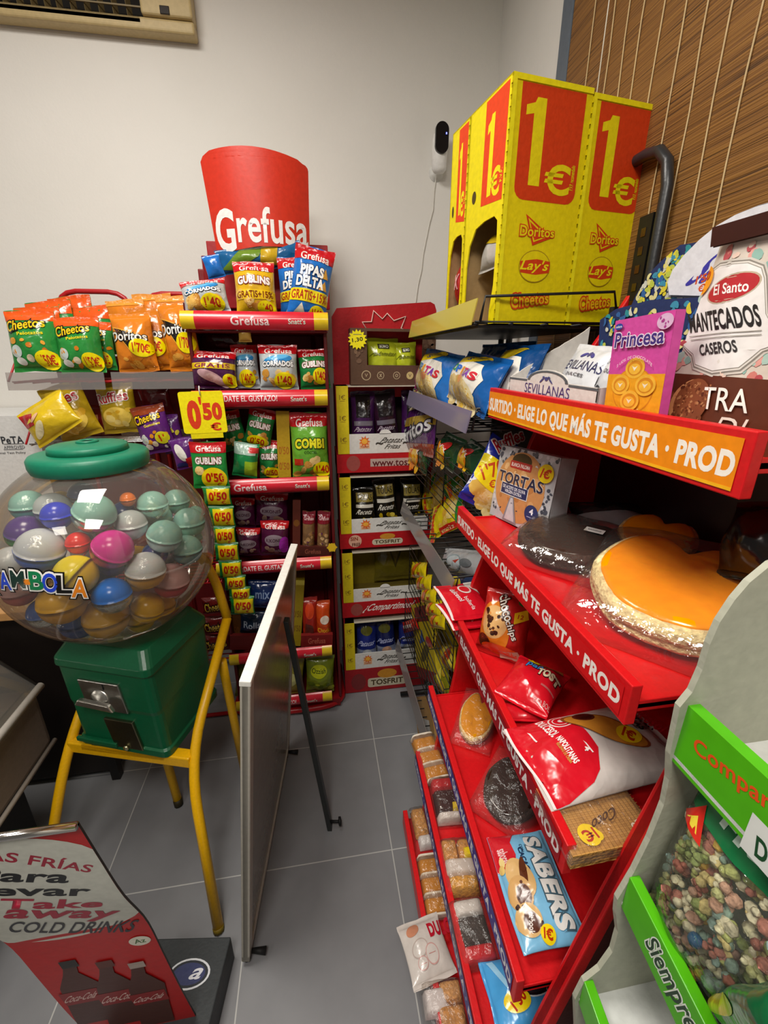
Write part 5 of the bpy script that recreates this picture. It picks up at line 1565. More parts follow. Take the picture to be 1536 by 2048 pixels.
# yellow price cartons on top
a = radians(8.5)
exb, eyb = Vector((cos(a), sin(a), 0)), Vector((-sin(a), cos(a), 0))
P0 = Vector((.405, 1.0, 1.622))
CW, CD, CH = .163, .165, .437
YC, OC = '#e6d400', '#d23c0c'
def big_carton(i, j, w, label, opening):
    CD = .165 if j == 0 else .088
    o_ = P0 + exb * (0 if i == 0 else .188) + eyb * (j * .169)
    M = Matrix((exb, eyb, Vector((0, 0, 1)))).transposed().to_4x4(); M.translation = o_
    t = thing('price_carton', label, 'carton', M=M, group='tall one euro cartons')
    h_ = CH - (.006 if i else 0)
    m = MB(); c = ('#e6d400', 'card'); inn = ('#b39466', 'card')
    T = .003
    m.box((0, 0, 0), (w, T, h_), c); m.box((0, CD - T, 0), (w, CD, h_), c); m.box((w - T, T, 0), (w, CD - T, h_), c)
    m.box((T, T, 0), (w - T, CD - T, T), inn); m.box((0, 0, h_ - T), (w, CD, h_), c)
    m.box((T, T, T), (T * 1.3, CD - T, h_ - T), inn) if not opening else None
    m.box((w - T - .0005, T, T), (w - T, CD - T, h_ - T), inn); m.box((T, CD - T - .0005, T), (w - T, CD - T, h_ - T), inn)
    SL = plane((0, CD, 0), (0, -1, 0), (0, 0, 1))     # left side, seen from the aisle
    W_, H_ = CD, h_
    if opening:
        z1 = .49
        outl = [(0, 0), (.10, 0), (.10, .3), (.16, .40), (.32, .47), (.55, .485), (.80, .485), (.885, .46), (.9, .4), (.9, .18), (.84, .06), (.84, 0), (1, 0), (1, 1), (0, 1)]
        m.prism([(x * W_, z * H_) for x, z in outl], SL, T, c)
    else:
        m.box((0, 0, 0), (T, CD, h_), c)
    one = lambda cx, cy, w, h, col: [('P', [(cx + w * .02, cy - h * .5), (cx + w * .5, cy - h * .5), (cx + w * .5, cy + h * .5), (cx + w * .12, cy + h * .5), (cx + w * .04, cy + h * .44), (cx - w * .3, cy + h * .40), (cx - w * .3, cy + h * .29), (cx + w * .02, cy + h * .32)], col)]
    # orange panel with rounded lower corners on the front
    def panel(x0, x1, y0, y1, r):
        return [(x0, y1), (x0, y0 + r * .4)] + [(x0 + r * (1 - cos(q * pi / 8)), y0 + r * .4 * (1 - sin(q * pi / 8))) for q in range(1, 4)] + [(x0 + r, y0), (x1 - r, y0)] + [(x1 - r * (1 - sin(q * pi / 8)), y0 + r * .4 * (1 - cos(q * pi / 8))) for q in range(1, 4)] + [(x1, y0 + r * .4), (x1, y1)]
    it = [('P', panel(.12, .92 if i == 0 else .94, .54, .975, .12), OC)]
    it += one(.28, .765, .3, .33, '#e8d808')
    it += [('T', '€', .66, .635, .34, .125, '#e8d808', {'b': .03}), ('T', 'P.V.P. recomendado', .855, .65, .26 * .9, .022, '#e8d808', {'r': 90})]
    it += [('P', [(.30, .485), (.68, .395), (.42, .355)], OC), ('P', [(.335, .47), (.61, .397), (.43, .37)], '#e6d400'), ('P', [(.36, .455), (.58, .398), (.44, .378)], OC), ('T', 'Doritos', .47, .415, .46, .042, '#e8d808', {'b': .05, 'o': (OC, .07), 'tap': -.2}),
           ('E', .48, .265, .215, .072, '#a88a10'), ('E', .48, .265, .205, .068, '#e6d400'), ('P', [(.275, .285), (.5, .298), (.685, .29), (.685, .24), (.5, .228), (.29, .235)], OC), ('T', "Lay's", .48, .264, .37, .058, '#eedf10', {'b': .04, 'sh': .15}),
           ('T', 'Cheetos', .46, .115, .52, .06, '#e6b80c', {'b': .05, 'o': (OC, .08), 'r': 6, 'tap': -.3}),
           ('R', 0, .978, 1, 1, '#f0e410'), ('R', .0, 0, .05, 1, '#f2e818')]
    m.art(FLAT, w, h_, it)
    it = [('P', [(.42, .56), (.95, .54), (.95, .985), (.42, .985)], '#e0400c')]
    it += one(.56, .75, .2, .33, '#ecdc08')
    it += [('T', '€', .76, .63, .22, .12, '#ecdc08', {'b': .03}), ('T', 'P.V.P.', .9, .64, .14, .02, '#ecdc08', {'r': 90}), ('E', .22, .62, .055, .028, '#4a3a10')]
    m.art(SL, W_, H_, it)
    # torn perforated edge
    for q in range(24):
        m.box((-.0012, -.0012, .01 + q * h_ / 24.5), (.003, .003, .01 + q * h_ / 24.5 + .010), c)
    m.build('carton', t)
    return t, M
t, M = big_carton(0, 0, .186, 'tall yellow carton with orange price panel, front left of the pair on the black rack', True)
big_carton(1, 0, .165, 'tall yellow carton with orange price panel standing nearest the bamboo blind', False)
t2, M2 = big_carton(0, 1, .186, 'tall yellow carton behind the front left one, red bag in its opening', True)
f2 = Fr(M @ Vector((.035, .15, .12)), M @ Vector((.03, .02, .12)), M @ Vector((.075, .15, .20)))
B('crisp_bag', 'silver and yellow crisp bag inside the front left yellow carton', 'snack bag', f2, .03, '#b8b4ac', [('P', [(0, .6), (1, .4), (1, .8), (0, .95)], '#c8a81c')], (), None, 200, q=.7)
f2 = Fr(M2 @ Vector((.03, .078, .05)), M2 @ Vector((.025, .012, .05)), M2 @ Vector((.04, .078, .17)))
B('crisp_bag', 'red crisp bag inside the rear yellow carton', 'snack bag', f2, .025, '#a81c1c', [('T', 'x', .5, .5, .4, .3, '#e0a0a0')], (), None, 201, q=.7)

# bags on the black rack shelves (they face the aisle)
LOP = [('P', [(0, .0), (.68, 0), (.82, .3), (.88, .55), (.76, .78), (0, .82)], '#e8e4da'), ('E', .36, .84, .30, .1, '#e8c81c', 8), ('T', 'S', .36, .84, .1, .08, '#2a4a8a'),
       ('F', .02, .0, .72, .38, 16, .12, ['#d8c088', '#c8a868', '#e8d8a8', '#e0b848'], 4), ('E', .5, .44, .1, .08, '#d88a5a')]
for i, (ch_, col_) in enumerate(zip('LOPITAS', ('#c82a3a', '#2a9a6a', '#2a6ac8', '#e89a1c', '#c82a6a', '#7a3aa8', '#c82a3a'))):
    LOP.append(('T', ch_, .17 + i * .1, .62 - .012 * i, .10 if ch_ != 'I' else .04, .15, col_, {'b': .05, 'o': ('#f4f0e8', .04)}))
PINKP = [('F', .0, .05, .2, .5, 5, .1, ['#d83a9a', '#a82a7a'], 3)]
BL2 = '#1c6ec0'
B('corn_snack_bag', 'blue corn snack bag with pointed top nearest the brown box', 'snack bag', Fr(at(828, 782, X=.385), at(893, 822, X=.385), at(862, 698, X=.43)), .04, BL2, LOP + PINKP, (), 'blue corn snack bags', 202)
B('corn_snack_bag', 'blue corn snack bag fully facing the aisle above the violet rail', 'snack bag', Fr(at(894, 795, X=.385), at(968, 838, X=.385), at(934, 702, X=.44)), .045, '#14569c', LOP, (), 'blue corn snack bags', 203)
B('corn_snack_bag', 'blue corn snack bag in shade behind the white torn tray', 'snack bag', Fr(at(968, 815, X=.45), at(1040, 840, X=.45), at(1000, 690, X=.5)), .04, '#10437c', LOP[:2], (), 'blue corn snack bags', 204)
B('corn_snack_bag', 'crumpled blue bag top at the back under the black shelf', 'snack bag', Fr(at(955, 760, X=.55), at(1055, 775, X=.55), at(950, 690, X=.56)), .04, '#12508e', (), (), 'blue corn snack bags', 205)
B('corn_strip_bag', 'purple and yellow corn strip bag below the violet rail', 'snack bag', Fr(at(808, 905, X=.375), at(868, 915, X=.375), at(803, 812, X=.40)), .03, '#4a1a5a', [('R', 0, .5, 1, .66, '#a88a2a'), ('T', 'Fritos', .56, .42, .8, .26, '#e0e0e4', {'b': .05, 'o': ('#2a2a3a', .07), 'r': 8}), ('R', 0, 0, 1, .2, '#8a3a1c'), ('R', .2, .8, .7, .86, '#d8c89a')], (), None, 206)
MX = [('E', .3, .3, .4, .3, '#d87a14'), ('E', .5, .5, .3, .18, '#c01c1c', 20), ('T', 'Mix', .5, .5, .4, .2, '#e8e0d0', {'b': .05}), ('F', .1, .05, .6, .4, 8, .14, ['#e0b01c', '#e88a1c'], 2), ('P', [(.1, .1), (.5, .05), (.3, .3)], '#e8d030')]
for i, (bl_, br2, tl_, x, lab) in enumerate((((815, 922), (852, 952), (856, 868), .372, 'green bag with orange and red print first under the violet rail'), ((868, 918), (905, 946), (905, 868), .39, 'dark green bag second under the violet rail'), ((912, 925), (945, 955), (945, 878), .40, 'dark green bag third under the violet rail'))):
    B('mix_snack_bag', lab, 'snack bag', Fr(at(*bl_, X=x), at(*br2, X=x), at(*tl_, X=x + .04)), .025, '#123a1e', MX, (), 'green mix bags on the black rack', 207 + i, back='#8a8a84')
RK = [('F', .45, .1, .98, .9, 16, .1, ['#e8c45a', '#d8a838', '#f0d88a'], 6), ('P', [(.0, .05), (.4, .1), (.3, .95), (0, .9)], '#e8d01c'), ('T', 'RISKETOS', .26, .52, .8, .22, '#d8341c', {'b': .06, 'r': 72, 'o': ('#e8a01c', .06)}), ('R', .42, .0, .96, .16, '#c8281c'), ('T', 'maiz', .66, .08, .36, .08, '#f0c8a0')]
for i, (bl_, br2, tl_, x, lab) in enumerate((((858, 1084), (922, 1052), (834, 1036), .40, 'yellow cheese curl bag lying in front in the upper wire basket'), ((820, 1028), (860, 1000), (800, 1000), .42, 'yellow cheese curl bag over the edge of the tower tray'), ((850, 1040), (905, 1005), (846, 985), .46, 'yellow cheese curl bag behind the front one in the basket'), ((905, 1010), (945, 985), (900, 960), .48, 'green and red curl bag at the back of the wire basket'))):
    z = (1.045, 1.075, 1.07, 1.08)[i]
    a_, b_, c_ = at(*bl_, X=x), at(*br2, X=x + .06), at(*tl_, X=x + .0)
    B('cheese_curl_bag', lab, 'snack bag', Fr(a_, b_, c_), .025, '#d8c41c' if i < 3 else '#3a7a2a', RK + [('P', [(.9, 0), (1, 0), (1, 1), (.94, 1)], '#1f8a2c'), ('P', [(0, 0), (.3, 0), (.1, .12)], '#1f8a2c')], (), 'yellow cheese curl bags', 212 + i)
B('foil_bag', 'silver foil bag with round printed badge lying on the grey railed shelf', 'snack bag', Fr(at(882, 1142, X=.40), at(962, 1162, X=.42), at(884, 1095, X=.42)), .03, '#a8abae', [('E', .52, .45, .2, .3, '#8a9aa0'), ('E', .52, .45, .18, .26, '#b8c0c4'), ('P', [(.5, .5), (.68, .6), (.6, .42)], '#a83a2a'), ('E', .3, .3, .06, .12, '#3a3c40'), ('E', .8, .5, .1, .15, '#6a7074')], (), None, 217)
B('foil_bag', 'dark blue and yellow foil bag squashed under the silver one', 'snack bag', Fr(at(885, 1180, X=.41), at(948, 1190, X=.41), at(885, 1145, X=.42)), .02, '#2a3a5a', [('E', .6, .5, .2, .3, '#d8c02a'), ('E', .25, .6, .14, .2, '#c8ccd0')], (), None, 218, q=.7)
for i, (x, y) in enumerate(((838, 1138), (848, 1162), (858, 1188), (868, 1214), (876, 1238))):
    B('mini_snack_bag', 'yellow mini bag, %s of the strip behind the grey rail' % ['topmost', 'second', 'third', 'fourth', 'lowest'][i], 'snack bag', Fr(at(x - 16, y + 16, X=.355), at(x + 14, y + 22, X=.355), at(x - 14, y - 14, X=.365)), .014, '#d8c414', [('E', .4, .5, .3, .25, '#d86a1c', 30), ('T', 'x', .7, .3, .2, .2, '#b82a1c')], (), 'strip of yellow mini bags', 220 + i, q=.7)
t = thing('yellow_display_carton', 'yellow and dark red carton standing in the lower wire basket', 'carton', M=Fr(at(836, 1352, X=.385), at(876, 1372, X=.385), at(836, 1206, X=.385)).M)
F = Fr(at(836, 1352, X=.385), at(876, 1372, X=.385), at(836, 1206, X=.385))
m = MB(); m.box((0, 0, 0), (F.w, .1, F.h), ('#b8a414', 'card')); m.art(FLAT, F.w, F.h, [('R', 0, 0, 1, .14, '#7a1424'), ('R', .2, .75, .9, .95, '#6a1c1c'), ('E', .55, .35, .25, .08, '#5a5010', 20), ('P', [(.3, .45), (.6, .5), (.5, .65)], '#3a5a9a')]); m.build('carton', t, bevel=.001)
B('mini_snack_bag', 'small red bag resting on the corner of the yellow carton', 'snack bag', Fr(at(808, 1266, X=.36), at(838, 1258, X=.38), at(808, 1244, X=.36)), .015, '#c8281c', [('R', .2, .3, .8, .6, '#e8d8d0')], (), None, 226, q=.7)
for i, (bl_, br2, tl_, col, lab) in enumerate((((852, 1300), (886, 1318), (848, 1250), '#5a4a1c', 'olive bag behind the wires of the lower basket'), ((884, 1330), (912, 1346), (880, 1282), '#d8bc1c', 'yellow bag with orange twist beside the red fascia'), ((866, 1375), (900, 1395), (862, 1320), '#8a8a1c', 'yellow green bag lowest in the wire basket'))):
    B('basket_snack_bag', lab, 'snack bag', Fr(at(*bl_, X=.40), at(*br2, X=.40), at(*tl_, X=.41)), .02, col, [('F', .1, .1, .9, .8, 8, .14, ['#c8a82a', '#a8341c', '#e8d84a'], i)], (), 'bags in the lower wire basket', 227 + i, q=.7)
# brown carton on the floor behind the lower rail
F = fr((836, 1470), (872, 1490), (832, 1395), X=.36)
carton('floor_carton', 'plain brown carton on the lowest level behind the grey rail', 'carton', F, .12, '#a8824a', [('R', .3, .2, .8, .5, '#c8c8c4')])

# ================================================================== RED TIERED PASTRY RACK
RR = '#d0141a'
YA, YB = .97, .345           # far and near ends
SX = [.396, .337, .318, .281, .249, .214]
SZ = [1.486, 1.206, .957, .667, .427, .180]
pr2 = thing('pastry_rack', 'red tiered metal rack of packaged pastries with lettered shelf fronts', 'rack', (.5, .66, 0))
O = Vector((.5, .66, 0))
def psl(pts, y0, y1, name, col=RR, bev=.002):
    m = MB()
    m.prism([(-y if False else x, z) for x, z in pts], lambda x, z, off=0: Vector((x, y0 + (y1 - y0) * (0 if off == 0 else 1), z)) - O, 1, (col, 'paint'))
    return m.build(name, pr2, bevel=bev)
XBK = .70
# side panels: wavy front edge leaning forward at the foot
def wavy(x_of, z0, z1, n, amp):
    return [(x_of(z0 + (z1 - z0) * k / n) + amp * sin(k / n * 6 * pi), z0 + (z1 - z0) * k / n) for k in range(n + 1)]
_PX = [(0, .25), (.67, .348), (.75, .357), (.98, .389), (1.065, .414), (1.385, .514), (1.67, .695)]
def xo_(z):
    for (a, p), (b_, q) in zip(_PX, _PX[1:]):
        if z <= b_: return p + (q - p) * (z - a) / (b_ - a)
    return _PX[-1][1]
psl([(XBK, 0.0)] + [(xo_(0), 0)] + wavy(xo_, .02, 1.66, 44, .004) + [(XBK, 1.68)], YA - .008, YA + .006, 'side_panel')
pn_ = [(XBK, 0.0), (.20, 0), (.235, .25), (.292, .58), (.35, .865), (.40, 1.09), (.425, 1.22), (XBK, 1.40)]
psl(pn_, YB - .027, YB - .012, 'side_panel', '#4a181a')  # near panel painted dark maroon: the shade on its outer side, in the colour
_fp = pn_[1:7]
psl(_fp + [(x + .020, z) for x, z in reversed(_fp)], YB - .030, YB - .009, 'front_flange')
m = MB(); m.box((XBK - .004 - O.x, YB - O.y, .1), (XBK - O.x, YA - O.y, 1.60), ('#2c090b', 'paint')); m.build('back_panel', pr2)  # darker than the rack's red: shade between the shelves put into the colour
hp = [(.0, 0), (.62, 0), (.62, .16), (.0, .16)]
LAB = 'SURTIDO · ELIGE LO QUE MÁS TE GUSTA · PROD'
LC = [('#ee8a0c', '#f6efe4'), (RR, '#f2e6e0'), ('#9a1220', '#e8dede'), ('#3c3a8e', '#e6e4ea'), ('#39368a', '#e4e2ea'), (RR, '#e8dede')]
SN = [.401, .333, .293, .255, .225, .196]      # the fronts swing out a little at the near end
for k, (xf, xn, z) in enumerate(zip(SX, SN, SZ)):
    hf = .066 if k == 0 else .056
    zt = z - .030
    m = MB()
    def slab_(x_off, y0, y1, za, zb, x1=None, th=None):
        fx = lambda y: xn + (xf - xn) * (y - YB) / (YA - YB) + x_off
        a0, a1 = fx(y0), fx(y1)
        b0, b1 = (a0 + th, a1 + th) if th else (x1, x1)
        m.hexa([Vector(p) - O for p in ((a0, y0, za), (b0, y0, za), (b1, y1, za), (a1, y1, za), (a0, y0, zb), (b0, y0, zb), (b1, y1, zb), (a1, y1, zb))], (RR, 'paint'))
    slab_(.002, YB, YA - .01, zt - .008, zt, x1=XBK - .005)
    for y in (YB, YA - .013):
        slab_(.002, y, y + .003, zt - .012, zt + .004, x1=XBK - .005)
    s_ = m.build('shelf', pr2, bevel=.001)
    m = MB()
    slab_(0, YB - .004, YA, z - hf, z, th=.014)
    f_ = m.build('fascia', s_, bevel=.0015)
    if k < 5:
        A0, A1 = Vector((xf, YA - .002, z - hf + .006)), Vector((xn, YB + .006, z - hf + .006))
        n_ = Vector((A1.y - A0.y, A0.x - A1.x, 0)).normalized()
        if n_.x > 0: n_ = -n_
        S = plane(A0 + n_ * .0006 - O, A1 - A0, (0, 0, 1))
        W_, H_ = (A1 - A0).length, hf - .014
        m = MB()
        m.art(S, W_, H_, [('R', 0, 0, 1, 1, LC[k][0]), ('T', LAB, .503, .5, .985, .74, LC[k][1], {'b': .045})] + ([('R', 0, 0, 1, .07, '#f4b41c')] if k == 0 else []), 'satin')
        m.build('lettered_strip', f_)
TZ = [z - .030 for z in SZ]

FILM = clear('cellophane', '#fbf8f4', .08, .02, .05, .5, 20)


def film_pack(name, o, pts_fn):
    m = MB(); m.grid(pts_fn, 16, 16, FILM); return m.build(name, o)


def lay(bl, br, tl, Z, d=0.0):
    return Fr(at(*bl, Z=Z), at(*br, Z=Z), at(*tl, Z=Z + d))


def heart_pastry(name, label, F, th, glaze, dough, notch=.48, nrot=.2, seed=1, film=True, group=None, sticker=False):
    """palmier: two thick rolled lobes meeting at a point, top glazed, in a loose clear bag"""
    t = thing(name, label, 'pastry', M=F.M, group=group)
    w, h = F.w, F.h
    rnd = random.Random(seed)
    N = 56
    out = []
    for k in range(N):
        a_ = 2 * pi * k / N
        dn = (a_ + pi) % (2 * pi) - pi - nrot
        rr = .5 * (1 - notch * math.exp(-(dn / .34) ** 2) + .012 * sin(7 * a_ + seed))
        out.append((w * (.5 + rr * sin(a_)), h * (.5 + rr * cos(a_))))
    cx, cy = w * .5, h * .52
    def ring(s, z):
        return [Vector((cx + (x - cx) * s, -z, cy + (y - cy) * s)) for x, y in out]
    def stack(levels, mm, name, par, jit=0):
        m = MB(); vs = []; fs = []
        for s, z in levels:
            vs += [v + Vector((0, jit * rnd.uniform(-1, 1), 0)) for v in ring(s, z)]
        for i in range(len(levels) - 1):
            for k in range(N):
                fs.append((i * N + k, i * N + (k + 1) % N, (i + 1) * N + (k + 1) % N, (i + 1) * N + k))
        fs.append(tuple(reversed(range(N))))
        L_ = len(levels) - 1
        vs.append(Vector((cx, -levels[-1][1] - .001, cy)))
        for k in range(N): fs.append((L_ * N + k, L_ * N + (k + 1) % N, len(vs) - 1))
        m.add(vs, fs, mm, True)
        return m.build(name, par)
    stack([(.9, 0), (.98, th * .15), (1.0, th * .3), (.965, th * .42), (1.0, th * .55), (.985, th * .8), (.93, th * .95), (.86, th)], (dough, 'pastry'), 'dough', t, .001)
    stack([(.90, th * .93), (.885, th * 1.03), (.82, th * 1.08), (.4, th * 1.1), (.1, th * 1.07)], (glaze, 'glaze'), 'glaze', t)
    if film:
        m = MB()
        def fn(u, v):
            U, V = 2 * u - 1, 2 * v - 1
            e = max(0, 1 - abs(U) ** 4) * max(0, 1 - abs(V) ** 4)
            return Vector((w * (.5 + U * .58), -(th * 1.22 * e ** .5) - .002 * sin(9 * U + 5 * V) * e - .001, h * (.5 + V * .58)))
        m.grid(fn, 22, 22, FILM)
        m.build('wrapper', t)
    if sticker:
        m = MB(); m.art(lambda x, y, off=0: Vector((w * .62 + x, -th * 1.25 - off, h * .55 + y)), .035, .018, [('R', 0, 0, 1, 1, '#d8d8d4'), ('T', 'BAIXENS', .5, .5, .7, .3, '#555555')]); m.build('label', t)
    return t


def block_pack(name, label, F, th, parts, group=None, film=True, cat='pastry', film_pad=.06):
    """several small cakes side by side in one clear wrapper; parts: (x0,y0,x1,y1,height,colour,kind,partname)"""
    t = thing(name, label, cat, M=F.M, group=group)
    for i, (x0, y0, x1, y1, hh, col, kd, pn) in enumerate(parts):
        m = MB()
        w, d = (x1 - x0) * F.w, (y1 - y0) * F.h
        def fn(u, v, x0=x0, y0=y0, w=w, d=d, hh=hh):
            U, V = 2 * u - 1, 2 * v - 1
            e = (max(0, 1 - abs(U) ** 6) * max(0, 1 - abs(V) ** 6)) ** .4
            return Vector((x0 * F.w + w * (.5 + U * .5), -hh * e, y0 * F.h + d * (.5 + V * .5)))
        m.grid(fn, 12, 12, (col, kd))
        m.add([fn(0, 0), fn(1, 0), fn(1, 1), fn(0, 1)], [(3, 2, 1, 0)], (col, kd))
        m.build(pn, t)
    if film:
        def fn(u, v):
            U, V = 2 * u - 1, 2 * v - 1
            e = (max(0, 1 - abs(U) ** 5) * max(0, 1 - abs(V) ** 8)) ** .5
            return Vector((F.w * (.5 + U * (.5 + film_pad)), -th * 1.12 * e - .0015 * sin(11 * U + 7 * V + 3 * sin(5 * V)) * e - .0008, F.h * (.5 + V * (.5 + film_pad * .6))))
        film_pack('wrapper', t, fn)
    return t

# ---------------- top shelf
Z1 = TZ[0]
# white torn tray of pouches
F = fr((1016, 795), (1188, 834), (1016, 752), X=.425)
tr = thing('pouch_tray', 'white torn carton tray with scrolled arch and lilac lettering on the top red shelf', 'carton', M=F.M)
w_, h_ = F.w, F.h
M = F.M
DP = .17
WHc = ('#dcd8d2', 'card')
m = MB()
pts = [(0, 0), (w_, 0), (w_, h_ * .95), (w_ * .72, h_ * .98)] + [(w_ * (.5 + .22 * cos(q * pi / 10)), h_ * (1.0 + .42 * sin(q * pi / 10))) for q in range(11)] + [(0, h_ * .98)]
m.prism(pts, FLAT, .003, WHc)
m.box((0, 0, 0), (w_, DP, .003), WHc)
# tall side that rises to the back, far end; low side near end; back
rnd = random.Random(4)
edge = [(0, h_ * .98)] + [(DP * q / 16, h_ * .98 + (q / 16) * .10 + rnd.uniform(-.0015, .0015)) for q in range(1, 17)]
m.prism([(DP, 0)] + list(reversed(edge)) + [(0, 0)], lambda x, z, off=0: Vector((.0 - off * 0 + (0 if off == 0 else .003), x, z)), 1, WHc)
m.prism([(DP, 0)] + [(DP, h_ * 1.2)] + [(0, h_ * .95)] + [(0, 0)], lambda x, z, off=0: Vector((w_ + (0 if off == 0 else -.003), x, z)), 1, WHc)
m.box((0, DP - .003, 0), (w_, DP, h_ * 2.2), WHc)
it = [('P', [(.0, .88), (.26, .88), (.26, .97), (0, .97)], '#5a6064'), ('P', [(.74, .86), (1, .84), (1, .93), (.74, .95)], '#5a6064')]
arc = [(.5 + .235 * cos(q * pi / 12), .95 + .43 * sin(q * pi / 12)) for q in range(13)] + [(.5 + .205 * cos(q * pi / 12), .95 + .36 * sin(q * pi / 12)) for q in range(12, -1, -1)]
it += [('P', arc, '#5a6064'), ('T', 'SEVILLANAS', .5, .62, .52, .40, '#4a3a78', {'b': -.005}), ('E', .5, 1.06, .02, .08, '#4a4a80'), ('E', .45, 1.0, .03, .04, '#4a4a80', 30), ('E', .55, 1.0, .03, .04, '#4a4a80', -30), ('E', .47, 1.12, .015, .04, '#4a4a80'), ('E', .53, 1.12, .015, .04, '#4a4a80')]
m.art(FLAT, w_, h_, it); m.build('tray', tr)
FILM2 = clear('soft_film', '#fbf8f4', .05, .03, .22, .6, 45)
POUCH = [('T', 'SEVILLANAS', .5, .62, .86, .16, '#2f2f5a', {'b': .0}), ('E', .5, .82, .04, .05, '#3f3f8a'), ('E', .4, .8, .06, .03, '#3f3f8a', 30), ('E', .6, .8, .06, .03, '#3f3f8a', -30), ('T', 'DULCES', .5, .46, .4, .05, '#4a4a50'), ('F', .1, .05, .8, .34, 9, .1, ['#4a4c52', '#6a6c72', '#3a3c42', '#e0e0e4'], 3)]
for i, (bl_, br2, tl_, x, lab) in enumerate((((1095, 800), (1175, 825), (1168, 690), .47, 'white pouch leaning in the torn tray, its lettering half visible'), ((1168, 812), (1230, 838), (1190, 650), .475, 'white pouch standing behind the pink box'))):
    B('pastry_pouch', lab, 'pouch', Fr(at(*bl_, X=x), at(*br2, X=x), at(*tl_, X=x + .05)), .02, '#d4d6da', POUCH, (), 'white pouches in the torn tray', 240 + i)
# blue tile patterned carton behind with round white header
XT = .575
TL_ = [('F', 0, 0, 1, 1, 150, .03, ['#d8c83a', '#3a8aa8', '#c9c9ba', '#2a8a90', '#b8c04a', '#d8cf90', '#2f5f9a'], 9)]
pc = thing('patterned_carton', 'blue and yellow tile patterned carton with a round white header behind the pink box', 'carton', M=Matrix.Translation((XT, .66, Z1)))
o = Vector((XT, .66, Z1))
def xpl(pts, X):
    """outline seen in the photograph, on an upright plane facing the aisle"""
    w_ = [at(*p, X=X) for p in pts]
    y0_, z0_ = max(p.y for p in w_), min(p.z for p in w_)
    q_ = [(y0_ - p.y, p.z - z0_) for p in w_]
    return q_, plane(Vector((X, y0_, z0_)) - o, (0, -1, 0), (0, 0, 1)), max(p[0] for p in q_), max(p[1] for p in q_)
q_, S, W_, H_ = xpl([(1190, 800), (1480, 860), (1480, 590), (1300, 600), (1232, 618), (1200, 640)], XT)
m = MB(); m.prism(q_, S, .09, ('#20305e', 'card'))
def inside(p, poly):
    c = False
    for (x1, y1), (x2, y2) in zip(poly, poly[1:] + poly[:1]):
        if (y1 > p[1]) != (y2 > p[1]) and p[0] < (x2 - x1) * (p[1] - y1) / (y2 - y1) + x1: c = not c
    return c
def tiles(q_, S, W_, H_, n, sd):
    rnd = random.Random(sd)
    it = []
    while len(it) < n:
        x, y = rnd.uniform(0, W_), rnd.uniform(0, H_)
        a0, L_, wd = rnd.uniform(0, 6.28), rnd.uniform(.008, .02), rnd.uniform(.003, .006)
        pts = []
        for t in range(7):      # a curled leaf
            an = a0 + t * .32
            x += cos(an) * L_ / 6; y += sin(an) * L_ / 6
            pts.append((x, y, an, wd * sin(pi * (t + .6) / 7.2)))
        lf = [(a - sin(g) * k, b_ + cos(g) * k) for a, b_, g, k in pts] + [(a + sin(g) * k, b_ - cos(g) * k) for a, b_, g, k in reversed(pts)]
        if all(inside(p, q_) for p in lf):
            it.append(('P', [(a / W_, b_ / H_) for a, b_ in lf], rnd.choice(TL_[0][7])))
    m.art(S, W_, H_, it, step=.00001)
tiles(q_, S, W_, H_, 260, 4)
q_, S, W_, H_ = xpl([(1262, 612), (1480, 612), (1480, 470), (1360, 490), (1322, 522), (1300, 545), (1272, 590)], XT + .045)
m.prism(q_, S, .004, ('#20305e', 'card'))
tiles(q_, S, W_, H_, 230, 5)
m.build('carton', pc)
m = MB()
ov = [(1338, 590), (1335, 565), (1345, 540), (1368, 510), (1398, 480), (1432, 452), (1470, 430), (1510, 414), (1560, 400), (1620, 395), (1690, 410), (1730, 450), (1730, 600)]
q_, S3, W_, H_ = xpl(ov, XT + .038)
m.prism(q_, S3, .004, ('#dcdce2', 'card'))
cx_, cy_ = sum(p[0] for p in q_) / len(q_), sum(p[1] for p in q_) / len(q_)
m.prism([(cx_ + (x - cx_) * 1.04, cy_ + (y - cy_) * 1.05) for x, y in q_], lambda x, y, off=0: S3(x, y, off - .0042), .002, ('#7c828a', 'card'))
m.art(S3, W_, H_, [('T', 'Sevillanas', .52, .52, .62, .3, '#3a36a0', {'sh': .3}), ('T', '~e~', .36, .82, .2, .1, '#5a58b0', {'b': .0, 'sh': .3})])
m.build('round_header', pc)
# pink and orange box
F = pose(at(1207, 827, X=.425), -1.6135, -.011, .038, .1134, .1268)
it = [('R', 0, .44, 1, 1, '#d04a9e'), ('R', 0, 0, 1, .44, '#eaa21c'), ('E', .5, .27, .36, .235, '#d8861c'), ('E', .5, .27, .345, .222, '#eaa21c')]
for cx, cy in ((.5, .50), (.28, .33), (.73, .33), (.5, .17)):
    it += [('E', cx, cy, .17, .105, '#f0b83a'), ('E', cx, cy, .13, .075, '#d88a1c'), ('E', cx, cy - .01, .10, .055, '#f0b83a'), ('P', [(cx - .05, cy + .02), (cx, cy - .03), (cx + .05, cy + .02), (cx, cy + .005)], '#f4ead0')]
it += [('T', 'Princesa', .5, .79, .84, .15, '#3f2a7a', {'b': .05, 'o': ('#e8d8ea', .05)}), ('E', .12, .93, .075, .032, '#2a3f9a'), ('T', 'cuétara', .12, .93, .12, .025, '#e8e8f4'), ('E', .9, .91, .12, .07, '#dcb4d4'), ('F', .82, .86, .98, .96, 6, .02, ['#a83a8a'], 3),
       ('T', '2 UDS. DE CHOCOLATE', .5, .61, .62, .03, '#f0c8dc', {'arc': .09}), ('T', 'BOCADITOS', .5, .055, .4, .03, '#f4dca8', {'arc': -.03})]
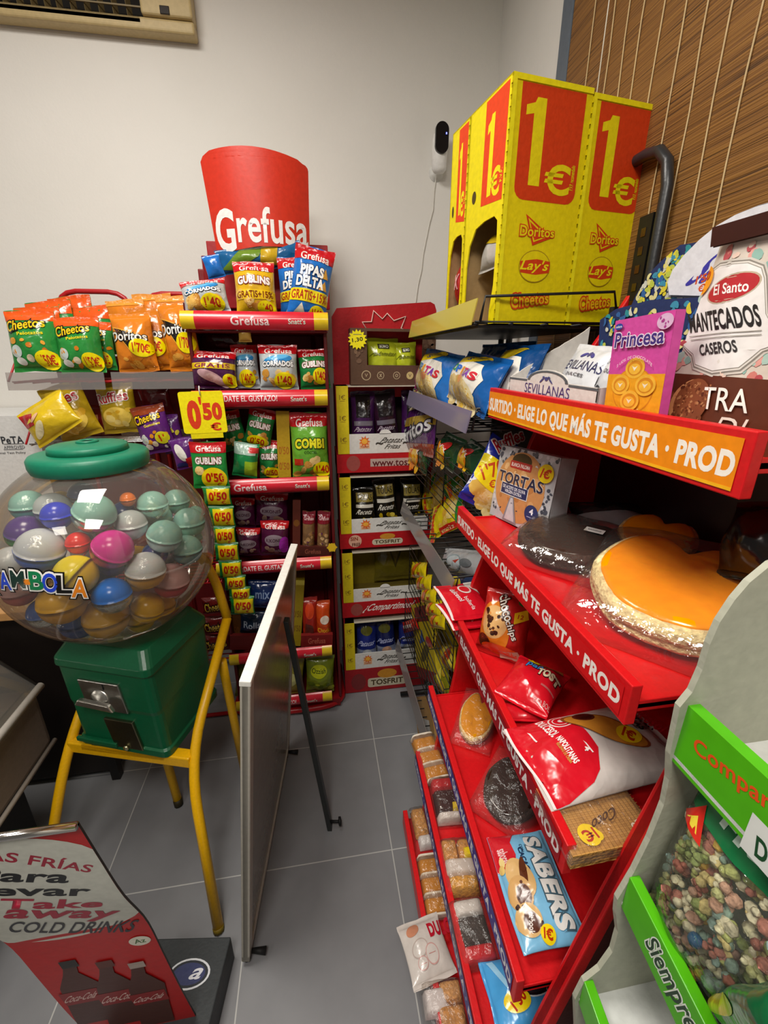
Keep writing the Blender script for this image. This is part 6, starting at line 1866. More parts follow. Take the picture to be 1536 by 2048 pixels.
carton('biscuit_box', 'pink and orange biscuit box standing on the top red shelf', 'box', F, .012, '#cf4f9e', it)
# floral paper bag
F = fr((1310, 868), (1575, 935), (1385, 500), X=.448, d=.03)
fb = thing('shortbread_bag', 'floral shortbread bag with white cartouche and brown base at the right of the top shelf', 'bag', M=F.M)
w_, h_ = F.w, F.h
DPB = .022
def fS(x, y, off=0):
    u = x / w_; v = y / h_
    e = sin(pi * min(1, max(0, u))) ** .6
    return Vector((x + .02 * w_ * sin(3 * v) * (u - .5), -DPB * .45 * e * (1 - .5 * v) - .0015 * sin(14 * u + 6 * v) - off, y))
m = MB()
m.grid(lambda u, v: fS(u * w_, v * h_), 18, 22, ('#cfc3b6', 'satin'))
m.grid(lambda u, v: Vector(((1 - u) * w_, .02 + .03 * (1 - v), v * h_)), 4, 4, ('#cfc3b6', 'satin'))
for u in (0, 1):
    m.grid(lambda a_, b_: fS(u * w_, b_ * h_).lerp(Vector((u * w_, .02 + .03 * (1 - b_), b_ * h_)), a_), 2, 10, ('#b9a898', 'satin'))
fl_y = on(F, 1420, 752)[1]
it = [('F', .0, fl_y, 1, .97, 150, .036, ['#c8786e', '#d89a90', '#8ab0a4', '#b04a50', '#a8c4b8', '#e0c4b4'], 12), ('R', 0, 0, 1, fl_y, '#5a2a18')]
cart_px = [(1368, 690), (1395, 708), (1400, 728), (1440, 742), (1490, 735), (1530, 700), (1560, 690), (1556, 660), (1540, 630), (1536, 560), (1530, 540), (1505, 530), (1480, 532), (1448, 535), (1430, 545), (1412, 575), (1398, 600), (1392, 640), (1370, 668)]
cu = [on(F, *p) for p in cart_px]
ccx, ccy = sum(p[0] for p in cu) / len(cu), sum(p[1] for p in cu) / len(cu)
for k_, c_ in ((1.13, '#c9c2b8'), (1.09, '#857f76'), (1.06, '#d8d2ca'), (1.03, '#8f8a80'), (1.015, '#e2dedb')):
    it.append(('P', [(ccx + (x - ccx) * k_, ccy + (y - ccy) * k_) for x, y in cu], c_))
e_ = on(F, 1473, 578)
it += [('E', e_[0], e_[1], .19, .068, '#b8a890', 6), ('E', e_[0], e_[1], .178, .061, '#b0222a', 6), PT(F, 'El Santo', 1436, 582, 1509, 573, 22, '#f2eae4', {'b': .02, 'sh': -.1}), PT(F, 'MANTECADOS', 1383, 648, 1531, 632, 42, '#1c1a1a', {'b': .03, 'sh': -.16}), PT(F, 'CASEROS', 1409, 702, 1488, 694, 24, '#2e2c2c', {'b': .025, 'sh': -.15})]
for q0, q1 in (((1385, 675), (1535, 664)), ((1388, 682), (1535, 672))):
    a_, b_ = on(F, *q0), on(F, *q1)
    it.append(('P', [(a_[0], a_[1]), (b_[0], b_[1]), (b_[0], b_[1] + .004), (a_[0], a_[1] + .004)], '#8f8a80'))
e1, e2 = on(F, 1335, 810), on(F, 1390, 808)
it += [('E', e1[0], e1[1], .14, .085, '#7a4628'), ('F', e1[0] - .12, e1[1] - .06, e1[0] + .1, e1[1] + .07, 50, .014, ['#8f5a36', '#5a2f1a', '#a06a44'], 3), ('E', e2[0], e2[1], .165, .125, '#c88a5a', 10), ('E', e2[0] + .02, e2[1] + .01, .15, .118, '#7f472a', 10), ('F', e2[0] - .11, e2[1] - .09, e2[0] + .15, e2[1] + .11, 110, .012, ['#a0663f', '#6a371f', '#b07a50', '#7a4528', '#5a2c18'], 5),
       PT(F, 'TRA', 1424, 798, 1512, 805, 46, '#f0e8e0', {'b': .005, 'sh': -.1}), PT(F, 'DI', 1452, 858, 1500, 864, 46, '#e0d0c4', {'b': -.005, 'sh': .15})]
m.art(fS, w_, h_, it, 'satin', L=.018, base=.0006)
m.build('bag', fb)
m = MB()
def top_fold(u, v): return Vector((w_ * (-.0 + u * 1.0), -.012 - .006 * v, h_ * (.97 + v * .085)))
m.grid(top_fold, 16, 1, ('#3f1a14', 'satin')); m.grid(lambda u, v: top_fold(1 - u, v) + Vector((0, .004, 0)), 16, 1, ('#3f1a14', 'satin'))
m.build('fold_strip', fb)
m = MB(); e_ = on(F, 1409, 564)
m.art(fS, w_, h_, [('E', e_[0], e_[1], .095, .075, '#e8981c'), ('T', "1'50", e_[0], e_[1] + .02, .12, .045, '#b8440c', {'b': .04, 'r': 10}), ('T', '€', e_[0] + .01, e_[1] - .03, .05, .04, '#b8440c', {'b': .03})], 'card', L=.018, base=.0032)
m.build('price_sticker', fb)

# ---------------- second shelf
Z2 = TZ[1] + .001
F = fr((916, 992), (1034, 1058), (985, 866), Y=1.0, d=.03)
B('crisp_bag', 'blue ridged crisp bag with large yellow price patch leaning behind the cake pack', 'snack bag', F, .03, '#1c2f9a', [('P', [on(F, 900, 925), on(F, 1040, 880), on(F, 1050, 905), on(F, 910, 955)], '#d8d8dc'), PT(F, 'onduladas', 968, 922, 1035, 893, 22, '#2a3a7a', {'b': .03}), PT(F, 'Ruffles', 985, 893, 1045, 868, 26, '#b01c2c', {'b': .06, 'o': ('#f0ece4', .07)}), ('F', .1, .02, .8, .28, 7, .15, ['#e8c868', '#d8b050', '#f0dc98'], 3)],
  [('E', on(F, 974, 945)[0], on(F, 974, 945)[1], .40, .20, '#f0dc14', -15), PT(F, "1'70", 954, 943, 994, 930, 30, '#c4481a', {'b': .02}), PT(F, '€', 968, 966, 980, 963, 16, '#c4481a')], None, 250)
F = pose(at(979, 1027, Z=Z2), -1.3777, .1404, .0481, .2026, .1737)
tp = thing('flatbread_pack', 'grey floral pack of round olive oil cakes standing on the second shelf', 'pack', M=F.M)
w_, h_ = F.w, F.h
m = MB()
Sx = lambda x, y, off=0: Vector((x, -.006 * sin(pi * x / w_) * sin(pi * y / h_) - off, y))
m.grid(lambda u, v: Sx(u * w_, v * h_), 10, 10, ('#b9b9bd', 'satin'))
dpt = .045
m.grid(lambda u, v: Vector((w_ + .003 * sin(7 * v), u * dpt, v * h_)), 3, 8, ('#a3a3a6', 'satin'))
m.grid(lambda u, v: Vector((-.0, (1 - u) * dpt, v * h_)), 3, 8, ('#a3a3a6', 'satin'))
m.grid(lambda u, v: Vector((u * w_, v * dpt, h_)), 8, 3, ('#b4b4b8', 'satin'))
m.grid(lambda u, v: Vector(((1 - u) * w_, dpt, v * h_)), 3, 3, ('#a3a3a6', 'satin'))
it = [('F', 0.02, 0.02, .98, .98, 190, .03, ['#3f434e', '#5c5e68', '#d0d0d6', '#4a4e5a'], 8), ('E', .46, .50, .43, .47, '#c98f58'), ('F', .15, .2, .75, .85, 24, .05, ['#d8a46c', '#b87a44', '#e0b47e'], 5),
      ('E', .44, .85, .17, .10, '#4a3a22'), ('R', .25, .74, .63, .84, '#b0302c', .02), ('T', 'BLANCA PALOMA', .44, .79, .33, .05, '#f0dcd4', {'b': .03}), ('T', 'TORTAS', .47, .60, .78, .15, '#2b2742', {'b': .015, 'o': ('#e8dccc', .03)}),
      ('R', .16, .37, .66, .53, '#e8e4dc'), ('R', .17, .38, .65, .52, '#2c315c'), ('T', 'DE ACEITE DE OLIVA', .41, .475, .42, .045, '#e8e8f0', {'b': .02}), ('T', 'VIRGEN EXTRA', .41, .42, .32, .045, '#e8e8f0', {'b': .02}),
      ('P', [(.27, .02), (.53, .02), (.44, .37), (.38, .37)], '#8a8c94'), ('P', [(.31, .04), (.49, .04), (.43, .35), (.39, .35)], '#c9cacf'), ('E', .76, .24, .105, .115, '#2c3868'), ('T', '4', .76, .27, .06, .08, '#e8e8f0', {'b': .03}), ('R', .70, .19, .82, .2, '#a8b0d0')]
m.art(Sx, w_, h_, it, 'satin', L=.03)
m.build('pack', tp)
m = MB(); m.art(Sx, w_, h_, [('E', .86, .78, .11, .115, '#ecd012'), ('T', '1€', .86, .78, .13, .12, '#c43a14', {'b': .05, 'sh': .2})], 'card', L=.03, base=.0035); m.build('price_sticker', tp)
F = Fr(at(1148, 1062, Z=Z2 + .02), at(1335, 1068, Z=Z2 + .02), at(1160, 1005, Z=Z2 + .06))
B('biscuit_pouch', 'clear and black biscuit pouch lying at the back of the second shelf', 'pack', F, .025, '#8d8d8f', [('R', 0, .45, 1, 1, '#1c1a1a'), ('P', [(.1, .5), (.2, .62), (.32, .5), (.44, .62), (.56, .5), (.7, .6), (.85, .5), (.85, .45), (.1, .45)], '#2a2828')], (), None, 251)
def disc(cx, cy, z, ang, w, h, tilt=0.0):
    """frame of a flat round thing on a shelf: centre, direction of its top, size, tilt of the top end"""
    ey = Vector((cos(ang) * cos(tilt), sin(ang) * cos(tilt), sin(tilt)))
    ex = Vector((sin(ang), -cos(ang), 0))
    o = Vector((cx, cy, z + h / 2 * sin(tilt))) - ex * w / 2 - ey * h / 2
    return Fr(o, o + ex * w, o + ey * h)


FH = disc(.485, .725, Z2 + .004, .66, .19, .19, .12)
heart_pastry('chocolate_palmier', 'dark chocolate palmier in cellophane left of the big orange one', FH, .034, '#3a2a22', '#453229', seed=3, sticker=True, group='chocolate glazed palmiers')
FH = disc(.526, .50, Z2 + .004, .70, .235, .255, .2)
heart_pastry('yolk_palmier', 'big heart palmier with orange yolk glaze in cellophane on the second shelf', FH, .044, '#ff9d00', '#f0daa6', seed=1, nrot=.0, notch=.5)
FH = disc(.62, .66, Z2 + .03, .7, .13, .12, .35)
heart_pastry('yolk_palmier', 'orange glazed palmier half hidden behind the big heart palmier', FH, .02, '#d8840c', '#c9a468', seed=2, film=False)
F = Fr(at(1432, 1150, X=.56), at(1600, 1180, X=.56), at(1445, 1005, X=.60))
B('dark_pastry_bag', 'black wrapped pastry in the dark right end of the second shelf', 'pack', F, .035, '#16110f', (), (), None, 252)

# ---------------- third shelf
Z3 = TZ[2] + .001
RDP = '#cf1526'
def red_pack(bl_, br2, tl_, z, d, lab, sd, th=.025):
    F = lay(bl_, br2, tl_, z, d)
    B('roll_pack', lab, 'pack', F, th, RDP, [('R', .0, .0, .05, 1, '#e8d8d8'), ('E', .62, .7, .16, .16, '#e8d4d0'), ('E', .62, .7, .12, .12, RDP), ('T', 'dulcesol', .35, .55, .5, .1, '#f0dcdc', {'r': -80, 'b': .03}), ('P', [(.7, .8), (1, .6), (1, 1), (.75, 1)], '#cfc8c0'), ('T', 'bollería', .55, .3, .4, .08, '#f0c8c8', {'r': -80})], (), 'red roll packs', sd)
red_pack((906, 1262), (985, 1250), (896, 1205), Z3 + .012, 0, 'lower of the two red packs at the far end of the third shelf', 260, .012)
red_pack((905, 1243), (992, 1232), (886, 1172), Z3 + .03, .012, 'upper red pack with pale seam at the far end of the third shelf', 261, .016)
F = fz((950, 1296), (1045, 1332), (952, 1165), Z3 + .002, .05)
B('chocolate_chip_pack', 'orange and red chocolate chip bun pack leaning on the third shelf', 'pack', F, .04, '#b81e1c', [('E', .36, .45, .34, .40, '#dc7a1e', 10), ('E', .35, .55, .28, .24, '#e0b070', 15), ('F', .15, .38, .56, .7, 18, .05, ['#4a2414', '#5a2f1a', '#3a1a10'], 3), ('E', .2, .22, .14, .12, '#4a2414', 30), ('E', .55, .14, .4, .10, '#e0501c'), ('P', [(.55, .0), (1, .05), (.9, .2), (.5, .12)], '#c8a08c'), ('T', 'choco', .52, .8, .5, .14, '#f4ece0', {'b': .06, 'r': -55, 'o': ('#3a1a10', .07)}), ('T', 'chips', .72, .5, .4, .12, '#f4ece0', {'b': .06, 'r': -60, 'o': ('#3a1a10', .07)}), ('P', [(.75, .6), (.98, .7), (.92, .84), (.72, .76)], '#e8b81c'), ('T', '12', .84, .72, .1, .06, '#b82a1c'), ('E', .8, .93, .1, .06, '#3a6a2a')], (), None, 262)
F = lay((985, 1385), (1092, 1440), (1052, 1316), Z3 + .03, .012)
B('toast_pack', 'plump red toast pack with blue and cream lettering on the third shelf', 'pack', F, .032, '#d01424', [('E', .6, .95, .3, .18, '#8a4a28', -20), ('T', 'pan', .45, .66, .3, .16, '#3f8fd8', {'b': .06, 'r': 0, 'o': ('#14203a', .06)}), ('T', 'TOST', .76, .6, .42, .17, '#ecdcb8', {'b': .06, 'o': ('#3a1010', .06)}), ('T', 'corte BOL', .85, .16, .3, .08, '#d89090'), ('R', .72, .36, .98, .39, '#c06060')],
  [('E', .36, .84, .12, .1, '#f0d414'), ('T', '1€', .36, .84, .14, .1, '#b8380c', {'b': .04})], None, 263)
F = lay((1002, 1440), (1092, 1445), (1020, 1405), Z3 + .012, 0)
B('toast_pack', 'flat red pack corner under the plump toast pack', 'pack', F, .012, '#c41220', [('E', .8, .4, .2, .2, '#e0b82a')], (), None, 264, q=.7)
# big red and white pack: seam on the left, long side running to the right
F = lay((1008, 1460), (1107, 1622), (1226, 1376), Z3 + .03, .004)
NA = [('P', [(0, 0), (1, 0), on(F, 1140, 1612), on(F, 1187, 1583), on(F, 1197, 1562), on(F, 1191, 1524), on(F, 1160, 1492), on(F, 1127, 1471), on(F, 1109, 1432), on(F, 1060, 1446), (0, on(F, 1060, 1446)[1])], '#cf1526'), ('R', 0, 0, 1, .018, '#f0e4e2')]
e_ = on(F, 1117, 1463)
for k_, c_ in ((1, '#f0e4e2'), (.88, '#cf1526'), (.68, '#f0e4e2'), (.6, '#cf1526'), (.25, '#f0e4e2')): NA.append(('E', e_[0], e_[1], .13 * k_, .085 * k_, c_))
NA += [PT(F, 'DULCESOL', 1074, 1456, 1108, 1498, 15, '#f4e8e6', {'b': .03}), PT(F, 'NAPOLITANAS', 1112, 1503, 1151, 1549, 11, '#f4e8e6', {'b': .04}), PT(F, 'RELLENAS DE CREMA', 1110, 1514, 1140, 1549, 5, '#c89a4a', {'b': .03}), PT(F, '4', 1166, 1524, 1172, 1531, 10, '#f4e8e6', {'b': .03})]
for a_, b_ in (((1160, 1515), (1180, 1534)), ((1052, 1478), (1070, 1500))):
    p0, p1 = on(F, *a_), on(F, *b_); NA.append(('P', [(p0[0], p0[1]), (p0[0] + .03, p0[1] + .012), (p1[0], p1[1] + .01), (p1[0], p1[1])], '#f0e0de'))
e_ = on(F, 1200, 1482); e2 = on(F, 1160, 1462)
NA += [('E', e_[0] + .02, e_[1], .17, .27, '#8a4a20', -38), ('E', e_[0] + .03, e_[1], .155, .25, '#c8862f', -38), ('E', e2[0], e2[1], .10, .07, '#5a2416', -20), ('E', e2[0], e2[1], .075, .05, '#3a140e', -20),
       PT(F, 'NAPOLI-', 1252, 1432, 1306, 1470, 17, '#26221f', {'b': .05}), PT(F, 'ANAS', 1240, 1446, 1284, 1480, 17, '#26221f', {'b': .05}), PT(F, 'dulcesol', 1262, 1414, 1330, 1462, 22, '#c41c2c', {'b': .04})]
p0, p1 = on(F, 1232, 1452), on(F, 1272, 1484)
NA.append(('P', [p0, p1, (p1[0] - .015, p1[1] - .02), (p0[0] - .015, p0[1] - .02)], '#6a5044'))
sx = on(F, 1251, 1500)
B('napolitana_pack', 'large red and white pack of chocolate rolls on the third shelf', 'pack', F, .034, '#cfc8c2', NA, [('E', sx[0], sx[1], .11, .085, '#f0d414'), PT(F, '1€', 1238, 1494, 1264, 1506, 20, '#b8380c', {'b': .05})], None, 265, seal=.05, pinch=.03, q=1.3, bd=.2)
# coconut wafer block
Fw = lay((1146, 1714), (1262, 1690), (1120, 1634), Z3 + .020, 0)
wf_ = thing('wafer_block', 'block of coconut wafers in clear film with upside down price sticker', 'pack', M=Fw.M)
w_, h_ = Fw.w * 1.55, Fw.h * 1.9
m = MB(); m.box((0, -.0, 0), (w_, .024, h_), ('#b88a48', 'pastry'))
Sw = lambda x, y, off=0: Vector((x, -off, y))
it = [('R', 0, 0, 1, 1, '#c2924c')]
for q in range(-16, 18):
    it.append(('P', [(q / 16, 0), (q / 16 + .008, 0), (q / 16 + .508, 1), (q / 16 + .5, 1)], '#9c6e30'))
it = [it[0]]
for q in range(1, 22): it.append(('R', q / 22, 0, q / 22 + .006, 1, '#a87a38'))
for q in range(1, 16): it.append(('R', 0, q / 16, 1, q / 16 + .006, '#a87a38'))
it += [('T', 'Coco', .52, .36, .36, .13, '#4a2a14', {'r': 196, 'b': .01, 'sh': .3}), ('T', 'dúo', .86, .2, .2, .14, '#e8dccc', {'r': 200, 'b': .03})]
m.art(Sw, w_, h_, it)
for q in range(4): m.box((-.0006, .003 + q * .0055, 0), (w_ * 1.001, .0045 + q * .0055, h_), ('#8a6a4a', 'pastry'))
m.build('wafers', wf_)
m = MB(); m.art(Sw, w_, h_, [('E', .27, .2, .115, .15, '#f0d414'), ('E', .36, .17, .05, .07, '#f0d414'), ('T', '1€', .28, .195, .15, .16, '#b8280c', {'b': .03, 'r': 190})], 'card', base=.0046); m.build('price_sticker', wf_)
FILM = FILM2
film_pack('wrapper', wf_, lambda u, v: Vector((w_ * (u * 1.08 - .04), -.0075 - .0012 * sin(20 * u + 9 * v) + (.02 if u in (0, 1) or v in (0, 1) else 0), h_ * (v * 1.06 - .03))))

# ---------------- fourth shelf
Z4 = TZ[3] + .001
FH = lay((905, 1478), (975, 1502), (925, 1380), Z4 + .006, .02)
heart_pastry('yolk_palmier', 'orange and cream palmier in cellophane at the far end of the fourth shelf', FH, .02, '#e0960f', '#dfc48c', seed=5)
FH = lay((945, 1610), (1050, 1680), (985, 1492), Z4 + .006, .03)
heart_pastry('chocolate_palmier', 'long dark chocolate palmier in cellophane on the fourth shelf', FH, .022, '#2c1d17', '#35241d', seed=6, sticker=True, group='chocolate glazed palmiers')
F = lay((972, 1676), (1047, 1912), (1072, 1640), Z4 + .024, .004)
SA = [('P', [(0, .0), (.36, 0), (.36, .30), (.25, .36), (.12, .34), (.02, .45), (0, .5)], '#c81c2a'), ('T', 'sabores', .24, .17, .16, .16, '#e8c8c8', {'r': 0}), ('T', 'CON', .2, .49, .08, .05, '#1f3a5a'), ('T', 'CACAO', .31, .46, .24, .08, '#1f3a5a', {'b': .05}),
      ('P', [(.12, .62), (.3, .62), (.3, .6), (.12, .6)], '#6fb4d8'), ('T', 'SABERS', .5, .72, .84, .30, '#e6e4e0', {'b': .05, 'o': ('#47606e', .05)}),
      ('E', .47, .30, .19, .20, '#d8b074', 10), ('E', .45, .36, .17, .06, '#5f3320', -14), ('E', .60, .22, .15, .18, '#d0a468', 0), ('E', .62, .26, .09, .11, '#5f3320'), ('E', .80, .22, .13, .19, '#d8b074', 15), ('E', .82, .25, .085, .11, '#5a3020', 10), ('T', 'ciabook', .83, .24, .16, .08, '#f0e8e0', {'b': .03, 'r': -20}),
      ('F', .4, .1, .9, .42, 14, .02, ['#5f3320', '#3f2014'], 3), ('E', .3, .1, .05, .04, '#e8d08a'), ('E', .36, .07, .04, .04, '#e0c070')]
B('stuffed_bread_pack', 'light blue pack of cocoa filled bread sticks with white lettering on the fourth shelf', 'pack', F, .022, '#7ab8dc', SA, [('E', .93, .42, .065, .11, '#f0d414'), ('T', '1€', .93, .42, .08, .12, '#b8380c', {'b': .05, 'r': 70})], None, 270, seal=.04, pinch=.03, q=1.3)

# ---------------- fifth shelf
Z5 = TZ[4] + .001
F = lay((852, 1568), (900, 1545), (843, 1505), Z5 + .004, 0)
def custard(lab, F, n=3):
    parts = [(0, i / n + .03, 1, (i + 1) / n - .03, .022, '#c8862a', 'glaze', 'slice') for i in range(n)] + [(0, i / n - .015, 1, i / n + .035, .026, '#e0d6c4', 'card', 'divider') for i in range(n + 1)]
    return block_pack('pastry_slices', lab, F, .03, parts, 'trays of amber slices')
custard('tray of amber glazed slices at the far end of the fifth shelf', lay((852, 1572), (902, 1560), (840, 1480), Z5 + .004, .01))
F = lay((874, 1655), (930, 1650), (868, 1565), Z5 + .004, .006)
block_pack('chocolate_roll_pack', 'dark chocolate roll with red end and white label on the fifth shelf', F, .03, [(.05, .2, .95, .72, .026, '#3a1c1c', 'glaze', 'roll'), (.05, .72, .95, .98, .026, '#c01a24', 'gloss', 'red_end'), (.05, .02, .95, .2, .028, '#d8d0cc', 'card', 'label'), (.62, .22, .92, .4, .028, '#e8c81a', 'card', 'price_sticker')], None)
F = lay((895, 1800), (966, 1795), (876, 1690), Z5 + .004, .006)
block_pack('bun_pack', 'pack of golden buns with white paper band and yellow price spot on the fifth shelf', F, .034, [(.02, .55, .5, .98, .034, '#c98f4a', 'pastry', 'bun'), (.5, .55, .98, .98, .034, '#cf9650', 'pastry', 'bun'), (.0, .28, 1, .6, .036, '#cfc6c0', 'satin', 'paper_band'), (.05, .02, .95, .3, .032, '#d39a3a', 'pastry', 'bun'), (.62, .56, .9, .78, .039, '#ecd012', 'card', 'price_sticker')], None)
F = lay((925, 1945), (1000, 1930), (905, 1812), Z5 + .004, .006)
block_pack('cake_bar_pack', 'dark brown cake with white label and red wrapper end on the fifth shelf', F, .032, [(.08, .26, .95, .72, .03, '#3b3330', 'pastry', 'cake'), (.08, .70, .95, .98, .031, '#d6d2cf', 'card', 'label'), (.04, .0, .98, .28, .028, '#c41a24', 'gloss', 'red_end')], None)
F = lay((957, 1925), (1000, 2085), (1075, 1905), Z5 + .024, .006)
e_, s2 = on(F, 1062, 1972), on(F, 1034, 2016)
B('cookie_pack', 'sky blue pack with black sandwich cookie picture at the foot of the red rack', 'pack', F, .024, '#4aa0dc', [('E', e_[0], e_[1], .22, .30, '#d8e4ec'), ('E', e_[0], e_[1], .20, .28, '#15151a'), ('E', e_[0], e_[1], .165, .23, '#25252d'), ('E', e_[0], e_[1], .12, .16, '#15151a'), ('P', [(.05, .1), (.5, .3), (.5, .36), (.05, .2)], '#9ad0f0')], [('E', s2[0], s2[1], .15, .21, '#f0d414'), PT(F, "1'50", 1026, 2030, 1046, 2000, 24, '#b8280c', {'b': .04}), PT(F, '€', 1020, 2006, 1026, 1998, 9, '#b8280c')], None, 275, seal=.04)

# ---------------- lowest shelf
Z6 = TZ[5] + .001
F = lay((834, 1706), (868, 1700), (820, 1625), Z6 + .004, 0)
block_pack('roll_pack', 'golden roll with white label at the far end of the lowest shelf', F, .03, [(.1, .3, .95, .98, .03, '#c9924e', 'pastry', 'roll'), (.2, .02, .98, .3, .024, '#d8d8da', 'card', 'label')], None)
custard('tray of amber glazed slices in white dividers on the lowest shelf', lay((853, 1842), (900, 1835), (832, 1722), Z6 + .004, .01), 3)
F = lay((828, 1985), (915, 1945), (788, 1858), Z6 + .030, .01)
B('paper_bun_bag', 'white paper bun bag with line drawing and red letters hanging over the lowest shelf', 'pack', F, .02, '#cfc7c0', [('T', 'DULCE', 1.0, .72, .7, .26, '#b81c30', {'b': .05, 'r': 0}), ('E', .3, .82, .16, .1, '#c8886a', 20), ('E', .34, .5, .2, .14, '#b8a8a0', 20), ('E', .34, .5, .18, .12, '#cfc7c0', 20), ('E', .58, .36, .15, .16, '#c89a94'), ('E', .58, .36, .135, .14, '#cfc7c0'), ('E', .32, .28, .12, .1, '#c89a94'), ('E', .32, .28, .105, .085, '#cfc7c0'), ('R', .26, .26, .4, .27, '#b87a74'), ('R', .5, .36, .66, .37, '#b87a74')], (), None, 280, kind='film_print')
F = lay((860, 2110), (945, 2095), (840, 1975), Z6 + .004, .006)
block_pack('bun_pack', 'pack of golden buns with white wrapper band at the near end of the lowest shelf', F, .036, [(.42, .62, .98, .98, .03, '#c9945a', 'pastry', 'bun'), (.0, .48, .6, .9, .03, '#d4ced0', 'satin', 'paper_band'), (.3, .05, .98, .6, .034, '#c38a4a', 'pastry', 'bun')], None)

# ================================================================== GREEN AND WHITE CARDBOARD DISPLAY (nearest)
YD = .262
cg = thing('popcorn_display', 'white cardboard floor display with bright green lettered edges, nearest right', 'display stand', (.45, .1, 0))
O = Vector((.45, .1, 0))
GRY = ('#a9aa99', 'card')
def cpt(x, y): return at(x, y, Y=YD)
outl = [(1545, 1128), (1500, 1165), (1470, 1200), (1440, 1245), (1420, 1290), (1405, 1340), (1385, 1385), (1360, 1415), (1340, 1510), (1338, 1560), (1328, 1610), (1300, 1680), (1268, 1745), (1235, 1800), (1232, 1830), (1236, 1865), (1225, 1905), (1200, 1940), (1168, 1965), (1150, 2000), (1152, 2060)]
pts = [(cpt(x, y).x, cpt(x, y).z) for x, y in outl]
zlow = .42
pts = [(.78 - .08, pts[0][1] + .02)] + [(.42, pts[0][1] + .02)] + pts + [(pts[-1][0], zlow), (.70, zlow)]
m = MB()
m.prism([(x, z) for x, z in pts], lambda x, z, off=0: Vector((x, YD + (0 if off == 0 else .006), z)) - O, 1, GRY)
m.build('side_panel', cg)
GN = '#4fae12'
X1, X2, X3 = at(1340, 1510, Y=YD).x, at(1236, 1800, Y=YD).x, at(1152, 2000, Y=YD).x
tz_ = [(at(1368, 1412, Y=YD).z, at(1340, 1510, Y=YD).z, X1 + .004), (at(1265, 1752, Y=YD).z, at(1236, 1802, Y=YD).z, X2 + .006), (at(1168, 1962, Y=YD).z, at(1150, 2002, Y=YD).z, X3 + .004)]
yN = -.12
hts = [.066, .050, .045]
for k, (zt, zb, xf) in enumerate(tz_):
    zb = zt - hts[k]
    m = MB()
    m.box((xf - O.x, yN - O.y, zb + .004), (.70 - O.x, YD - O.y, zb + .008), ('#d3d5d2', 'card'))
    m.box((.69 - O.x, yN - O.y, zb), (.70 - O.x, YD - O.y, zb + .3), GRY)
    s_ = m.build('tier', cg)
    m = MB(); sl_ = 0 if k == 0 else -.045
    A0, A1 = Vector((xf, YD, zb)), Vector((xf + sl_, yN, zb))
    tk, hv = Vector((.012, 0, 0)), Vector((0, 0, zt - zb))
    m.hexa([p - O for p in (A1, A1 + tk, A0 + tk, A0, A1 + hv, A1 + tk + hv, A0 + tk + hv, A0 + hv)], (GN, 'gloss'))
    G = Fr(A0, A1, A0 + hv)
    S = plane(A0 - O, A1 - A0, (0, 0, 1)); W_, H_ = G.w, G.h
    if k == 0:
        a_ = on(G, 1492, 1660)
        it = [PT(G, 'Comparte', 1388, 1492, 1590, 1650, 38, '#e0501c', {'b': .03}), ('R', a_[0], -.1, a_[0] + .3, .46, '#dde0dc'), PT(G, 'D', 1512, 1690, 1536, 1712, 34, '#1c4a2a', {'b': .03})]
    elif k == 1:
        it = [PT(G, 'Siempre', 1297, 1880, 1386, 2062, 34, '#23402a', {'b': .05, 'o': ('#e4ece0', .06), 'sh': .2})]
    else:
        it = []
    m.art(S, W_, H_, it, 'gloss'); m.build('green_edge', s_, bevel=.001)
# popcorn bag
pb = thing('popcorn_bag', 'large clear bag of coloured popcorn with green header in the green display', 'bag', M=Matrix.Translation(at(1528, 1838, X=.365)))
o = at(1528, 1838, X=.365)
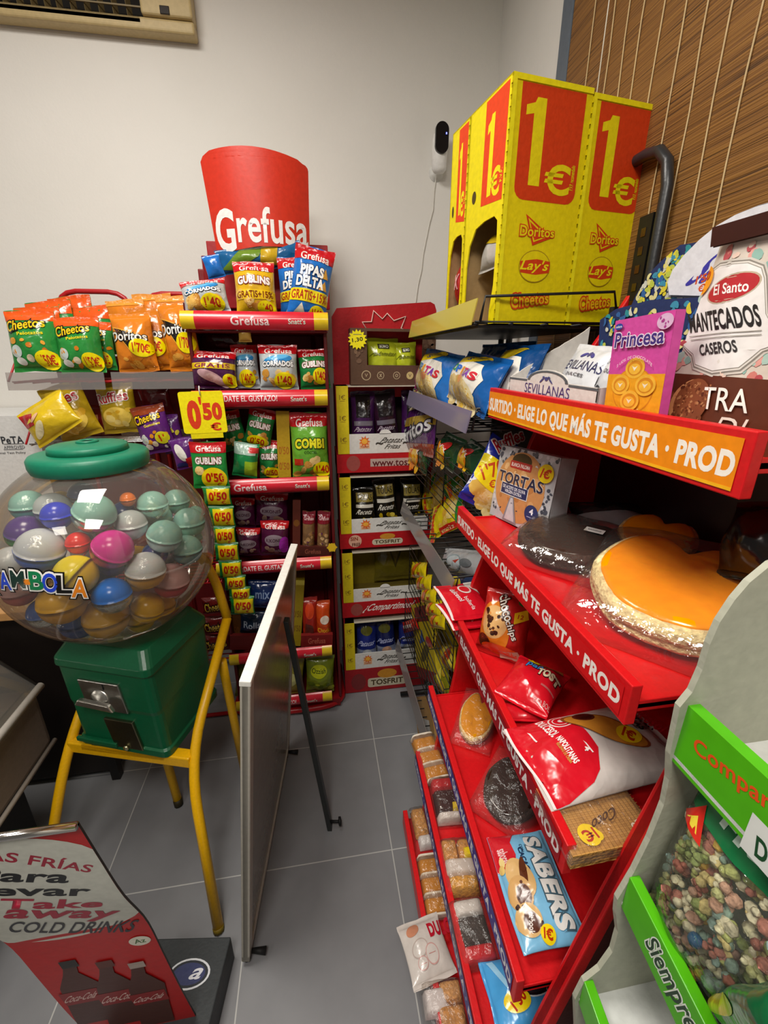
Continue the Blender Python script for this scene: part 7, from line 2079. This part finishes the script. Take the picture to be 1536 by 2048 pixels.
# bag axes: long axis across the shelf, seen from the aisle
up_ = Vector((.12, .0, 1)).normalized(); rt_ = Vector((.15, -1, 0)).normalized(); nn = rt_.cross(up_)
bw, bh, bd = .19, .20, .06
def pS(x, y, off=0):
    u, v = 2 * x / bw - 1, y / bh
    e = (max(0, sin(pi * min(.98, max(.02, v)))) ** .45) * max(0, 1 - abs(u) ** 3) ** .6
    return rt_ * (x - bw * .42) + up_ * (y - bh * .5) + nn * (bd * e * (1.12 - .25 * v) + off + .002 * sin(13 * u + 8 * v) * e)
m = MB()
rnd = random.Random(8)
cols = ['#d9c48a', '#cfa94e', '#e6dcc0', '#b8776c', '#8fa8a0', '#a9ad6c', '#c79a88', '#87a09e', '#c4c48e', '#a8655a', '#ddd3bb', '#9aa86a']
for q in range(420):
    x, y = rnd.uniform(.06, .94) * bw, rnd.uniform(.05, .80) * bh
    p = pS(x, y) - nn * rnd.uniform(.008, .03)
    r = rnd.uniform(.0045, .008)
    c = (rnd.choice(cols), 'pastry')
    for g in range(rnd.randint(2, 4)):
        d = Vector((rnd.uniform(-1, 1), rnd.uniform(-1, 1), rnd.uniform(-1, 1))).normalized() * r * .75
        rr = r * rnd.uniform(.55, .9)
        M_ = Matrix.Translation(p + d) @ Matrix.Rotation(rnd.uniform(0, 3), 4, 'X') @ Matrix.Rotation(rnd.uniform(0, 3), 4, 'Y')
        m.lathe([(0, -rr), (rr * .8, -rr * .5), (rr * .95, rr * .1), (rr * .5, rr * .8), (0, rr * .9)], c, 6, M_)
for (x, y) in ((.34, .32), (.62, .5), (.8, .3)):
    p = pS(x * bw, y * bh) - nn * .008
    m.lathe([(0, -.006), (.0045, -.0045), (.006, 0), (.0045, .0045), (0, .006)], ('#2a6aa0', 'gloss'), 10, Matrix.Translation(p))
pk = m.build('popcorn', pb); pk['kind'] = 'stuff'
m = MB(); m.grid(lambda u, v: pS(u * bw, v * bh), 24, 24, clear('bag_film', '#f4f6ee', .08, .02, .05, .5, 30)); m.grid(lambda u, v: rt_ * ((1 - u) * bw - bw * .42) + up_ * (v * bh - bh * .5) - nn * .012 * sin(pi * v), 6, 6, clear('bag_film', '#f4f6ee', .08, .02, .05, .5, 30)); m.build('clear_film', pb)
m = MB()
m.grid(lambda u, v: pS(u * bw, (.80 + v * .2) * bh, .0015), 18, 6, ('#0f6a3a', 'foil'))
m.art(pS, bw, bh, [('T', 'FRUTA', .45, .89, .5, .07, '#c8dcd0', {'b': .05}), ('T', 'super', .3, .965, .3, .04, '#d8d020', {'b': .03}), ('P', [(.03, .72), (.2, .72), (.12, .86)], '#c8281c'), ('P', [(.07, .74), (.16, .74), (.12, .8)], '#e8d040')], 'foil', L=.012, base=.002)
m.build('header_print', pb)
m = MB(); m.grid(lambda u, v: pS(u * bw, (.0 + v * .06) * bh, .0015), 18, 3, ('#12703c', 'foil')); m.build('bottom_print', pb)
B('popcorn_pouch', 'second popcorn bag corner with green seal deep in the display', 'bag', Fr(at(1288, 1775, X=.37), at(1350, 1865, X=.37), at(1312, 1742, X=.37)), .012, '#135c34', [('E', .5, .4, .3, .2, '#d8c030')], (), None, 290, q=.7)
B('popcorn_pouch', 'green and yellow bag top at the bottom right corner of the display', 'bag', Fr(at(1460, 2075, Y=.17), at(1580, 2140, Y=.08), at(1470, 1975, Y=.17)), .02, '#14663a', [('E', .5, .5, .3, .2, '#d8c83a')], (), None, 291, q=.7)
